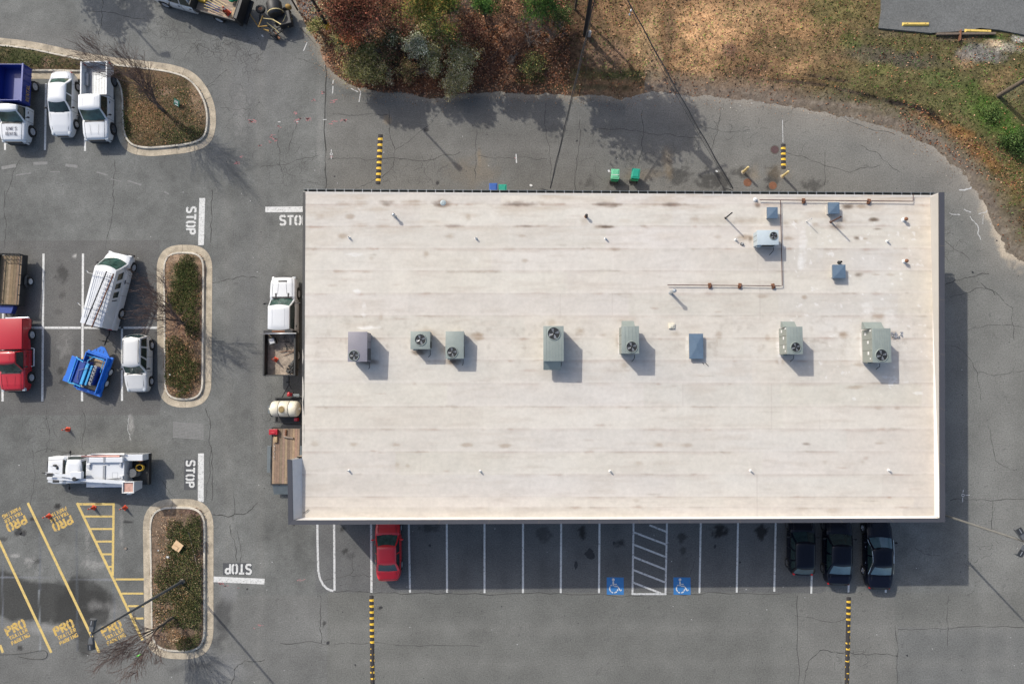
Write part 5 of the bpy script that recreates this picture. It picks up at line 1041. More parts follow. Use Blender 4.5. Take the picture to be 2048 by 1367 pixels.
wire('third strand close beside the slanting cable', ext(t2, wb2, .3)+Vector((.1, .1, .1)), wb2+Vector((.0, 0, -.1)), .6, .009)
wire('fine wire crossing the woods toward the lower left', P(1080, 10, 7), P(860, 245, 3.4), .05, .006)
wire('fine vertical wire over the shaded asphalt', P(1186, -10, 8.2), P(1166, 215, 5.0), .05, .006)
for (x, y, lab) in [(1262, 21, 'white insulator bulb, upper of two on the slanting cable'), (1259, 29, 'white insulator bulb, lower of two beside the slanting cable')]:
    q = P(x, y, 7.2); m_ = MB(); m_.ell((q.x, q.y, q.z), .06, .09, .06, 10, 6); tag(m_.build('insulator', 'white', None, True), lab, 'insulator')
for (x, y, lab) in [(1100, 380, 'tangle of service cable loops on the wall end of the left cable'), (1466, 379, 'tangle of service cable loops on the wall end of the slanting cable')]:
    m_ = MB(); q = P(x, y, 4.7)
    for k in range(4): m_.tube([(q.x, q.y-.1, q.z), (q.x-.2-.15*k, q.y+.04*k, q.z+.05), (q.x-.5-.15*k, q.y-.02, q.z+.02), (q.x-.6, q.y-.2, q.z-.1)], .012, 5)
    tag(m_.build('cable_loops', 'steel_dark'), lab, 'cable')

# ================================================================= CONES AND LITTER
cone_src = None
def cone(label, bx, by, z=0.0, s=1.0, group='orange traffic cones', lying=None):
    global cone_src
    if cone_src is None:
        r = empty('traffic_cone', (0, 0, 0)); b = MB(); b.box(-.16, .16, -.16, .16, 0, .035, .03); b.build('base', 'cone', r)
        b = MB(); b.lathe((0, 0), [(.145, .03), (.13, .05), (.095, .27)], 18); b.lathe((0, 0), [(.0955, .27), (.0655, .46)], 18); b.lathe((0, 0), [(.065, .46), (.028, .70), (.022, .71), (0, .71)], 18); b.build('body', 'cone', r, True, auto=60)
        b = MB(); b.lathe((0, 0), [(.0695, .46), (.050, .57)], 18); b.build('band', 'cone_band', r, True)
        cone_src = r; c = r
    else: c = copy_tree(cone_src)
    c.location = P(bx, by, z); c.scale = (s, s, s); c.rotation_euler = (0, 0, rg.uniform(0, 1.5))
    if lying is not None: c.rotation_euler = lying
    return tag(c, label, 'traffic cone', group)
cone('lone orange cone above the bucket truck', 136.5, 858)
cone('orange cone standing on the upside-down PRO stencil', 98.5, 1031)
cone('orange cone inside the yellow hatched triangle', 188, 1014.5)
cone('orange cone in the bucket truck shadow by the island kerb', 250.5, 1014.5)
# cardboard, green sign, stakes
q = P(356, 1092, .56); r = empty('cardboard_box', q, R(-35), 'flattened cardboard box lying on the shrubs of the southern island', 'cardboard box'); m_ = MB(); m_.box(-.36, .30, -.30, .30, 0, .02); m_.build('sheet', 'cardboard', r)
m_ = MB(); m_.hexa([(-.36, .30, .022), (.30, .30, .022), (.30, .02, .06), (-.36, .02, .06)], [(-.36, .30, .03), (.30, .30, .03), (.30, .02, .07), (-.36, .02, .07)]); m_.hexa([(-.30, -.32, .03), (.1, -.32, .03), (.1, -.05, .05), (-.30, -.05, .05)], [(-.30, -.32, .04), (.1, -.32, .04), (.1, -.05, .06), (-.30, -.05, .06)]); m_.build('flap', 'cardboard', r)
q = P(357, 208, .2); r = empty('ground_sign', q, R(-28), 'small dark green sign board with white stripes in the leafy island', 'sign'); m_ = MB()
T = Matrix.Translation((0, 0, .25)) @ Matrix.Rotation(R(35), 4, 'X'); m_.X = T; m_.box(-.24, .24, -.24, .24, 0, .03, .01); m_.build('board', 'sign_green', r); m_ = MB(); m_.X = T; m_.box(-.1, .16, -.20, -.14, .031, .036)
for i in range(3): m_.box(-.16+i*.11, -.10+i*.11, -.05, .14, .031, .036)
m_.build('lettering', 'white', r); m_ = MB(); m_.box(-.03, .03, -.03, .03, -.1, .25); m_.build('stake', 'steel_dark', r)
def stick(label, pts, r_=.02, m='bark_pale', z=.35, name='dead_branch', cat='branch'):
    m_ = MB(); m_.tube([P(a, b, zz) for (a, b), zz in zip(pts, z if isinstance(z, (list, tuple)) else [z]*len(pts))], [r_*(1-.6*i/(len(pts)-1)) for i in range(len(pts))], 6); return tag(m_.build(name, m, None, True), label, cat)
stick('long thin pale pole lying across the southern island shrubs', [(377.5, 1064), (384, 1090), (391, 1118), (405, 1163)], .03, z=[.5, .4, .4, .2], name='fallen_pole', cat='pole')
stick('curved pale branch on the southern island', [(349, 1122), (349, 1130), (353, 1138), (359, 1146)], .016)
stick('curled pale branch at the foot of the middle island', [(353, 780), (360, 782), (366, 776), (371, 770), (378, 774), (381, 785)], .015)
stick('hooked white branch beside the van and the middle island', [(282, 588), (287, 594), (284, 602), (291, 614)], .016, z=[.8, .9, .7, .8])
stick('thin root crossing the kerb into the woods', [(600, 56), (612, 68), (622, 80), (634, 95)], .022, 'bark', z=.06)
# hose loop
pts = [(-6, 1308), (10, 1308), (40, 1307), (70, 1302), (86, 1299), (94, 1302), (96, 1309), (91, 1316), (78, 1318), (55, 1316), (38, 1312)]
m_ = MB(); m_.tube(smoothpoly([tuple(P(a, b, .02)) [:2] for a, b in pts], False, 2) and [Vector((*p, .02)) for p in smoothpoly([tuple(P(a, b).xy) for a, b in pts], False, 2)], .013, 5); tag(m_.build('hose', 'steel_dark'), 'thin black hose looped on the asphalt below the yellow bays', 'hose')
q = P(279, 1309, .03); r = empty('plastic_bottle', q, R(25), 'bright green plastic bottle under the bare tree at the bottom', 'bottle'); m_ = MB(); m_.X = Matrix.Rotation(R(90), 4, 'Y'); m_.lathe((0, 0), [(0, -.2), (.05, -.2), (.055, .05), (.02, .14), (.02, .18), (0, .18)], 12); m_.X = Matrix.Identity(4); m_.build('body', mat('bottle_green', (.12, .55, .06), rough=.25), r, True, auto=40); m_ = MB(); m_.X = Matrix.Rotation(R(90), 4, 'Y'); m_.lathe((0, 0), [(.023, .175), (.023, .20), (0, .2)], 10); m_.build('cap', 'white', r)
def rag(label, x, y, w_, z=.02, m='white'):
    m_ = MB(); q = P(x, y, z); n = 5
    vs = [(q.x+(i/(n-1)-.5)*w_+rg.uniform(-.03, .03), q.y+(j/(n-1)-.5)*w_*.7+rg.uniform(-.03, .03), z+rg.uniform(0, .06)) for j in range(n) for i in range(n)]
    m_.add(vs, [(j*n+i, j*n+i+1, (j+1)*n+i+1, (j+1)*n+i) for j in range(n-1) for i in range(n-1) if (i, j) not in ((0, 0), (n-2, n-2))]); return tag(m_.build('litter_scrap', m, None, True), label, 'litter')
rag('white paper scrap on the asphalt by the back wall, right of the teal bin', 1062, 371, .2); rag('white scrap under the slanting cable', 1433, 343, .17); rag('crumpled pale scrap beside the island kerb near the yellow bays', 251, 1096, .22, m='bark_pale'); rag('white litter in the southern island shrubs', 336, 1113, .2, .4); rag('small white litter left edge of the southern island', 317, 1100, .14, .3); rag('pale litter on the lower part of the middle island', 340, 749, .13, .35)
rag('white plastic scrap on the left lid of the green bins', 1218, 342, .22, 1.1)
# timbers by the upper lot
for (a, b, w_, m_n, lab) in [((1872, 69), (1990, 68), .16, 'pole_wood', 'long dark railway timber lying below the upper lot'), ((1919, 62), (1918, 83), .06, 'rust', 'rusty short beam crossing the long timber')]:
    A, B = P(*a, .48), P(*b, .5 if 'rusty' in lab else .48); m_ = MB(); L_ = (B-A).length; m_.X = Matrix.Translation((A+B)/2) @ Matrix.Rotation(math.atan2((B-A).y, (B-A).x), 4, 'Z'); m_.box(-L_/2, L_/2, -w_/2, w_/2, -.05, .12 if 'rusty' not in lab else .22, .015); tag(m_.build('timber', m_n), lab, 'timber')
# ================================================================= VEHICLES
def interp(pts, x):
    if x <= pts[0][0]: return pts[0][1]
    for (a, b), (c, d) in zip(pts, pts[1:]):
        if x <= c: return b+(d-b)*(x-a)/(c-a) if c > a else d
    return pts[-1][1]
def wheel(parent, x, y, r, w, s, rim='rim', name='wheel', spokes=5):
    o = empty(name, (x, y, r)); o.parent = parent
    t = MB(); t.X = Matrix.Rotation(R(-90)*s, 4, 'X')
    t.lathe((0, 0), [(r*.60, -w/2), (r*.93, -w/2), (r, -w*.32), (r, w*.32), (r*.93, w/2), (r*.66, w/2), (r*.62, w*.36)], 28); t.build('tyre', 'tyre', o, True, auto=50)
    m = MB(); m.X = t.X; m.lathe((0, 0), [(r*.63, w*.34), (r*.63, w*.44), (r*.56, w*.44), (r*.54, w*.22), (0, w*.20)], 28)
    m.lathe((0, 0), [(0, w*.40), (r*.14, w*.40), (r*.17, w*.2)], 14)
    for k in range(spokes):
        a = 2*math.pi*k/spokes; m.X = t.X @ Matrix.Rotation(a, 4, 'Z'); m.hexa([(r*.1, -r*.08, w*.24), (r*.57, -r*.06, w*.24), (r*.57, r*.06, w*.24), (r*.1, r*.08, w*.24)], [(r*.1, -r*.07, w*.42), (r*.57, -r*.05, w*.43), (r*.57, r*.05, w*.43), (r*.1, r*.07, w*.42)])
    m.build('rim', rim, o, True, auto=35); return o
def loft_body(xs, hw, zt, arches, zlo=.26, crown=.035, shoulder=.22, soft=.88, endsoft=True):
    """closed car shell: stations along x, mirrored section; arches = [(x, r, zc)]"""
    secs = []
    for x in xs:
        w = hw(x); top = zt(x); lo = zlo
        for ax, ar, az in arches:
            if abs(x-ax) < ar: lo = max(lo, az+math.sqrt(ar*ar-(x-ax)**2))
        lo = min(lo, top-.16); sh_ = max(lo+.04, top-shoulder)
        sec = [(0, lo), (w*.90, lo), (w*.975, lo+.025), (w*1.0, lo+(sh_-lo)*.55), (w*.998, sh_), (w*.975, sh_+(top-sh_)*.5), (w*.93, top-.035), (w*soft, top-.004), (w*.5, top+crown*.75), (0, top+crown)]
        secs.append([(x, y, z) for y, z in sec]+[(x, -y, z) for y, z in sec[-2:0:-1]])
    n = len(secs[0]); vs = [v for s in secs for v in s]
    fs = [(i*n+k, i*n+(k+1) % n, (i+1)*n+(k+1) % n, (i+1)*n+k) for i in range(len(secs)-1) for k in range(n)]
    fs = [f[::-1] for f in fs]; fs += [tuple(range(n)), tuple(range((len(secs)-1)*n, len(secs)*n))[::-1]]
    return vs, fs
def stations(x0, x1, arches, extra=(), n=26):
    s = {round(x0+(x1-x0)*(i/n), 3) for i in range(n+1)}
    s |= {round(x0+d, 3) for d in (.02, .06, .13, .24)}|{round(x1-d, 3) for d in (.02, .06, .13, .24)}
    for ax, ar, az in arches:
        for k in range(13): s.add(round(ax+ar*math.cos(math.pi*k/12), 3))
        s |= {round(ax-ar-.004, 3), round(ax+ar+.004, 3)}
    s |= {round(e, 3) for e in extra}
    return sorted(v for v in s if x0 <= v <= x1)
def bil(q, u, v): a, b, c, d = q; return (a*(1-u)+b*u)*(1-v)+(d*(1-u)+c*u)*v
def panel(name, q, m, parent, u0=.06, u1=.94, v0=.1, v1=.92, off=.012, bulge=.02, skew=(0, 0), n=5, rnd=.0):
    q = [Vector(p) for p in q]; nr = (q[1]-q[0]).cross(q[3]-q[0]).normalized(); cen = sum(q, Vector())/4
    if nr.dot(Vector((0, 0, 1))) < -.3: nr = -nr
    mb = MB(); vs = []
    for j in range(n+1):
        for i in range(n+1):
            s, t = i/n, j/n
            a0 = u0+skew[0]*t; a1 = u1+skew[1]*t; p = bil(q, a0+(a1-a0)*s, v0+(v1-v0)*t)
            vs.append(p+nr*(off+bulge*(1-(2*s-1)**2)*(.6+.4*(1-(2*t-1)**2))))
    mb.add(vs, [(j*(n+1)+i, j*(n+1)+i+1, (j+1)*(n+1)+i+1, (j+1)*(n+1)+i) for j in range(n) for i in range(n)])
    return mb.build(name, m, parent, True)
def greenhouse(parent, A, B, C, D, zb, zr_, wb, wr, m, glass=('glass_green', 'glass', 'glass'), side_split=(.5,), crown=.04, side=True, bevel=.12, pillar=.055, roofname='cabin', rear=True, zc=None, wshield=None, side_v=(.12, .86), sideskew=True, side_range=(0.02, .98), fb=.17, rb=.12):
    """A: windscreen base x, B: roof front x, C: roof rear x, D: rear glass base x; curved screens, tumblehome sides, crowned roof"""
    ed = .05
    def lv(v):
        k = v+.10*v*(1-v)*1.6; w = wb*.95+(wr-wb*.95)*(v**1.35); zt_ = zb+(zr_-ed-zb)*v
        return w, A+(B-A)*k, D+(C-D)*k, zt_
    def S(face, u, v, off=0.0):
        w, xf_, xr_, z = lv(v); f_ = fb*(1-.35*v); r__ = rb*(1-.3*v); side_b = .025
        if face == 'f': y = w*(1-2*u); return Vector((xf_+f_*(1-(y/w)**2)+off*.8, y, z+off*.6))
        if face == 'r': y = w*(2*u-1); return Vector((xr_-r__*(1-(y/w)**2)-off*.8, y, z+off*.5))
        s_ = 1 if face == 'l' else -1; x = xf_+(xr_-xf_)*u; return Vector((x, s_*(w+side_b*(1-(2*u-1)**2)*(1-v)+off), z+off*.3))
    mb = MB(); n = 10; nv = 6
    for face in 'frlR':
        fc = {'f': 'f', 'r': 'r', 'l': 'l', 'R': 'x'}[face]; vs = [S(fc, i/n, j/nv) for j in range(nv+1) for i in range(n+1)]
        q = [(j*(n+1)+i, j*(n+1)+i+1, (j+1)*(n+1)+i+1, (j+1)*(n+1)+i) for j in range(nv) for i in range(n)]
        if fc in 'fl': q = [c[::-1] for c in q]
        if fc == 'f': q = [c[::-1] for c in q]
        mb.add(vs, q)
    w, xf_, xr_, z = lv(1.0); vs = []
    for j in range(n+1):
        for i in range(n+1):
            u, t = i/n, j/n; y = w*(1-2*u); xa = xf_+fb*.65*(1-(y/w)**2); xb = xr_-rb*.7*(1-(y/w)**2)
            e = (1-abs(2*u-1)**5)*(1-abs(2*t-1)**7); vs.append((xa+(xb-xa)*t, y, z+ed*(e**.5)+crown*(1-(y/w)**2)*e))
    mb.add(vs, [(j*(n+1)+i, (j+1)*(n+1)+i, (j+1)*(n+1)+i+1, j*(n+1)+i+1)[::-1] for j in range(n) for i in range(n)])
    o = mb.build(roofname, m, parent)
    bm = bmesh.new(); bm.from_mesh(o.data); bmesh.ops.remove_doubles(bm, verts=bm.verts[:], dist=.0015); bmesh.ops.recalc_face_normals(bm, faces=bm.faces[:]); bm.to_mesh(o.data); bm.free()
    o.data.polygons.foreach_set('use_smooth', [True]*len(o.data.polygons)); o.data.set_sharp_from_angle(angle=R(48))
    def pane(name, face, u0, u1, v0, v1, mm, off=.010, k=8):
        g_ = MB(); vs = [S(face, u0+(u1-u0)*i/k, v0+(v1-v0)*j/k, off) for j in range(k+1) for i in range(k+1)]
        g_.add(vs, [(j*(k+1)+i, j*(k+1)+i+1, (j+1)*(k+1)+i+1, (j+1)*(k+1)+i) for j in range(k) for i in range(k)])
        po = g_.build(name, mm, o); bm = bmesh.new(); bm.from_mesh(po.data); cc = Vector((0, 0, 0)); bmesh.ops.recalc_face_normals(bm, faces=bm.faces[:])
        f0 = bm.faces[:][len(bm.faces)//2]; cen = f0.calc_center_median(); ref = cen-Vector(((xf_+xr_)/2, 0, zb))
        if f0.normal.dot(ref) < 0: bmesh.ops.reverse_faces(bm, faces=bm.faces[:])
        bm.to_mesh(po.data); bm.free(); po.data.polygons.foreach_set('use_smooth', [True]*len(po.data.polygons)); return po
    pane('windscreen', 'f', .05, .95, .03, .93, glass[0])
    if rear: pane('rear_window', 'r', .09, .91, .10, .90, glass[2])
    if side:
        sp = [side_range[0], *side_split, side_range[1]]
        for face in 'lx':
            for u0, u1 in zip(sp, sp[1:]): pane('side_window', face, u0+pillar*.5, u1-pillar*.5, side_v[0], side_v[1], glass[1])
    return o
def seam(mb, pts, r=.010): mb.tube(pts, r, 4)
def mirror_(parent, x, y, z, s, m='trim', L=.20):
    b = MB(); b.tube([(x, y-.03*s, z-.03), (x-.02, y+L*.5*s, z)], .025, 6); b.X = Matrix.Translation((x-.03, y+L*s*.8, z)); b.ell((0, 0, .02), .07, .115, .085, 12, 8); b.build('wing_mirror', m, parent, True)
def lights(parent, xf, xr, W_, zf, zr_, hl=True, tl=True, fl=.30, tlw=.22, dark=False):
    for s in (-1, 1):
        if hl: b = MB(); b.ell((xf-.27, s*(W_/2*.70), zf+.0), .24, .15, .085, 14, 8); b.build('headlight', 'headlight' if not dark else 'glass', parent, True)
        if tl: b = MB(); b.box(xr+.05, xr+.17, s*(W_/2-.20)-s*tlw*.5, s*(W_/2-.17), zr_-.10, zr_+.05, .03); b.build('taillight', 'taillight', parent, True)
def place(r, rear_px, front_px, s, W_, z=.35):
    a, b = P(*rear_px, z), P(*front_px, z); h = (b-a); ang = math.atan2(h.y, h.x); mid = (a+b)/2; left = Vector((-math.sin(ang), math.cos(ang), 0))
    c = mid-left*s*W_/2; r.location = (c.x, c.y, 0); r.rotation_euler = (0, 0, ang); return h.length
def sedan(label, cat, rear_px, front_px, s, m, name='parked_car', Lw=None, W_=1.84, fo=.92, ro=1.08, zh=.92, zd=1.02, zroof=1.44, A=.85, B=.05, C=-1.05, D=-1.75, wr=.60, wb=.80, rim='rim', glass=('glass_green', 'glass', 'glass'), split=(.46,), rw=.335, mirror='car', suv=False, chrome=False, roofrails=False, sunroof=False, group='parked cars'):
    if m in ('car_black', 'car_grey') and glass[0] == 'glass_green': glass = ('glass', 'glass', 'glass_pale')
    r = empty(name, (0, 0, 0), 0, label, cat, group); wb_l = place(r, rear_px, front_px, s, W_)
    if Lw: wb_l = Lw
    ax = wb_l/2; xf, xr = ax+fo, -ax-ro; ar = rw+.055
    arches = [(ax, ar, rw-.01), (-ax, ar, rw-.01)]
    xc = (xf+xr)/2; hl = (xf-xr)/2
    hw = lambda x: W_/2*(1-.05*abs((x-xc)/hl)**2-.21*abs((x-xc)/hl)**6-.16*abs((x-xc)/hl)**24)
    # hood and deck lines
    zt_pts = [(xr, .78), (xr+.05, .90 if not suv else .95), (xr+.22, zd-.015), (D+.0, zd), (D+.3, .97), (A-.2, .97), (A+.15, zh+.05), (xf-.75, zh-.06), (xf-.28, zh-.17), (xf-.08, zh-.28), (xf, zh-.42)]
    vs, fs = loft_body(stations(xr, xf, arches, [p[0] for p in zt_pts]), hw, lambda x: interp(zt_pts, x), arches, .24)
    b = MB(); b.add(vs, fs); b.cur = 1
    top = lambda x, y: interp(zt_pts, x)+.035*(1-(abs(y)/hw(x))**2)+.001
    for ss in (-1, 1):
        seam(b, [(A+.10, ss*.72*W_/2, top(A+.10, .72*W_/2)), (xf-.5, ss*.66*W_/2, top(xf-.5, .66*W_/2)-.0), (xf-.2, ss*.60*W_/2, top(xf-.2, .6*W_/2)-.02)])
        for xd in (A-.1, (A+C)/2+.05, C-.15): seam(b, [(xd, ss*(hw(xd)+.001), .35), (xd, ss*(hw(xd)*.998+.002), .78), (xd, ss*(hw(xd)*.95), .955)], .010)
    seam(b, [(xf-.2, y*W_/2*.6, top(xf-.2, y*W_/2*.6)-.02+.01*(1-y*y)) for y in (-1, -.5, 0, .5, 1)])
    if not suv: seam(b, [(xr+.16, y*W_/2*.72, top(xr+.16, y*W_/2*.72)) for y in (-1, -.5, 0, .5, 1)]); [seam(b, [(D+.02, q*W_/2*.66, top(D, W_/2*.66)), (xr+.16, q*W_/2*.72, top(xr+.16, W_/2*.72))]) for q in (-1, 1)]
    body = b.build('body', [m, 'trim'], r, True, auto=42)
    cab = greenhouse(r, A, B, C, D, .93, zroof, W_/2*.97, W_/2*wr/.6*.71, m, glass, split)
    for ss in (-1, 1):
        for xx in (ax, -ax): wheel(r, xx, ss*(W_/2-.115), rw, .21, ss, rim)
        mirror_(r, A-.28, ss*(W_/2-.03), 1.0, ss, m if mirror == 'car' else 'trim')
        for xd in ((A+C)/2+.18, C-.02): h = MB(); h.box(xd-.02, xd+.12, ss*(W_/2-.012), ss*(W_/2+.022), .80, .83, .005); h.build('door_handle', m if not chrome else 'chrome', body)
    lights(r, xf, xr, W_*.95, zh-.24, .80 if not suv else .95, dark=(m in ('car_black', 'car_grey')))
    g = MB(); g.box(xf-.06, xf+.012, -.42, .42, .42, .60, .02); g.build('grille', 'trim', body)
    f = MB(); f.X = Matrix.Identity(4); f.box(A+.02, A+.13, -W_/2*.66, W_/2*.66, zh+.02, zh+.062, .01); f.build('cowl', 'trim', body)
    for y0 in (-.35, .25): w_ = MB(); w_.tube([(A+.08, y0, zh+.07), (A-.22, y0+.42, 1.10)], .012, 4); w_.build('wiper', 'trim', cab)
    if chrome:
        for ss in (-1, 1):
            c = MB(); c.tube([(A-.12, ss*W_/2*.95, 1.0), (B-.12, ss*W_/2*.795, zroof-.11), (B-.5, ss*W_/2*.765, zroof-.065), (C+.2, ss*W_/2*.765, zroof-.075), (D+.15, ss*W_/2*.93, 1.03)], .016, 5); c.build('chrome_strip', 'chrome', cab)
    if roofrails:
        for ss in (-1, 1): c = MB(); c.tube([(B-.1, ss*W_/2*.64, zroof-.02), (B-.25, ss*W_/2*.65, zroof+.04), (C+.25, ss*W_/2*.65, zroof+.04), (C+.1, ss*W_/2*.64, zroof-.02)], .02, 6); c.build('roof_rail', 'trim', cab)
    if sunroof: c = MB(); c.box(C+.25, B-.12, -.42, .42, zroof+.02, zroof+.042, .01); c.build('sunroof', 'glass', cab)
    return r
sedan('white saloon parked nose-down between the blue dump-bed pickup and the white pickup', 'car', (156.5, 174), (154, 249), 1, 'car_white', fo=.98, ro=1.0, mirror='trim', A=.72, B=-.02, C=-1.25, D=-1.85, glass=('glass', 'glass', 'glass_green'))
sedan('small white estate car beside the middle island, with branches over its tail', 'car', (305, 690), (304, 762), 1, 'car_cream', fo=.78, ro=.72, suv=True, zd=1.02, zroof=1.62, zh=1.02, A=.72, B=.15, C=-1.75, D=-1.98, wr=.62, W_=1.75, roofrails=True, split=(.34, .68), mirror='trim', rw=.34)
sedan('red saloon parked nose-in under the south edge of the roof', 'car', (804.5, 1128.5), (803, 1055), -1, 'car_red2', ro=1.0, C=-.9, D=-1.62, A=.95, B=.2, rim='rim', W_=1.82)
sedan('dark hatchback, leftmost of the three dark cars at the south front', 'car', (1573, 1121.5), (1573.5, 1052), 1, 'car_grey', suv=True, ro=.72, zroof=1.52, zd=1.0, C=-1.35, D=-1.85, A=.95, B=.3, wr=.60, W_=1.80, rim='rim_dark', split=(.36, .7), mirror='trim', Lw=2.62)
sedan('plain black saloon in the middle of the three dark cars', 'car', (1643.7, 1134), (1644.6, 1052), 1, 'car_black', ro=1.02, zroof=1.47, A=1.05, B=.3, C=-.9, D=-1.75, W_=1.90, rim='rim_dark', mirror='trim', Lw=2.95)
sedan('black saloon with chrome window trim and bright wheels, rightmost of the three dark cars', 'car', (1725, 1140), (1724.5, 1055), 1, 'car_black', ro=1.15, zroof=1.46, A=.95, B=.25, C=-.85, D=-1.65, W_=1.86, rim='chrome', chrome=True, glass=('glass_pale', 'glass', 'glass_pale'), Lw=2.95)

def side_poly(x0, x1, z0, z1, arch):
    pts = [(x0, z0)]
    for ax, ar, az in arch:
        pts.append((ax-ar, z0)) if az < z0 else None
        for k in range(13):
            t = math.pi-math.pi*k/12; z = az+ar*math.sin(t)
            if z > z0: pts.append((ax+ar*math.cos(t), z))
    return pts+[(x1, z0), (x1, z1), (x0, z1)]
def pickup(label, rear_px, front_px, s, m, name='pickup_truck', W_=2.0, fo=.98, ro=1.25, wl=None, crew=True, hz=1.16, zroof=1.90, bed=True, A=1.0, cabL=2.35, rw=.40, rim='rim', glassm=('glass_green', 'glass', 'glass'), cover=None, group='pickup trucks', cat='pickup truck', split=None, mirrorL=.26, scoop=False, bedm=None, bumper='trim'):
    r = empty(name, (0, 0, 0), 0, label, cat, group); wb_l = place(r, rear_px, front_px, s, W_, rw)
    if wl: wb_l = wl
    ax = wb_l/2; xf, xr = ax+fo, -ax-ro; ar = rw+.07; A_ = ax-A*.45; D_ = A_-cabL; B_ = A_-.62; C_ = D_+.14
    xcab = D_-.05
    arF = [(ax, ar, rw)]
    xc = (xf+xcab)/2; hlF = xf-xcab
    hw = lambda x: W_/2*(1-.17*max(0, (x-xf+.6)/.6)**2.8-.06*max(0, (x-xf+1.3)/1.3)**2)
    zt_pts = [(xcab, 1.12), (A_-.1, 1.12), (A_+.15, hz), (xf-.5, hz-.06), (xf-.16, hz-.13), (xf-.04, hz-.28), (xf, hz-.40)]
    vs, fs = loft_body(stations(xcab, xf, arF, [p[0] for p in zt_pts]), hw, lambda x: interp(zt_pts, x), arF, .36, .03, .26)
    b = MB(); b.add(vs, fs); b.cur = 1
    for ss in (-1, 1):
        seam(b, [(A_+.1, ss*.76*W_/2, hz+.012), (xf-.5, ss*.72*W_/2, hz-.042), (xf-.14, ss*.68*W_/2, hz-.125)])
        for xd in ([A_-.12, A_-1.15, D_+.02] if crew else [A_-.12, D_+.15]): seam(b, [(xd, ss*(hw(xd)+.002), .45), (xd, ss*(hw(xd)+.002), .90), (xd, ss*(hw(xd)*.96), 1.09)], .011)
    b.cur = 1; [seam(b, [(A_+.35, q_*.34, hz+.03), (xf-.35, q_*.26, hz-.02)], .006) for q_ in (-1, 1)]
    body = b.build('body', [m, 'trim'], r, True, auto=42)
    cab = greenhouse(r, A_, B_, C_, D_, 1.08, zroof, W_/2*.96, W_/2*.79, m, glassm, split or ((.5,) if crew else ()), rear=True)
    for k in range(5): q = MB(); 
    q = MB()
    for k in range(5): yy = (k-2)*.22; q.box(C_+.18, B_-.18, yy-.012, yy+.012, zroof+.02, zroof+.036)
    q.build('roof_rib', m, cab)
    q = MB(); q.prism([(xf-.35, -W_/2*.93), (xf-.08, -W_/2*.84), (xf+.07, -W_/2*.55), (xf+.09, 0), (xf+.07, W_/2*.55), (xf-.08, W_/2*.84), (xf-.35, W_/2*.93)], .42, .64); q.build('front_bumper', bumper, r, True)
    q = MB(); q.box(xf-.06, xf+.02, -.62, .62, .70, hz-.24, .03); g_ = q.build('grille', 'trim', r)
    q = MB(); q.box(A_+.02, A_+.16, -W_/2*.72, W_/2*.72, hz-.02, hz+.035, .01); q.build('cowl', 'trim', body)
    for ss in (-1, 1):
        q = MB(); q.box(xf-.26, xf-.01, ss*.66, ss*(W_/2-.10), .74, .95, .04); q.build('headlight', 'headlight', r, True)
        for xx in (ax, -ax): wheel(r, xx, ss*(W_/2-.13), rw, .26, ss, rim)
        mirror_(r, A_-.30, ss*(W_/2-.02), 1.20, ss, 'trim', mirrorL)
        for xd in ([A_-1.0, D_+.2] if crew else [D_+.35]): h = MB(); h.box(xd-.05, xd+.12, ss*(W_/2-.01), ss*(W_/2+.03), .98, 1.02, .006); h.build('door_handle', 'trim', body)
    for y0 in (-.4, .2): w_ = MB(); w_.tube([(A_+.08, y0, hz+.05), (A_-.15, y0+.5, 1.32)], .013, 4); w_.build('wiper', 'trim', cab)
    fr = MB(); fr.box(xr+.2, xcab+.2, -.50, -.38, .42, .60); fr.box(xr+.2, xcab+.2, .38, .50, .42, .60); fr.box(-ax-.07, -ax+.07, -W_/2+.25, W_/2-.25, rw-.06, rw+.08); fr.build('chassis_frame', 'steel_dark', r)
    x0, x1 = xr, xcab-.04
    if bed:
        bm_ = bedm or m; bd = empty('load_bed', (0, 0, 0)); bd.parent = r
        for ss in (-1, 1):
            q = MB(); pts = side_poly(x0, x1, .52, 1.32, [(-ax, ar, rw)]); q.xz(pts, ss*(W_/2), ss*(W_/2-.09)); q.box(x0, x1, ss*(W_/2+.004), ss*(W_/2-.10), 1.30, 1.345, .015); q.build('bed_side', bm_, bd)
            q = MB(); q.box(x0-.01, x0+.1, ss*(W_/2-.17), ss*(W_/2+.012), .86, 1.2, .02); q.build('taillight', 'taillight', bd)
        q = MB(); q.box(x0, x0+.07, -W_/2+.10, W_/2-.10, .62, 1.32, .015); q.build('tailgate', bm_, bd)
        q = MB(); q.box(x1-.06, x1, -W_/2+.09, W_/2-.09, .62, 1.30); q.build('bulkhead', bm_, bd)
        q = MB(); q.box(x0+.07, x1-.06, -W_/2+.09, W_/2-.09, .70, .76)
        for k in range(7): yy = (k-3)*.22; q.box(x0+.08, x1-.08, yy-.04, yy+.04, .76, .775)
        for ss in (-1, 1): q.box(-ax-.5, -ax+.5, ss*(W_/2-.09), ss*(W_/2-.34), .76, .98, .05)
        q.build('bed_floor', 'trim' if bm_ != 'car_cream' else 'steel', bd)
        q = MB(); q.box(x0-.17, x0-.01, -W_/2*.92, W_/2*.92, .50, .68, .04); q.build('rear_bumper', 'chrome', r, True)
    if cover:
        q = MB(); q.box(x0+.01, x1-.01, -W_/2+.03, W_/2-.03, 1.35, 1.42, .03); q.build('bed_cover', cover, r, True, auto=40)
    return r, dict(ax=ax, xf=xf, xr=xr, xcab=xcab, A=A_, B=B_, C=C_, D=D_, W=W_, cab=cab, body=body)
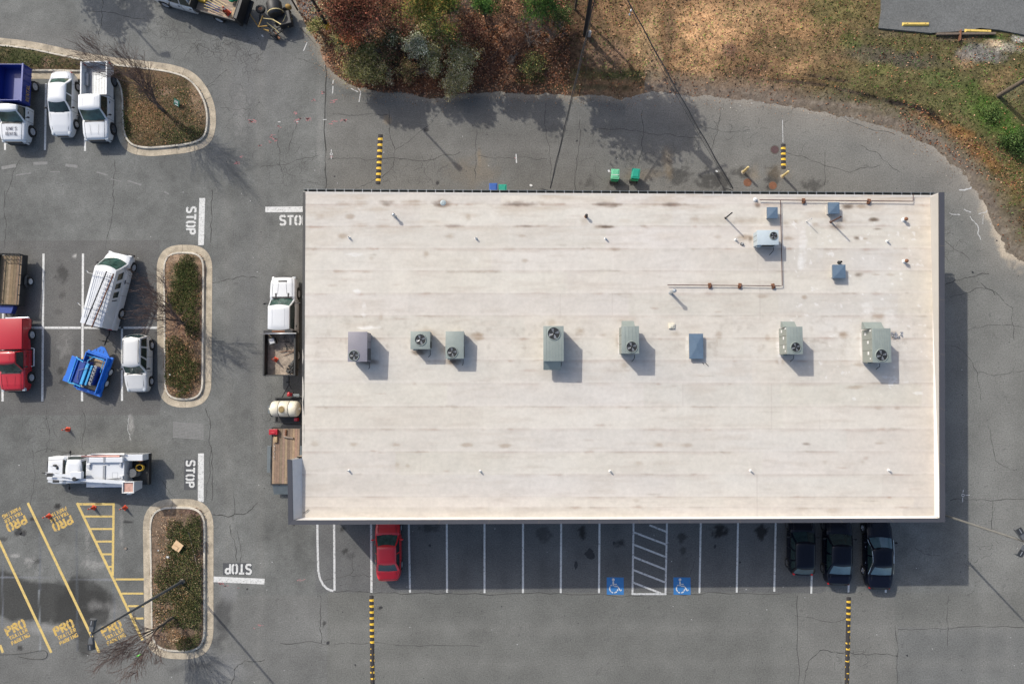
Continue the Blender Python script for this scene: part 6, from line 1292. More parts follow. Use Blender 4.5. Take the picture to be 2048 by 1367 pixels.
# white pickup, north row
pk, d = pickup('white pickup with a pale ribbed bed, parked under bare branches beside the leafy island', (229, 160), (228, 261), 1, 'car_white', W_=2.0, fo=1.0, ro=1.15, rim='rim_dark', bedm='car_white', crew=False, cabL=1.75, wl=3.65, rw=.42)
for o in [c for c in pk.children if c.name.startswith('load_bed')]:
    for c in o.children:
        if c.name.startswith('bed_floor'): c.data.materials[0] = M['steel']
# red pickup with bed cover
pickup('bright red pickup with a matching flat bed cover, at the left edge', (65, 670), (64, 753.6), 1, 'car_red', W_=1.95, fo=.98, ro=1.15, crew=False, cabL=1.50, cover='car_red', wl=3.15, rw=.39)
q_ = [o for o in COL.objects if o.name.startswith('pickup_truck')][-1]
for ss in (1,):
    b = MB(); b.tube([(.75, ss*.92, .42), (.72, ss*1.10, .38), (-.55, ss*1.10, .38), (-.6, ss*.92, .42)], .035, 8); b.build('side_step', 'chrome', q_, True)
# blue dump-bed rental pickup
rt, d = pickup('white pickup with a deep blue dump bed and lettering on its bonnet', (71, 172), (66, 265), 1, 'car_white', W_=2.03, fo=1.0, ro=1.1, bed=False, crew=False, cabL=1.15, zroof=1.98, hz=1.22, wl=3.45, rw=.41)
x0, x1 = d['xr']-.05, d['xcab']-.12; wD = 1.02
bd = empty('dump_bed', (0, 0, 0)); bd.parent = rt
q = MB(); q.box(x0, x1, -wD, wD, .86, .92); q.box(x0+.1, x1, -.4, .4, .60, .86); q.build('floor', 'blue_rental', bd)
for ss in (-1, 1):
    q = MB(); q.box(x0, x1, ss*wD, ss*(wD-.05), .90, 1.72, .01)
    for k in range(6): xx = x0+(x1-x0)*(k+.1)/5.3; q.box(xx, xx+.06, ss*(wD+.001), ss*(wD+.05), .88, 1.72)
    q.box(x0-.01, x1+.01, ss*(wD-.07), ss*(wD+.055), 1.72, 1.79, .01); sd_ = q.build('side_wall', 'blue_rental', bd)
    l = MB(); g0 = Vector((x1-.2, ss*(wD+.056), 1.05)); letters(l, 'RENTAL', g0, Vector((-1, 0, 0)) if ss > 0 else Vector((1, 0, 0)), Vector((0, 0, 1)), .17, .34, .05, .035, 0, 'tube'); l.build('lettering', 'yellow', sd_) if ss > 0 else None
q = MB(); q.box(x0, x0+.05, -wD+.05, wD-.05, .92, 1.70, .01); q.build('tailgate', 'blue_rental', bd); q = MB(); q.box(x1-.05, x1, -wD+.05, wD-.05, .92, 1.95, .01); q.build('headboard', 'blue_rental', bd)
l = MB(); hzv = 1.22+.062
# read from in front of the bonnet looking back: up = towards the cab
lw = .09
for wd, xx, ww in (("LOWE'S", d['xf']-.80, .78), ('RENTAL', d['xf']-.42, .92)):
    n_ = len(wd); cw = ww/(n_+(n_-1)*.25)
    letters(l, wd, Vector((xx, -ww/2+.02, hzv-.02)), Vector((0, 1, 0)), Vector((-1, 0, 0)), cw, .25, cw*.25, .032, hzv)
lz = l.build('lettering', 'lettering', d['body'])
# the lettering must follow the sloping bonnet
for v in lz.data.vertices:
    x = v.co.x; v.co.z = (v.co.z-hzv)+interp([(d['A'], 1.22), (d['xf']-.5, 1.16), (d['xf']-.16, 1.09)], x)+.068
# van with ladder ----------------------------------------------------
vn = empty('cargo_van', (0, 0, 0), 0, 'white passenger van parked at an angle with a ladder on its roof rack', 'van'); W_ = 2.02
place(vn, (245, 627), (268.6, 536), -1, W_, .36); ax = 1.75; xf, xr = ax+.80, -ax-1.28
arches = [(ax, .43, .35), (-ax, .43, .35)]
hw = lambda x: W_/2*(1-.24*max(0, (x-xf+.7)/.7)**2.6-.03*max(0, (xr+.3-x)/.3)**2)
zt_pts = [(xr, 1.15), (ax-.25, 1.15), (ax-.0, 1.12), (xf-.35, .98), (xf-.08, .88), (xf, .72)]
vs, fs = loft_body(stations(xr, xf, arches, [p[0] for p in zt_pts]), hw, lambda x: interp(zt_pts, x), arches, .34, .03, .26)
b = MB(); b.add(vs, fs); b.cur = 1
for ss in (-1, 1):
    for xd in (1.45, .55, -.45): seam(b, [(xd, ss*(hw(xd)+.002), .42), (xd, ss*(hw(xd)+.002), .95), (xd, ss*(hw(xd)*.97), 1.14)], .008)
body = b.build('body', ['car_white', 'trim'], vn, True, auto=42)
cab = greenhouse(vn, ax+.12, ax-.55, xr+.08, xr+.0, 1.08, 2.06, W_/2*.985, W_/2*.80, 'car_white', ('glass_green', 'glass', 'glass'), (.225, .37, .52), bevel=.12, side_v=(.25, .72), side_range=(.06, .56), fb=.28, rb=.05)
q = MB()
for k in range(9): yy = (k-4)*.15; q.box(xr+.5, ax-.8, yy-.012, yy+.012, 2.085, 2.105)
q.build('roof_rib', 'car_white', cab)
for ss in (-1, 1):
    for xx in (ax, -ax): wheel(vn, xx, ss*(W_/2-.13), .36, .24, ss, 'rim')
    mirror_(vn, ax-.2, ss*(W_/2), 1.25, ss, 'trim', .24)
    q = MB(); q.box(xf-.14, xf+.0, ss*.62, ss*.90, .62, .82, .04); q.build('headlight', 'headlight', vn)
    q = MB(); q.box(xr-.012, xr+.04, ss*.78, ss*.96, 1.0, 1.35, .02); q.build('taillight', 'taillight', vn)
    for xd in (.62, .48): h = MB(); h.box(xd-.05, xd+.08, ss*(W_/2-.01), ss*(W_/2+.03), .98, 1.04, .006); h.build('door_handle', 'trim', body)
q = MB(); q.box(xf-.03, xf+.1, -.9, .9, .42, .60, .04); q.build('front_bumper', 'trim', vn, True); q = MB(); q.box(xr-.14, xr+.02, -.95, .95, .42, .60, .04); q.build('rear_bumper', 'trim', vn, True)
q = MB(); q.box(xf-.04, xf+.015, -.55, .55, .62, .82, .02); q.build('grille', 'trim', vn)
for y0 in (-.4, .25): w_ = MB(); w_.tube([(ax+.22, y0, 1.14), (ax-.05, y0+.5, 1.50)], .013, 4); w_.build('wiper', 'trim', cab)
for xx in (.62, -1.75):
    q = MB(); q.tube([(xx, -1.0, 2.02), (xx, -.96, 2.28), (xx, 1.0, 2.30), (xx, 1.06, 2.05)], .022, 6); q.tube([(xx+.03, .96, 2.3), (xx+.14, 1.16, 2.3)], .02, 6); q.build('rack_bar', 'alu', vn, True)
ld = empty('ladder', (0, 0, 0), 0, 'long aluminium ladder lying on the roof rack of the white van', 'ladder'); lt = Matrix.Translation(vn.location) @ Matrix.Rotation(vn.rotation_euler.z, 4, 'Z')
A2, B2 = Vector((1.0, -.62, 2.35)), Vector((-3.05, -.06, 2.35)); ld.matrix_world = lt @ Matrix.Translation((A2+B2)/2) @ Matrix.Rotation(math.atan2((A2-B2).y, (A2-B2).x), 4, 'Z'); LL = (A2-B2).length
for ss in (-1, 1): q = MB(); q.box(-LL/2, LL/2, ss*.27-.02, ss*.27+.02, -.05, .05); q.build('rail', 'rust' if ss < 0 else 'steel_dark', ld)
q = MB()
for k in range(13): xx = -LL/2+.2+k*(LL-.35)/12; q.box(xx-.03, xx+.03, -.26, .26, -.012, .012)
q.build('rungs', 'alu', ld)
# black/steel dump-body pickup by the building ------------------------
dp, d = pickup('white pickup with a square steel dump body parked against the west wall', (604.5, 712), (606, 590), -1, 'car_white', W_=1.94, fo=1.2, ro=1.15, bed=False, crew=False, cabL=2.35, zroof=1.95, hz=1.22, wl=4.5, rw=.42, mirrorL=.42)
DPL = P(574.5, 690, 0); dp.location = (DPL.x+.02, P(0+574, 650, 0).y, 0); dp.rotation_euler = (0, 0, R(90.5))
for yy in (-.45, .45): q = MB(); q.box(d['A']+.05, d['A']+.42, yy-.05, yy+.05, 1.23, 1.27, .02); q.build('hood_vent', 'trim', d['body'])
q = MB(); q.box(d['xf']-.42, d['xf']-.30, -.32, .32, 1.14, 1.185, .02); q.build('hood_badge_slot', 'trim', d['body'])
x1 = d['xcab']-.10; x0 = x1-3.0; wD = 1.12; bd = empty('dump_body', (0, 0, 0)); bd.parent = dp
q = MB(); q.box(x0, x1, -wD, wD, .98, 1.04); q.build('floor', 'steel_bed', bd)
for ss in (-1, 1): q = MB(); q.box(x0, x1, ss*wD, ss*(wD-.05), 1.0, 1.62, .01); q.box(x0-.02, x1, ss*(wD-.07), ss*(wD+.05), 1.62, 1.70, .015); q.build('side_wall', 'steel_dark', bd)
q = MB(); q.box(x0-.03, x0+.05, -wD, wD, .98, 1.60, .01); q.build('tailgate', 'steel_dark', bd)
q = MB(); q.box(x1-.02, x1+.20, -wD+.05, wD-.1, 1.0, 2.02, .03); q.build('cab_guard', 'trim', bd); q = MB(); q.tube([(x1-.05, -wD-.2, 2.0), (x1-.05, wD+.1, 2.0)], .045, 8); q.build('tarp_roller', 'alu', bd, True)
q = MB(); q.box(x1+.05, x1+.16, -.5, .4, 2.025, 2.045); q.build('guard_plate', 'rust', bd)
dpm = Matrix.Translation(dp.location) @ Matrix.Rotation(dp.rotation_euler.z, 4, 'Z')
def inbed(mb, name, m, label, cat, Mx=None, **k): o = mb.build(name, m, **k); o.matrix_world = Mx or dpm; return tag(o, label, cat)
q = MB(); X_ = Matrix.Translation((x1-.55, .62, 1.04)) @ Matrix.Rotation(.3, 4, 'Z'); q.X = X_; q.hexa([(-.2, -.2, 0), (.2, -.2, 0), (.2, .2, 0), (-.2, .2, 0)], [(-.25, -.25, .45), (.25, -.25, .45), (.25, .25, .45), (-.25, .25, .45)]); q.cur = 1; q.box(-.17, .17, -.17, .17, .451, .455); inbed(q, 'crate', ['steel_dark', 'rim'], 'dark square crate in the corner of the steel dump body', 'crate')
q = MB(); rg2 = random.Random(4)
for k in range(14):
    a = rg2.uniform(0, 3); cx_, cy_ = x1-rg2.uniform(.3, 1.2), rg2.uniform(-.7, .1); q.tube([(cx_+.25*math.cos(a+t), cy_+.3*math.sin(a+t*1.2), 1.07+.02*k/3) for t in (0, .8, 1.6, 2.4)], .012, 5)
inbed(q, 'wire_tangle', 'steel_dark', 'tangle of dark wire in the steel dump body', 'wire')
q = MB(); q.tube([(x1-1.3, .15, 1.12), (x1-1.2, -.9, 1.16)], .025, 5); q.tube([(x1-1.6, -.1, 1.09), (x1-1.2, -1.0, 1.12)], .02, 5); inbed(q, 'iron_bar', 'rust', 'two rusty bars lying across the steel dump body', 'bar')
q = MB()
for k in range(40): cx_, cy_ = x0+.45+rg2.gauss(0, .22), -.72+rg2.gauss(0, .17); s_ = rg2.uniform(.04, .11); q.X = Matrix.Translation((cx_, cy_, 1.06+rg2.uniform(0, .1))) @ Matrix.Rotation(rg2.uniform(0, 3), 4, 'Z') @ Matrix.Rotation(rg2.uniform(0, 1), 4, 'X'); q.box(-s_, s_, -s_*.7, s_*.7, -s_*.4, s_*.4)
inbed(q, 'scrap_pile', ['steel_dark'], 'heap of dark scrap in the corner of the steel dump body', 'scrap')
v = dpm @ Vector((x0+1.15, .48, 1.05)); cone('orange cone standing in the steel dump body of the white pickup', 0, 0); c_ = [o for o in COL.objects if o.name.startswith('traffic_cone')][-1]; c_.location = v

# ------------------------------------------------ utility trailer (left edge)
def deck(mb, x0, x1, y0, y1, z, t=.04, n=10, col=(.36, .27, .175), along='x', seed=1):
    rd = random.Random(seed)
    for k in range(n):
        a = k/n; b = (k+1)/n-.06/n; f = rd.uniform(.65, 1.2); mb.col = tuple(c*f*rd.uniform(.95, 1.05) for c in col)
        if along == 'x': mb.box(x0, x1, y0+(y1-y0)*a, y0+(y1-y0)*b, z-t, z)
        else: mb.box(x0+(x1-x0)*a, x0+(x1-x0)*b, y0, y1, z-t, z)
    return mb
q0 = P(62, 552.6, .35); ut = empty('utility_trailer', (q0.x-1.02-.25, q0.y-.38, 0), R(-92), 'utility trailer with timber floor, dark railings and a blue front box at the left edge', 'trailer', 'trailers')
q = deck(MB(), -1.9, 1.75, -.95, .95, .60, n=9, col=(.24, .17, .105)); q.build('timber_floor', 'plank', ut)
q = MB(); q.box(-1.95, 1.8, -1.0, -.94, .45, .60); q.box(-1.95, 1.8, .94, 1.0, .45, .60); q.box(1.76, 1.82, -1, 1, .45, .60); q.build('chassis_frame', 'steel_dark', ut)
for ss in (-1, 1):
    q = MB()
    q.box(-1.92, 1.8, ss*.99, ss*1.0, .60, .98)
    for z in (.98, 1.18): q.box(-1.92, 1.8, ss*.96, ss*1.0, z-.02, z+.02)
    for k in range(6): xx = -1.9+k*.735; q.box(xx, xx+.05, ss*.95, ss*1.01, .45, 1.2)
    q.build('side_rail', 'steel_dark', ut)
q = MB()
for k in range(8): yy = -.96+k*.27; q.box(-1.95, -1.91, yy, yy+.03, .6, 1.35)
for z in (.65, 1.0, 1.34): q.box(-1.96, -1.92, -.98, .98, z-.02, z+.02)
for k in range(5): q.tube([(-1.93, -.9+.4*k, .7), (-1.93, -.6+.4*k, 1.33)], .012, 4)
q.build('ramp_gate', 'steel_dark', ut)
q = MB(); q.box(1.76, 1.80, -.98, .98, .60, 1.2); q.build('front_panel', 'steel_dark', ut)
q = MB(); q.hexa([(1.86, -.55, .52), (2.42, -.40, .52), (2.42, .40, .52), (1.86, .55, .52)], [(1.86, -.6, .98), (2.40, -.45, .98), (2.40, .45, .98), (1.86, .6, .98)]); q.build('tool_box', 'blue_dark', ut)
q = MB(); q.tube([(1.8, -.6, .5), (3.05, 0, .48)], .035, 6); q.tube([(1.8, .6, .5), (3.05, 0, .48)], .035, 6); q.tube([(2.9, 0, .48), (3.3, 0, .5)], .045, 6); q.tube([(3.0, .02, .1), (3.0, .02, .85)], .03, 6); q.build('drawbar', 'steel_dark', ut)
for ss in (-1, 1):
    wheel(ut, -.05, ss*1.16, .33, .2, ss, 'rim_white'); q = MB(); q.tube([(-.5, ss*1.16, .52), (-.3, ss*1.16, .74), (.2, ss*1.16, .74), (.4, ss*1.16, .52)], .10, 4); q.build('mudguard', 'steel_dark', ut)
# ------------------------------------------------ blue machine trailer
bt = empty('machine_trailer', (0, 0, 0), 0, 'bright blue tandem-axle machine trailer hitched behind the angled van', 'trailer', 'trailers')
place(bt, (213.6, 768), (222.2, 743.6), -1, 2.0, .33)
M4 = 'blue_trailer'
q = MB()
for ss in (-1, 1): q.box(-1.35, 1.55, ss*.80, ss*1.0, .50, .66, .02)
q.box(-1.45, -1.2, -1.0, .9, .42, .60, .02); q.box(1.1, 1.5, -.9, .9, .5, .64, .02); q.build('chassis_frame', M4, bt)
q = MB(); q.prism([(1.35, -.88), (1.35, .88), (2.08, .14), (2.08, -.14)], .62, .68); q.build('nose_plate', M4, bt)
q = MB()
for y in (-.2, .1, .35): q.box(1.65, 1.85, y, y+.04, .681, .686)
q.build('plate_slots', 'trim', bt)
q = MB(); q.tube([(2.2, 0, .58), (3.35, .02, .50)], .06, 8); q.tube([(2.5, .0, .2), (2.5, 0, 1.0)], .04, 8); q.tube([(2.5, 0, .95), (2.5, .32, .95)], .02, 6); q.tube([(3.0, -.1, .6), (3.4, .1, .55)], .05, 6); q.build('drawbar', 'trim', bt)
for ss in (-1, 1):
    q = MB(); q.xz([(-.98, .60), (-.78, .82), (.78, .82), (.98, .60), (.98, .54), (-.98, .54)], ss*.68, ss*.98); q.build('mudguard', M4, bt)
    for xx in (.44, -.44): wheel(bt, xx, ss*.90, .33, .2, ss, 'rim_white')
q = MB(); 
for ss in (-1, 1):
    q.box(-1.25, 1.45, ss*.78, ss*.85, .66, 1.05, .01)
q.box(1.39, 1.46, -.8, .8, .66, 1.05); q.build('side_wall', M4, bt)
q = MB(); q.box(-1.15, 1.1, -.64, .64, .46, .50); q.build('floor_mesh', 'steel_bed', bt)
q = MB(); q.tube([(1.28, .1, 1.06), (.9, .34, 1.25), (.3, .36, 1.3)], .03, 6); q.tube([(1.27, -.65, 1.07), (1.2, .66, 1.07)], .03, 6); q.tube([(1.27, -.65, 1.07), (.3, -.70, 1.07)], .025, 6); q.build('rail', 'blue_pale', bt, True)
q = MB(); q.box(.9, 1.3, -.5, .3, .52, .62, .01); q.build('timber_block', 'wood', bt); q = MB(); q.box(-1.1, -.8, -.6, .1, .50, .60, .01); q.build('timber_block', 'wood', bt)
mc = empty('compact_loader', (0, 0, 0), 0, 'blue machine with a tilted bucket and lifting arms, lying sideways on the blue trailer', 'machine'); mc.matrix_world = Matrix.Translation(bt.location) @ Matrix.Rotation(bt.rotation_euler.z, 4, 'Z') @ Matrix.Translation((-.02, .22, 0)) @ Matrix.Scale(1.14, 4)
q = MB(); q.box(-.75, .70, .05, .45, .9, 1.32, .05); q.box(-.78, .72, -.05, .05, .7, 1.28, .02); q.box(-.6, .55, -.62, -.05, .55, 1.05, .05); q.build('engine_housing', 'blue_dark', mc)
q = MB(); q.box(-.72, .66, -.16, .02, 1.18, 1.30, .02); q.box(-.7, .6, -.36, -.22, 1.1, 1.2, .02); q.build('cover_panel', 'blue_pale', mc)
q = MB(); q.box(-.8, .74, 1.02, 1.36, .78, .86, .01); q.box(-.8, .74, .98, 1.02, .62, .90); q.box(-.95, -.62, 1.05, 1.42, .80, .84, .01); q.build('bucket', M4, mc)
q = MB(); q.xz([(-.8, .7), (.74, .7), (.74, 1.25), (-.8, 1.25)], .62, .66); q.xz([(-.8, .6), (.74, .6), (.74, 1.1), (-.8, 1.1)], .86, .90); q.build('bucket_plate', M4, mc)
q = MB(); q.tube([(.78, 1.0, .95), (.78, .55, 1.45), (.70, .1, 1.5)], .03, 6); q.tube([(-.82, 1.0, .95), (-.82, .55, 1.45), (-.76, .1, 1.5)], .03, 6); q.tube([(.78, .62, 1.44), (-.82, .62, 1.44)], .03, 6); q.tube([(-.80, .9, 1.1), (-.86, -.1, 1.25)], .035, 6); q.build('lift_frame', 'blue_pale', mc, True)
q = MB()
for k in range(12): t = k/11; q.box(-.62+1.2*t, -.56+1.2*t, -.60, -.42, 1.05, 1.12+.05*(k % 2), .01)
q.tube([(-.5, -.5, 1.15), (.5, -.45, 1.15)], .03, 6); q.tube([(.4, -.2, 1.34), (.1, .3, 1.38), (-.5, .2, 1.36)], .016, 5); q.build('hydraulics', 'steel', mc)
q = MB(); 
for x in (-.72, .62): q.X = Matrix.Translation((x, .68, .62)) @ Matrix.Rotation(R(90), 4, 'X'); q.lathe((0, 0), [(0, -.1), (.2, -.1), (.22, 0), (.2, .1), (0, .1)], 16)
q.build('track_wheel', 'yellow', mc)
# ------------------------------------------------ tank trailer and flatbed
tx, ty = P(571, 817, 1.1).x, P(571, 817, 1.1).y
tt = empty('tank_trailer', (tx, ty, 0), R(90), 'trailer with a large cream water tank, between the dump pickup and the timber flatbed', 'trailer', 'trailers')
q = MB(); q.box(-1.0, .78, -.95, -.85, .42, .56); q.box(-1.0, .78, .85, .95, .42, .56); q.box(.70, .80, -.95, .95, .42, .58); q.box(-1.05, -.95, -.95, .95, .42, .58); q.box(-.95, .7, -.85, .85, .44, .48); q.build('chassis_frame', 'steel_dark', tt)
q = MB(); q.tube([(.78, -.5, .5), (1.75, 0, .48)], .045, 6); q.tube([(.78, .5, .5), (1.75, 0, .48)], .045, 6); q.tube([(1.6, 0, .48), (2.35, 0, .5)], .05, 6); q.tube([(1.9, .05, .1), (1.9, .05, .9)], .035, 6); q.build('drawbar', 'steel_dark', tt)
T = Matrix.Translation((0, 0, 1.12)) @ Matrix.Rotation(R(90), 4, 'X')
q = MB(); q.X = T; q.lathe((0, 0), [(0, -1.02), (.36, -1.0), (.50, -.92), (.555, -.80), (.565, -.38), (.55, -.36), (.565, -.34), (.565, .34), (.55, .36), (.565, .38), (.555, .80), (.50, .92), (.36, 1.0), (0, 1.02)], 36); tk = q.build('tank', 'tank', tt, True, auto=50)
q = MB()
for y in (-.36, .36): q.X = Matrix.Translation((0, y, 1.12)) @ Matrix.Rotation(R(90), 4, 'X'); q.lathe((0, 0), [(.557, -.02), (.575, -.015), (.575, .015), (.557, .02)], 36)
q.build('strap', 'steel_dark', tk)
q = MB(); q.lathe((-.02, .08, 1.62), [(.30, .0), (.26, .06), (.24, .07)], 24); q.build('lid_collar', 'tank', tk, True, auto=40); q = MB(); q.lathe((-.02, .08, 1.66), [(0, .07), (.19, .065), (.215, .04), (.215, 0)], 24)
for k in range(8): a = k*math.pi/4; q.box(-.02+.12*math.cos(a)-.02, -.02+.12*math.cos(a)+.02, .08+.12*math.sin(a)-.02, .08+.12*math.sin(a)+.02, 1.725, 1.738)
q.build('lid', 'tanlid', tk, True, auto=40)
q = MB(); q.box(-.08, .08, .98, 1.12, 1.05, 1.35, .03); q.box(-.08, .08, -1.12, -.98, 1.05, 1.35, .03); q.build('tank_lug', 'tank', tk)
for ss in (-1, 1): wheel(tt, -.1, ss*1.10, .32, .2, ss, 'rim_dark'); q = MB(); q.xz([(-.6, .55), (-.45, .72), (.25, .72), (.4, .55), (.4, .5), (-.6, .5)], ss*.98, ss*1.24); q.build('mudguard', 'steel_dark', tt)
q = MB(); q.box(.88, 1.12, -.35, -.02, .55, .95, .05); q.ell((1.05, -.18, .98), .16, .13, .1); q.build('pump', 'car_red', tt, True, auto=40)
q = MB(); q.box(.84, 1.05, -.9, -.35, .62, .8, .05); q.build('hose_box', 'gutter', tt)
q = MB(); q.box(-.9, -.65, -.80, -.55, .5, .9, .04); q.build('engine', 'car_red', tt)
q = MB(); q.box(-.35, .2, 1.25, 1.45, .50, .62, .02); q.build('step_box', 'gutter', tt)
fx, fy = P(571, 912, .7).x, P(571, 912, .7).y
fb = empty('flatbed_trailer', (fx, fy, 0), R(90), 'timber-decked flatbed trailer running under the south-west corner of the roof', 'trailer', 'trailers')
q = deck(MB(), -1.95, 2.0, -1.0, .98, .66, n=11, col=(.25, .175, .12), seed=5); q.build('timber_floor', 'plank', fb)
q = MB(); q.box(-2.0, 2.05, .98, 1.05, .50, .68); q.box(-2.0, 2.05, -1.12, -1.0, .5, .70); q.box(2.0, 2.08, -1.1, 1.05, .5, .69); q.box(-2.05, -1.97, -1.1, 1.05, .5, .69); q.box(-2.1, 2.0, -.5, -.4, .4, .62); q.box(-2.1, 2.0, .4, .5, .4, .62); q.build('chassis_frame', 'steel_dark', fb)
for ss in (-1, 1):
    q = MB(); q.box(-1.15, .75, ss*1.06, ss*1.32, .68, .74, .02); q.build('mudguard', 'gutter', fb)
    for xx in (.3, -.6): wheel(fb, xx, ss*1.18, .34, .2, ss, 'rim_dark')
q = MB(); q.hexa([(-2.75, -.9, .35), (-2.05, -.95, .5), (-2.05, .95, .5), (-2.75, .9, .35)], [(-2.75, -.9, .39), (-2.05, -.95, .62), (-2.05, .95, .62), (-2.75, .9, .39)]); q.build('ramp', 'gutter', fb)
q = MB(); q.tube([(2.0, -.5, .5), (2.45, -.2, .48)], .045, 6); q.tube([(2.0, .5, .5), (2.45, .2, .48)], .045, 6); q.box(2.1, 2.3, -1.1, .35, .4, .6, .02); q.build('drawbar', 'trim', fb)
fm_ = Matrix.Translation(fb.location) @ Matrix.Rotation(fb.rotation_euler.z, 4, 'Z')
q = MB(); q.box(1.55, 1.95, .55, 1.15, .68, .95, .03); q.box(1.6, 1.75, .7, 1.0, .95, 1.0, .02); inbed(q, 'fuel_can', 'car_red', 'red fuel can on the north-west corner of the timber flatbed', 'fuel can', fm_)
q = MB(); q.box(1.0, 1.4, .60, .85, .66, .82, .02); inbed(q, 'wooden_block', 'wood', 'small wooden block on the timber flatbed near the red can', 'block', fm_)
q = MB(); q.X = Matrix.Translation((1.35, -.2, .70)) @ Matrix.Rotation(1.4, 4, 'Z'); q.tube([(-.35, 0, .02), (.35, 0, .04)], .07, 8); inbed(q, 'log', 'bark_pale', 'short pale log lying across the flatbed deck', 'log', fm_)
q = MB(); q.tube([(1.9, .0, .72), (1.4, .02, .72)], .06, 8); inbed(q, 'iron_bar', 'rust', 'rusty tube at the front of the flatbed deck', 'bar', fm_)
q = MB()
for k in range(9): q.tube([(.9-.13*k, .83+.04*math.sin(k*2), .70), (.82-.13*k, .80+.04*math.cos(k*3), .72)], .02, 5)
inbed(q, 'chain', 'steel', 'loose chain along the west edge of the flatbed deck', 'chain', fm_)

# ------------------------------------------------ bucket truck
bk, d = pickup('white bucket truck with utility boxes and folded boom, facing left', (245, 955), (140, 956), -1, 'car_white', name='bucket_truck', W_=2.05, fo=1.02, ro=1.3, bed=False, crew=False, cabL=1.72, zroof=2.0, hz=1.25, wl=4.0, rw=.42, group='utility trucks', cat='bucket truck', mirrorL=.34)
c0 = P(192, 936, .3); bk.location = (c0.x-.10, c0.y, 0); bk.rotation_euler = (0, 0, R(180.5))
x1 = d['xcab']-.12; x0 = x1-4.0; bd = empty('utility_body', (0, 0, 0)); bd.parent = bk
# note: local +y is south in the photo for this truck
q = MB(); q.box(x0, x1, -1.12, 1.12, .74, .80); q.build('floor', 'steel_dark', bd)
for ss in (-1, 1):
    q = MB(); q.box(x0 if ss < 0 else x0+1.2, x1, ss*1.14, ss*.70, .62, 1.72, .02); q.cur = 1
    for k in range(1, 5): xx = x1-k*.78; q.box(xx-.008, xx+.008, ss*1.145, ss*1.139, .65, 1.68)
    for k in range(4): xx = x1-.4-k*.78; q.box(xx-.06, xx+.06, ss*1.15, ss*1.139, 1.3, 1.36)
    q.build('side_locker', ['car_white', 'trim'], bd)
q = MB(); q.box(x1-2.75, x1, -.70, .72, .80, 1.80, .02); q.cur = 1; q.box(x1-1.92, x1-1.9, .1, .5, 1.801, 1.804); q.box(x1-2.3, x1-1.92, .1, .12, 1.801, 1.804); q.box(x1-2.3, x1-1.92, .48, .5, 1.801, 1.804); q.box(x1-2.3, x1-2.28, .1, .5, 1.801, 1.804)
q.build('centre_box', ['car_white', 'steel'], bd)
q = MB(); q.box(x1-2.75, x1-.2, -.98, -.62, 1.74, 2.02, .03); q.build('top_locker', 'car_white', bd); q = MB(); q.box(x1-1.5, x1-1.38, -1.0, -.6, 2.02, 2.06); q.build('locker_strap', 'steel', bd); q = MB(); q.box(x1-.3, x1-.2, -1.0, -.6, 2.02, 2.05); q.build('locker_strap', 'steel', bd); q = MB(); q.box(x1-1.42, x1-1.25, -.4, .9, 1.80, 1.86, .01); q.build('locker_strap', 'steel', bd)
q = MB(); q.box(x1-2.6, x1-2.45, -.6, -.3, 1.80, 1.92, .02); q.build('roof_bracket', 'alu', bd); q = MB(); q.box(x1-.35, x1-.15, -.5, -.2, 1.80, 1.95, .02); q.build('roof_bracket', 'alu', bd); q = MB(); q.box(x1-2.72, x1-2.5, .3, .6, 1.8, 1.9, .02); q.build('roof_bracket', 'alu', bd)
q = MB(); q.tube([(x1-.2, .55, 1.86), (x1-1.2, .62, 1.86), (x1-2.6, .50, 1.9)], .025, 6); q.build('hydraulic_hose', 'trim', bd)
q = MB(); q.tube([(x1+.25, -1.05, 1.95), (x1-2.5, -1.05, 1.95)], .06, 8); q.build('conduit_tube', mat('faded_red', (.50, .27, .23), rough=.7), bd, True); q = MB(); q.tube([(x1-.4, -1.18, 1.85), (x1-2.8, -1.18, 1.85)], .07, 8); q.build('conduit_tube', 'white', bd, True)
q = MB(); q.box(x1-.55, x1-2.7, 1.145, 1.165, 1.30, 1.62); q.build('blue_stripe', 'blue_trailer', bd)
q = MB(); q.box(x0-.04, x0+.03, -1.12, 1.12, .6, .95, .02); q.build('tailboard', 'trim', bd)
q = MB(); q.lathe((x0+.85, .2, .8), [(.32, 0), (.32, .25), (.2, .3), (.2, .55), (.3, .58), (.3, .7), (0, .7)], 18); q.box(x0+.7, x0+1.25, -.1, .5, .8, 1.25, .04); q.build('turntable', 'pole_grey', bd, True, auto=40)
q = MB(); q.lathe((x0+.42, -.25, .82), [(.18, 0), (.18, .3), (.13, .32), (.13, 0)], 16); q.build('drum', 'trim', bd)
for cy, lab, rz in ((-.85, 0, .30), (-.15, 1, .28)):
    q = MB()
    for k in range(5): q.strip([(x0+.48+(rz+.012*k)*math.cos(t*math.pi/9), cy+(rz*.8+.01*k)*math.sin(t*math.pi/9)) for t in range(18)], .03, 1.3+.02*k, True); 
    q2 = MB()
    for k in range(4): q2.tube([(x0+.48+(rz-.03*(k % 2))*math.cos(t*math.pi/9), cy+(rz-.03*(k % 2))*.85*math.sin(t*math.pi/9), 1.1+.055*k) for t in range(19)], .026, 6)
    o = q2.build('rope_coil', ['hose_orange', 'yellow'][lab], None, True); o.matrix_world = Matrix.Translation(bk.location) @ Matrix.Rotation(bk.rotation_euler.z, 4, 'Z')
    tag(o, ['coil of orange cable on the rear corner of the bucket truck', 'coil of yellow-orange hose beside the bucket on the bucket truck'][lab], 'coil')
bm2 = empty('boom', (0, 0, 0)); bm2.parent = bk
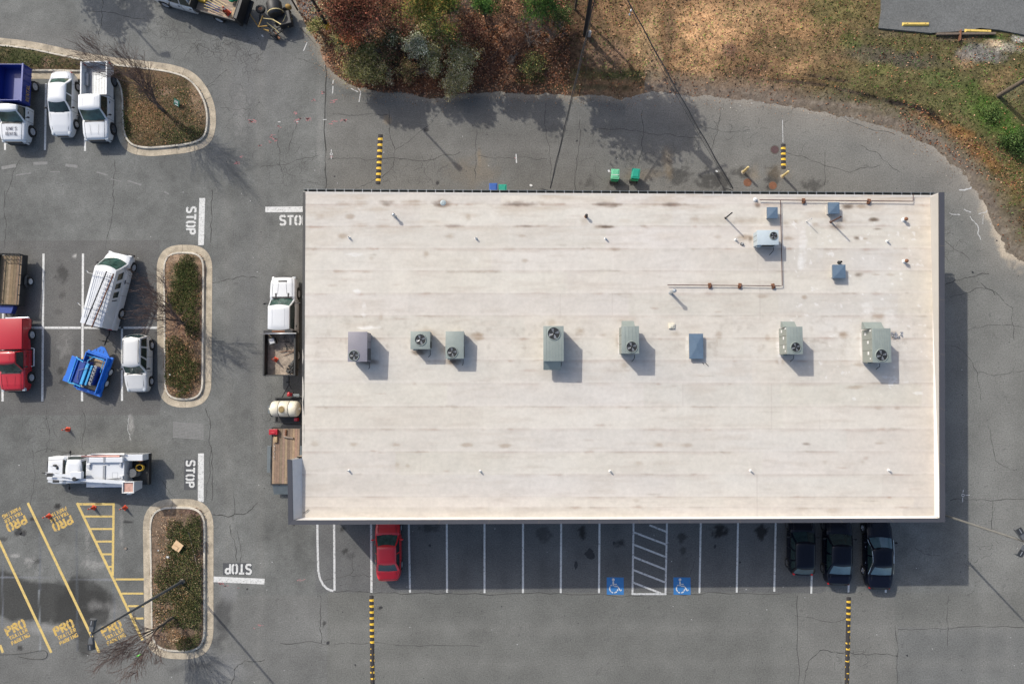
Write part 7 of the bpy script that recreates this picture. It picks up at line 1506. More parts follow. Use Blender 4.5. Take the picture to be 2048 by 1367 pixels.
q = MB(); q.hexa([(x0+.9, .62, 2.05), (d['xf']-.8, .36, 1.98), (d['xf']-.8, .52, 1.98), (x0+.9, .86, 2.05)][::-1], [(x0+.9, .62, 2.28), (d['xf']-.8, .36, 2.12), (d['xf']-.8, .52, 2.12), (x0+.9, .86, 2.28)][::-1]); q.build('upper_arm', 'car_white', bm2)
q = MB(); q.hexa([(d['A']-1.6, .22, 2.2), (d['xf']-.75, .02, 2.1), (d['xf']-.75, .16, 2.1), (d['A']-1.6, .44, 2.2)][::-1], [(d['A']-1.6, .22, 2.42), (d['xf']-.75, .02, 2.24), (d['xf']-.75, .16, 2.24), (d['A']-1.6, .44, 2.42)][::-1]); q.box(d['A']-2.0, d['A']-1.2, -.05, .45, 2.15, 2.45, .05); q.build('lower_arm', 'car_white', bm2)
q = MB(); q.lathe((d['A']-1.5, .46, 2.2), [(0, .28), (.14, .28), (.16, .2), (.16, 0)], 16); q.tube([(d['xf']-.5, .05, 2.2), (d['xf']-.9, .1, 2.26)], .04, 6); q.box(d['A']+.1, d['A']+.5, .05, .3, 2.35, 2.39); q.box(d['A']-.2, d['A']+.25, .55, .75, 2.10, 2.14, .01); q.build('knuckle', 'steel_dark', bm2, True, auto=40)
q = MB(); q.ell((d['xf']-.75, -.35, 1.30), .15, .08, .05); q.ell((d['xf']-.92, -.18, 1.30), .08, .13, .05); q.ell((d['xf']-.78, .58, 1.28), .07, .07, .05); q.build('hood_marker', 'trim', d['body'], True)
q = MB(); bx0, bx1, by0, by1 = x0+.15, x0+1.0, .78, 1.45
q.hexa([(x0+.30, .78, 1.15), (x0+.90, .78, 1.15), (x0+.90, 1.30, 1.15), (x0+.30, 1.30, 1.15)], [(x0+.22, .70, 2.3), (x0+.98, .70, 2.3), (x0+.98, 1.42, 2.3), (x0+.22, 1.42, 2.3)]); bu = q.build('bucket', 'car_white', bm2)
q = MB()
for a_, b_, c_, e_ in [(.18, 1.02, .66, .72), (.18, 1.02, 1.40, 1.46), (.18, .24, .72, 1.40), (.96, 1.02, .72, 1.40)]: q.box(x0+a_, x0+b_, c_, e_, 2.26, 2.40, .01)
q.box(x0+.5, x0+.8, 1.46, 1.6, 2.0, 2.2, .02); q.build('bucket_rim', 'white', bu); q = MB(); q.box(x0+.26, x0+.94, .74, 1.38, 2.302, 2.306); q.build('bucket_liner', mat('liner_pink', (.42, .25, .20), rough=.8, amt=.3, scale=4), bu)

# ------------------------------------------------ truck at the top edge
tr, d = pickup('work truck with a cluttered open stake body, half outside the top edge', (438, 41), (310, 6), 1, 'car_white', name='stake_truck', W_=2.2, fo=1.05, ro=1.3, bed=False, crew=True, cabL=2.1, zroof=2.1, hz=1.3, wl=4.3, rw=.43, group='utility trucks', cat='truck')
a, b = P(438, 41, .43), P(305, 4, .43); an = math.atan2((b-a).y, (b-a).x); lf = Vector((-math.sin(an), math.cos(an), 0)); cc_ = a+(b-a).normalized()*2.15-lf*1.1; tr.location = (cc_.x, cc_.y, 0); tr.rotation_euler = (0, 0, an)
x1 = d['xcab']-.1; x0 = x1-3.3; wD = 1.15; bd = empty('stake_body', (0, 0, 0)); bd.parent = tr
q = deck(MB(), x0, x1, -wD, wD, 1.02, n=9, col=(.42, .33, .24), seed=8); q.build('timber_floor', 'plank', bd)
for ss in (-1, 1): q = MB(); q.box(x0, x1, ss*wD, ss*(wD-.05), .92, 1.30, .01); q.box(x0, x1, ss*(wD-.06), ss*(wD+.03), 1.30, 1.35, .01); q.build('side_wall', 'steel_dark', bd)
q = MB(); q.box(x0-.30, x0-.04, -wD, wD, .6, 1.75, .02); q.box(x0-.5, x0-.3, -.9, .9, .5, .7, .02); q.build('tail_lift', 'trim', bd); q = MB(); q.box(x1-.03, x1+.03, -wD, wD, 1.0, 1.9); q.build('headboard', 'steel_dark', bd)
q = MB(); q.tube([(x0-.03, -wD, 1.76), (x0-.03, wD, 1.76)], .03, 6); q.build('gate_rail', 'bark_pale', bd)
tm = Matrix.Translation(tr.location) @ Matrix.Rotation(tr.rotation_euler.z, 4, 'Z')
q = MB()
for k, (m_i) in enumerate(range(6)): q.tube([(x1-.3-.1*k, -.4+.25*k, 1.1+.05*k), (x0+.9+.2*k, .2+.13*k, 1.3+.02*k)], .022, 5)
inbed(q, 'yard_tools', 'yellow_pale', 'yellow-handled tools strewn across the stake body of the truck at the top edge', 'tools', tm)
q = MB()
for k in range(3): q.tube([(x1-.5-.2*k, .3+.2*k, 1.2), (x0+1.4, .5+.15*k, 1.25)], .03, 5)
inbed(q, 'yard_tools', 'blue_dark', 'navy tool shafts in the stake body of the truck at the top edge', 'tools', tm)
q = MB(); q.box(x1-.7, x1-.1, -.3, .4, 1.03, 1.35, .03); inbed(q, 'tool_bag', 'yellow', 'dull yellow bag behind the cab of the truck at the top edge', 'bag', tm)
q = MB(); q.X = Matrix.Translation((x0+.55, -.6, 1.25)); q.ell((0, 0, 0), .35, .32, .2); q.ell((.2, .3, .05), .25, .2, .15); inbed(q, 'leaf_bag', 'bin_green', 'green bag of clippings at the tail of the truck at the top edge', 'bag', tm, smooth=True)
v = tm @ Vector((x0+.85, .62, 1.05)); c_ = cone('big orange cone leaning in the stake body at the top edge', 0, 0, s=1.25); c_.location = v; 
q = MB(); q.X = Matrix.Translation((x0+.95, .66, 1.08)); q.lathe((0, 0), [(.15, 0), (.17, .3), (.15, .3), (.13, .02)], 16); inbed(q, 'clay_pot', 'rust', 'rusty round pot at the foot of the leaning cone', 'pot', tm)
q = MB(); q.box(x0+.05, x0+.55, .1, .9, 1.03, 1.10); inbed(q, 'plywood_sheet', 'wood', 'pale plywood sheet at the tail of the stake body', 'plywood', tm)

# ------------------------------------------------ towed machine with drum
cm_ = P(553, 34, 0); M['dull_yellow'] = mat('dull_yellow', (.28, .17, .04), rough=.7, amt=.4, scale=6)
mx = empty('tow_behind_roller', (cm_.x, cm_.y, 0), R(150), 'towed machine with a black drum and yellow frame behind the stake truck', 'machine')
dm = Matrix.Rotation(R(-78)-R(150), 4, 'Z')
q = MB(); q.X = Matrix.Translation((-.20, -.18, 1.05)) @ dm @ Matrix.Rotation(R(90), 4, 'Y'); q.lathe((0, 0), [(0, -.62), (.30, -.60), (.52, -.45), (.56, -.38), (.56, .38), (.52, .48), (.45, .55), (0, .56)], 30); q.build('drum', 'trim', mx, True, auto=40)
q = MB(); q.X = Matrix.Translation((-.20, -.18, 1.05)) @ dm @ Matrix.Rotation(R(90), 4, 'Y'); q.lathe((0, 0), [(.565, .3), (.585, .32), (.585, .36), (.565, .38)], 30); q.build('drum_hoop', 'yellow_pale', mx, True, auto=40)
lw_ = lambda p: (Matrix.Rotation(-R(150), 3, 'Z') @ (P(p[0], p[1], p[2])-cm_))+Vector((0, 0, 0))
def wt(pts): return [(lw_(p).x, lw_(p).y, p[2]) for p in pts]
q = MB(); q.tube(wt([(526, 32, .7), (517, 54, .65), (535, 52, .8)]), .055, 6); q.tube(wt([(517, 54, .6), (494, 20, .55)]), .035, 6); q.tube(wt([(527, 59, .7), (538, 62, .75)]), .06, 6); q.build('frame_bar', 'dull_yellow', mx, True)
q = MB(); q.tube(wt([(535, 52, .6), (548, 60, .6), (566, 52, .6)]), .05, 6); q.tube(wt([(521, 22, .45), (517, 54, .5), (530, 60, .5), (549, 73, .45)]), .05, 6); q.tube(wt([(526, 32, .55), (540, 40, .6), (565, 30, .6)]), .05, 6); q.tube(wt([(574, 22, .5), (584, 36, .5), (572, 56, .5), (549, 73, .45)]), .05, 6); q.build('frame_bar', 'steel_dark', mx, True)
q = MB(); q.tube(wt([(527, 37, .9), (545, 39, 1.2), (562, 49, 1.0)]), .035, 6); q.tube(wt([(534, 46, .7), (550, 58, .8), (558, 66, .5)]), .03, 6); q.tube(wt([(572, 30, .9), (566, 44, .9)]), .03, 6); q.tube(wt([(584, 36, .7), (576, 55, .5)]), .03, 6); q.build('guard_hoop', 'yellow_pale', mx, True)
q = MB(); v = wt([(577, 14, .9)])[0]; q.ell(v, .26, .20, .22); q.build('fuel_tank', 'dull_yellow', mx, True)
q = MB(); v = wt([(570, 40, .6)])[0]; q.X = Matrix.Translation(v) @ dm; q.box(-.5, .5, -.45, .5, -.3, .3, .05); q.box(-.3, .2, -.8, -.4, -.3, .2, .05); q.build('engine', 'trim', mx)
q = MB(); q.tube(wt([(540, 66, .35), (549, 72, .45), (560, 77, .35)]), .09, 8); q.tube(wt([(546, 60, .5), (556, 72, .4)]), .05, 6); q.build('rusty_axle', 'rust', mx, True)
q = MB(); q.tube(wt([(533, 12, .8), (545, 18, 1.0), (552, 8, .9)]), .03, 6); q.tube(wt([(536, 8, .5), (548, 6, .6)]), .03, 6); q.build('control_rod', 'bark', mx, True)
v = wt([(521, 19, .62)])[0]; q = MB(); q.X = Matrix.Translation(v) @ Matrix.Rotation(.25, 4, 'X'); q.lathe((0, 0), [(.12, -.1), (.26, -.12), (.34, -.08), (.36, 0), (.34, .08), (.26, .12), (.16, .10), (.14, .04), (0, .04)], 26); wl_ = q.build('spare_wheel', 'tyre', mx, True, auto=50)
q = MB(); q.X = Matrix.Translation(v) @ Matrix.Rotation(.25, 4, 'X'); q.lathe((0, 0), [(0, .06), (.05, .08), (.15, .07)], 16); q.build('rim', 'rust', wl_)
for (px_, py_) in ((549, 73), (574, 22)):
    v = wt([(px_, py_, .33)])[0]; wheel(mx, v[0], v[1], .33, .2, 1, 'rim_dark')
# ================================================================= PLANTS
tr_ = random.Random(21)
def bare_tree(label, bx, by, h, lean=(0, 0), spread=1.0, depth=6, seed=0, z0=.15, trunk_r=.10, m='bark', fork=.35, name='bare_tree', group='leafless island trees', flat=.75, twig=1.0):
    rt_ = random.Random(seed); q = P(bx, by, z0); r = empty(name, q, 0, label, 'tree', group)
    T = MB(); Cw = MB()
    def grow(p, d, L_, r_, k):
        n = 4 if k < 2 else (3 if k < 4 else 2); pts = [p]; rs = [r_]
        for i in range(n):
            d = (d+Vector((rt_.gauss(0, .12), rt_.gauss(0, .12), rt_.gauss(0, .06)+.02))).normalized(); p = p+d*L_/n; pts.append(p); rs.append(r_*(1-.32*(i+1)/n))
        (T if k < 2 else Cw).tube(pts, rs, 7 if k < 2 else (4 if k < 4 else 3), caps=False)
        if k >= depth: return
        nb = 3 if k < 5 else 2
        if k == 0: nb = 4
        for j in range(nb):
            t = rt_.uniform(.35, 1) if j else 1.0; i = min(n, max(1, int(t*n))); pp = pts[i]
            a = rt_.uniform(0, 2*math.pi); sp = spread*rt_.uniform(.45, .95)
            side = Vector((math.cos(a), math.sin(a), rt_.uniform(-.15, flat))); nd = (d+side*sp+Vector((lean[0], lean[1], 0))*.15).normalized()
            grow(pp, nd, L_*rt_.uniform(.62, .86), max(rs[i]*rt_.uniform(.55, .72), .0085*twig), k+1)
    grow(Vector((0, 0, -.1)), Vector((lean[0]*.4, lean[1]*.4, 1)).normalized(), h*fork, trunk_r, 0)
    T.build('trunk', m, r, True); Cw.build('crown', 'bark_twig' if m == 'bark' else m, r, True); return r
bare_tree('bare tree in the leafy north-west island, branches over the white pickup', 327, 222, 8.6, (-.16, .1), .66, 7, 3, z0=.2, trunk_r=.14, fork=.30)
bare_tree('bare tree in the middle island reaching over the small white estate car', 368, 648, 7.4, (-.22, .02), .66, 7, 8, trunk_r=.12, fork=.29)
bare_tree('bare tree in the southern island spreading over the yellow bays', 350, 1231, 6.6, (-.2, -.1), .75, 7, 15, trunk_r=.12, fork=.30)
def pal(cols, n, rs, jit=.25):
    c = np.array(cols)[rs.randint(0, len(cols), n)]; return np.clip(c*(1+jit*rs.randn(n, 1)), .002, 1)
def bush(label, cx, cy, z, rx, rz, n, cols, name='bush', cat='bush', seed=0, size=.09, stems=6, clumps=9, trunk=None, group=None, zb=.3, m='bark', nrm=.8, hollow=.45, cat2=None, ry=None):
    """cx, cy: photo pixel of the crown centre, seen at height z"""
    rx *= 1.38; ry = (ry*1.38) if ry else None; n = int(n*2.1); rz *= 1.1
    rs = np.random.RandomState(seed+100); c = P(cx, cy, z); r = empty(name, (c.x, c.y, zb), 0, label, cat, group); ry = ry or rx
    clumps = int(clumps*4); cc = rs.randn(clumps, 3); cc /= np.linalg.norm(cc, axis=1)[:, None]; cc *= (rs.rand(clumps, 1)**.45)*(.55+.55*rs.rand(clumps, 1)); cc *= np.array([rx, ry, rz]); cc[:, 2] = np.abs(cc[:, 2])*.85-.12*np.hypot(cc[:, 0], cc[:, 1])
    cr = (.10+.26*rs.rand(clumps)**1.5)*min(rx, ry)
    k = rs.choice(clumps, n, p=(cr**1.6)/(cr**1.6).sum()); d = rs.randn(n, 3)*.62; d += (cc[k]/(np.linalg.norm(cc[k], axis=1)[:, None]+.01))*rs.randn(n, 1)*.5
    pts = cc[k]+d*cr[k][:, None]*np.array([1, 1, .8]); pts[:, 2] += z-zb; pts[:, 2] = np.maximum(pts[:, 2], .05)
    tone = (.75+1.5*rs.rand(clumps))[k][:, None]; cols_ = pal(cols, n, rs)*tone
    quads_mesh('crown', pts, size*(.6+.8*rs.rand(n)), nrm, cols_, 'leaf', r, aspect=.6)
    T = MB(); 
    for i in range(stems*3):
        e = Vector(cc[i % clumps])*1.08+Vector((0, 0, z-zb)); b_ = Vector((rs.randn()*.08, rs.randn()*.08, -.15)) if not trunk else Vector((0, 0, (z-zb)*.45)); mdd = b_.lerp(e, .5)+Vector((rs.randn()*.12, rs.randn()*.12, 0)); rr0 = .016 if not trunk else trunk*.45
        T.tube([b_, mdd, e], [rr0, rr0*.7, .006], 5, False)
    if trunk: T.tube([(0, 0, -.2), (rs.randn()*.1, rs.randn()*.1, (z-zb)*.5), (0, 0, z-zb)], [trunk, trunk*.75, trunk*.4], 8, False)
    T.build('trunk' if trunk else 'stems', m, r, True); return r
RED = [(.17, .055, .035), (.12, .045, .03), (.24, .10, .06), (.08, .04, .028), (.06, .05, .025), (.20, .075, .05)]
YGR = [(.20, .17, .04), (.12, .13, .03), (.08, .11, .03), (.24, .14, .045), (.06, .08, .02)]
GRN = [(.045, .09, .02), (.035, .07, .02), (.065, .115, .025), (.03, .06, .018)]
OLV = [(.20, .18, .06), (.23, .20, .085), (.15, .155, .05), (.25, .19, .11), (.12, .12, .045)]
GRY = [(.27, .25, .15), (.18, .18, .095), (.34, .31, .20), (.13, .145, .07), (.22, .18, .12)]
WHT = [(.40, .38, .28), (.30, .29, .20), (.20, .22, .13), (.13, .16, .07), (.48, .45, .35), (.16, .18, .10)]
BRN = [(.13, .075, .045), (.18, .10, .06), (.09, .05, .035), (.24, .13, .075)]
DRK = [(.045, .065, .025), (.06, .07, .03), (.03, .045, .02), (.10, .08, .04)]
G1 = 'bushes and saplings at the wood edge'
bush('large red-leaved young oak at the top of the woods', 712, 18, 3.4, 1.6, 1.0, 4600, RED, 'red_oak', 'tree', 1, .12, 8, 12, .08, G1)
bush('smaller orange-red sapling below the large red oak', 708, 62, 2.6, .8, .6, 1300, [(.42, .15, .06), (.30, .09, .05), (.36, .18, .08)], 'red_oak', 'tree', 2, .10, 5, 7, .04, G1)
bush('sparse red-brown sapling right of the black pole', 672, 22, 3.2, 1.0, .9, 1500, RED+BRN, 'red_oak', 'tree', 3, .10, 5, 8, .05, G1)
bush('yellow and green tree at the top edge', 862, 14, 4.0, 1.35, .9, 3400, YGR, 'yellow_tree', 'tree', 4, .11, 7, 9, .07, G1)
bush('bright green bushy tree right of the yellow one', 892, 2, 3.4, .9, .8, 1800, GRN+YGR[1:3], 'green_tree', 'tree', 5, .10, 6, 8, .05, G1)
bush('deep green conifer sapling at the top edge', 968, 8, 3.4, .8, .9, 1900, GRN, 'conifer_sapling', 'tree', 6, .09, 6, 8, .05, G1, hollow=.2)
bush('dark green conifer left of the utility pole', 1085, 4, 3.6, 1.2, .8, 3000, GRN+DRK[:1], 'conifer_sapling', 'tree', 7, .09, 7, 10, .06, G1, hollow=.2)
bush('low dark green shrub beside the utility pole foot', 1120, 34, 1.6, .75, .5, 1100, DRK+GRN[:1], 'shrub', 'shrub', 8, .09, 5, 7, None, G1)
bush('bush with silvery white seed heads in the middle of the woods', 833, 92, 2.2, .72, .6, 2600, WHT, 'flowering_bush', 'bush', 9, .085, 6, 10, None, G1, hollow=.6)
bush('grey-green bush joined below the silvery white one', 868, 118, 1.5, .85, .5, 2200, GRY+OLV, 'bush', 'bush', 10, .09, 6, 10, None, G1)
bush('loose grey-green bush at the right of the thicket', 925, 112, 1.6, .9, .5, 2000, OLV+GRY, 'bush', 'bush', 11, .09, 6, 10, None, G1)
bush('pale grey-green bush closest to the asphalt edge', 912, 162, 1.3, .95, .5, 2600, GRY+OLV[:2], 'bush', 'bush', 12, .085, 7, 11, None, G1)
bush('small pale yellow-green tuft at the right of the asphalt-edge bush', 928, 158, 1.3, .30, .25, 400, [(.30, .28, .14), (.22, .22, .10)], 'bush', 'bush', 13, .08, 4, 4, None, G1)
bush('broad olive bush at the corner of the asphalt', 722, 136, 1.7, 1.3, .6, 4000, OLV+[(.14, .13, .05)], 'bush', 'bush', 14, .085, 8, 13, None, G1, ry=.95)
bush('olive bush right beside the broad corner one', 752, 145, 1.4, .6, .45, 1200, OLV+GRY[:1], 'bush', 'bush', 15, .085, 5, 7, None, G1)
bush('olive-green bush just below the yellow pole base', 684, 78, 1.6, .9, .5, 1700, OLV+GRY[1:2], 'bush', 'bush', 16, .085, 6, 9, None, G1)
bush('little green bush left of the yellow pole base', 634, 54, 1.1, .55, .4, 900, OLV+GRN[:1], 'bush', 'bush', 17, .08, 5, 6, None, G1)
bush('small grey bush on the leafy slope below the thicket', 778, 152, 1.0, .5, .35, 700, GRY+BRN, 'bush', 'bush', 18, .08, 5, 6, None, G1)
bush('grey-green bush between the red oak and the silvery one', 788, 66, 1.9, .75, .5, 1500, GRY+DRK, 'bush', 'bush', 19, .085, 6, 9, None, G1)
bush('dark thicket shrub left of the silvery bush', 775, 100, 1.3, .9, .4, 1500, DRK+BRN, 'shrub', 'shrub', 20, .09, 6, 10, None, G1)
bush('green and brown shrub above the asphalt-edge bush', 898, 70, 1.7, .9, .5, 1500, GRN+BRN+OLV, 'shrub', 'shrub', 22, .09, 6, 10, None, G1)
bush('rust-leaved shrub at the upper right of the thicket', 945, 55, 1.8, 1.0, .6, 1500, BRN+RED[:2], 'shrub', 'shrub', 23, .09, 6, 10, None, G1)
bush('low bright green weed clump at the right edge of the bank', 2030, 285, .75, .9, .25, 1500, [(.04, .07, .02), (.06, .085, .028), (.03, .05, .018)], 'weed_clump', 'weeds', 24, .10, 5, 9, None, None)
bush('second green weed clump above the ditch', 1985, 225, .6, .7, .2, 700, [(.05, .085, .025), (.07, .095, .03)], 'weed_clump', 'weeds', 25, .09, 5, 9, None, None)
bush('dense olive shrub filling the gap above the broad corner bush', 735, 108, 1.5, .9, .45, 1500, OLV+DRK[:1], 'shrub', 'shrub', 30, .09, 6, 10, None, G1)
bush('rusty brown shrub between the two red oaks', 690, 48, 1.8, .9, .5, 1500, BRN+RED[:2], 'shrub', 'shrub', 31, .09, 6, 10, None, G1)
bush('green shrub directly below the yellow tree', 858, 52, 2.0, .9, .5, 1700, GRN[1:]+OLV, 'shrub', 'shrub', 32, .09, 6, 10, None, G1)
bush('brown-leaved shrub right of the green conifer sapling', 1010, 18, 2.2, 1.0, .6, 1500, BRN+[(.30, .17, .10)], 'shrub', 'shrub', 33, .10, 6, 10, None, G1)
bush('low green shrub in the litter south of the dark conifer', 1068, 128, .9, .8, .3, 900, DRK+OLV[:1], 'shrub', 'shrub', 34, .09, 5, 8, None, G1)
bush('dark red shrub in the middle of the thicket', 790, 30, 2.4, 1.0, .6, 1700, RED[:2]+BRN+DRK[:1], 'shrub', 'shrub', 35, .10, 6, 10, None, G1)
bush('grey-leaved sapling close to the yellow kerb of the black pole', 648, 12, 1.6, .8, .4, 1100, GRY, 'shrub', 'shrub', 36, .09, 5, 8, None, G1)
bush('olive shrub between the silvery bush and the corner bush', 812, 140, 1.2, .7, .35, 1000, OLV+BRN, 'shrub', 'shrub', 37, .085, 5, 8, None, G1)
# leafless saplings in the woods
for i, (x, y, h, lab) in enumerate([(1062, 92, 3.6, 'leafless grey sapling under the dark conifer'), (930, 40, 3.4, 'leafless pale sapling near the top centre of the woods'), (745, 88, 2.8, 'leafless brown sapling below the red oak'), (810, 62, 3.0, 'leafless sapling above the silvery bush'), (960, 40, 3.2, 'leafless thin sapling right of the rust-leaved shrub'), (1010, 30, 3.0, 'leafless sapling among rust-coloured leaves')]):
    bare_tree(lab, x, y, h, (0, .1), .9, 4, 40+i, .3, .035, 'bark_pale', .34, 'bare_sapling', 'leafless saplings in the woods', twig=1.4)
for i, (x, y, h) in enumerate([(690, 95, 2.2), (765, 120, 2.0), (800, 110, 2.2), (850, 150, 1.6), (880, 100, 2.2), (905, 40, 2.8), (985, 60, 2.6), (1040, 50, 2.6), (1085, 60, 2.8), (1105, 85, 2.2), (765, 45, 2.8), (1025, 120, 1.6)]):
    bare_tree('tangled grey-brown leafless sapling among the shrubs and fallen leaves of the woods', x, y, h, (0, .1), 1.1, 5, 140+i, .3, .03, 'bark_pale' if i % 2 else 'bark', .3, 'bare_sapling', 'tangled saplings in the woods', twig=1.2)
# tall trees whose crowns stand beyond the top edge and shade the asphalt
def tall(label, bx, by, z, rx, rz, n, seed, cols=DRK+BRN, zr0=.3, tr0=.16, size=.30, clumps=14):
    rs = np.random.RandomState(seed); g = P(bx, by, zr0); r = empty('tall_tree', g, 0, label, 'tree', 'tall trees beyond the top edge')
    cc = rs.randn(clumps, 3); cc /= np.linalg.norm(cc, axis=1)[:, None]; cc *= (.25+.6*rs.rand(clumps, 1)); cc *= np.array([rx, rx, rz]); cr = (.26+.22*rs.rand(clumps))*rx
    k = rs.randint(0, clumps, n); d = rs.randn(n, 3)*.5; pts = cc[k]+d*cr[k][:, None]; pts[:, 2] += z
    quads_mesh('crown', pts, size*(.6+.8*rs.rand(n)), 1.5, pal(cols, n, rs), 'leaf', r, aspect=.6)
    T = MB(); T.tube([(0, 0, -.2), (.1, .05, z*.5), (0, 0, z)], [tr0, tr0*.8, tr0*.4], 8, False)
    for i in range(clumps): T.tube([(0, 0, z*(.6+.03*i % .3)), tuple(cc[i]*.5+np.array([0, 0, z-.3])), tuple(cc[i]+np.array([0, 0, z]))], [tr0*.35, tr0*.2, .02], 5, False)
    T.build('trunk', 'bark', r, True); return r
tall('dense tall tree above the top edge shading the lane by the green bins', 1082, 22, 9.0, 2.9, 2.2, 5200, 1)
tall('second dense tall tree above the top edge, left of the utility pole', 1030, -8, 9.0, 2.4, 2.0, 3000, 2)
tall('tall tree behind the utility pole above the top edge', 1150, 20, 9.0, 2.0, 1.6, 2600, 3, tr0=.10)
for i, (cx, cy, z_, rx_, lab) in enumerate([(792, 226, 8.2, .95, 'small-crowned tree beyond the top edge, nearest the black pole'), (850, 228, 8.0, 1.2, 'slender tree above the red oak, beyond the top edge'), (910, 212, 7.6, 1.0, 'slender tree left of the yellow tree, beyond the top edge'), (975, 222, 8.2, 1.25, 'slender tree above the yellow tree, beyond the top edge'), (1050, 214, 8.0, 1.1, 'slender tree above the conifer sapling, beyond the top edge'), (1110, 236, 8.4, 1.1, 'slender tree above the dark conifer, beyond the top edge')]):
    tall(lab, cx-24.2*z_, cy-25.4*z_, z_, rx_*1.3, .9, 2000, 30+i, tr0=.07, clumps=10)
tall('tall tree beyond the top-left edge shading the lane', 60, -150, 7.5, 2.0, 1.6, 1500, 7, zr0=0, tr0=.14)
tall('tall tree beyond the top-left edge next to the light pole', 120, -160, 7.5, 1.5, 1.2, 700, 8, zr0=0, tr0=.12)

# ---------------------------------------------------------------- ground cover, leaves and grass
def scatter_px(n, box, rs, zf, keep):
    px = box[0]+(box[1]-box[0])*rs.rand(n); py = box[2]+(box[3]-box[2])*rs.rand(n)
    v = np.stack([px-1024, -(py-683.5), np.full(n, -F)], -1) @ RM.T; t = (.25-H)/v[:, 2]; X, Y = v[:, 0]*t, v[:, 1]*t
    k = keep(px, py, X, Y); X, Y, px, py = X[k], Y[k], px[k], py[k]; return X, Y, zf(X, Y), px, py
rs = np.random.RandomState(77)
# leaf litter over the woods and the verge
def kp(px, py, X, Y):
    ins = inpoly(X, Y, VEGW); dens = np.where(px < 1140, .95, .10)+np.where((px > 1130) & (py > 140) & (px < 1400), .15, 0)
    v = np.abs((py-(235+np.maximum(0, px-1820)*.55))) < 34; dens = np.where((px > 1800) & v, .65, dens); dens = np.where((px > 1750) & (py < 130), .16, dens); dens = np.where(px > 1140, dens*.45, dens)
    return ins & (rs.rand(len(px)) < dens*(.35+1.1*noise2(X, Y, .8, 55)))
X, Y, Z, px, py = scatter_px(150000, (590, 2048, -10, 520), rs, bank_z, kp)
C = pal([(.28, .12, .055), (.36, .19, .10), (.16, .07, .04), (.30, .15, .09), (.22, .09, .05), (.09, .045, .03), (.07, .04, .03), (.40, .25, .16)], len(X), rs, .2)
o = quads_mesh('leaf_litter', np.stack([X, Y, Z+.02+.03*rs.rand(len(X))], -1), (.07+.10*rs.rand(len(X))), .55, C, 'leaf', aspect=.7); tag(o, 'rust-coloured fallen leaves over the woodland floor and verge', 'fallen leaves', kind='stuff')
# grass tufts on the bank, tinted like the ground they grow from
def kg(px, py, X, Y): return inpoly(X, Y, VEGW) & (px > 1080) & ~((px > 1755) & (py < 66)) & (rs.rand(len(px)) < .35+.6*noise2(X, Y, 1.2, 56))
X, Y, Z, px, py = scatter_px(90000, (1080, 2048, -10, 520), rs, bank_z, kg)
keep = (Z > .03) & (polydist(X, Y, VEGW) > .9+.7*rs.rand(len(X))); X, Y, Z = X[keep], Y[keep], Z[keep]
C = bank_col(X[None], Y[None], Z[None])[0]*(.6+.95*rs.rand(len(X), 1)); grn = (rs.rand(len(X)) < .22)[:, None]; C = np.where(grn, C*np.array([.7, 1.2, .7]), C)
o = quads_mesh('grass', np.stack([X, Y, Z+.01], -1), .06+.10*rs.rand(len(X)), .55, C, 'leaf', aspect=1.0, tri=True); tag(o, 'patchy tan and green grass on the bank north of the lot', 'grass', kind='stuff')
def cover(name, label, cat, poly, spots, n, cols, size, hmax, seed, z0=.18, flat=.8):
    rs = np.random.RandomState(seed); xs = [p[0] for p in poly]; ys = [p[1] for p in poly]
    X = min(xs)+(max(xs)-min(xs))*rs.rand(n); Y = min(ys)+(max(ys)-min(ys))*rs.rand(n); px, py = proj(X, Y, X*0+.2)
    w = np.zeros(n); nz = noise2(X, Y, 1.1, seed, 3)
    for cx, cy, rx, ry, s in spots: w = np.maximum(w, blob(px, py, cx, cy, rx, ry, 0, .35, nz, .55)*s)
    hgt = hmax*np.clip(w*1.3, 0, 1)*(.4+.8*noise2(X, Y, 1.5, seed+1, 2)); k = inpoly(X, Y, poly) & (rs.rand(n) < w)
    X, Y, hgt = X[k], Y[k], hgt[k]; m = len(X); C = pal(cols, m, rs)*(.6+.8*noise2(X, Y, 1.6, seed+2, 2))[:, None]
    o = quads_mesh(name, np.stack([X, Y, z0+hgt*(.35+.65*rs.rand(m))], -1), size*(.6+.8*rs.rand(m)), flat, C, 'leaf', aspect=.6); tag(o, label, cat, kind='stuff'); return o
JUN = [(.035, .055, .018), (.05, .07, .02), (.07, .085, .03), (.025, .04, .015), (.10, .09, .04)]
LV = [(.30, .15, .07), (.20, .10, .06), (.34, .20, .11), (.12, .07, .04), (.09, .055, .03), (.38, .26, .15)]
bA, bB, bC = inset(bedA, .05), inset(bedB, .05), inset(bedC, .05)
cover('ground_cover', 'dark evergreen ground cover along the strip behind the parked trucks', 'ground cover', bA, [(30, 115, 70, 22, 1), (85, 125, 45, 22, .95), (150, 130, 28, 16, .95), (10, 105, 40, 16, 1), (245, 260, 14, 44, .8), (375, 275, 50, 24, .6), (330, 185, 30, 14, .25)], 26000, JUN, .10, .40, 61)
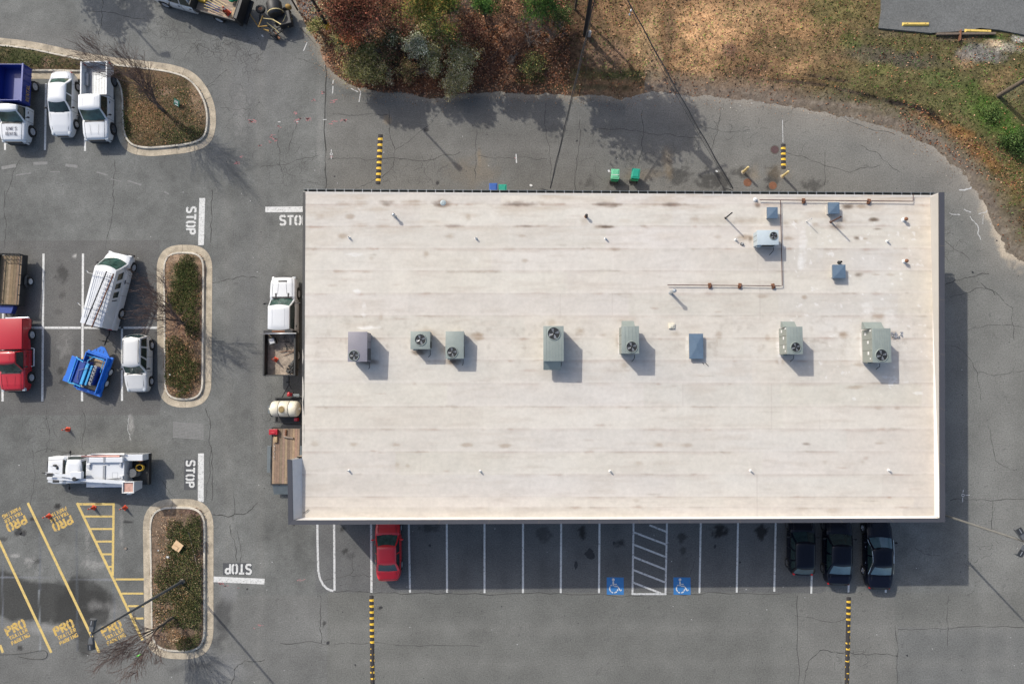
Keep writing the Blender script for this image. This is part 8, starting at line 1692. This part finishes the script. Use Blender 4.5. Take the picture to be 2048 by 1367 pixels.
cover('leaf_litter', 'brown fallen leaves covering the north-west island', 'fallen leaves', bA, [(310, 235, 130, 80, 1), (300, 180, 100, 40, .7), (110, 130, 80, 20, .35), (280, 150, 60, 20, .6)], 24000, LV+JUN+JUN, .085, .05, 62, .22, .4)
cover('ground_cover', 'dark evergreen ground cover on the middle island', 'ground cover', bB, [(375, 545, 26, 34, 1), (370, 595, 40, 45, 1), (385, 640, 26, 40, .8), (365, 740, 40, 62, .8), (350, 700, 30, 30, .6)], 24000, JUN+[(.09, .09, .035)], .085, .35, 63)
cover('leaf_litter', 'brown fallen leaves on the middle island', 'fallen leaves', bB, [(360, 700, 46, 100, .55), (360, 600, 46, 100, .25), (340, 750, 30, 60, .5)], 8000, LV, .085, .12, 64, .28, .4)
cover('ground_cover', 'mottled evergreen ground cover on the southern island', 'ground cover', bC, [(375, 1085, 42, 40, 1), (395, 1060, 26, 40, .9), (350, 1060, 24, 26, .7), (340, 1150, 36, 36, .95), (385, 1150, 34, 50, .85), (375, 1220, 40, 50, .85), (345, 1190, 40, 30, .7), (380, 1290, 40, 26, .8), (330, 1230, 30, 30, .4)], 30000, JUN+[(.12, .11, .05), (.16, .14, .07)], .085, .38, 65)
cover('leaf_litter', 'pale and brown fallen leaves on the southern island', 'fallen leaves', bC, [(355, 1150, 66, 150, .5), (340, 1110, 40, 40, .4), (350, 1270, 30, 20, .8)], 9000, LV+[(.5, .38, .26)], .08, .12, 66, .3, .4)
# loose leaves blown on to the asphalt edge
Xl = []; Yl = []
for i in range(900):
    k_ = tr_.randrange(3, 26); a, b = VEGW[k_], VEGW[k_+1]; t = tr_.random(); x = a[0]+(b[0]-a[0])*t; y = a[1]+(b[1]-a[1])*t; Xl.append(x+tr_.gauss(0, .5)); Yl.append(y-abs(tr_.gauss(0, .45)))
Xl, Yl = np.array(Xl), np.array(Yl); rs = np.random.RandomState(5)
o = quads_mesh('leaf_litter', np.stack([Xl, Yl, np.full(len(Xl), .02)], -1), .05+.04*rs.rand(len(Xl)), .2, pal(LV+[(.4, .36, .3)], len(Xl), rs), 'leaf', aspect=.7); tag(o, 'stray fallen leaves and grit along the edge of the asphalt', 'fallen leaves', kind='stuff')
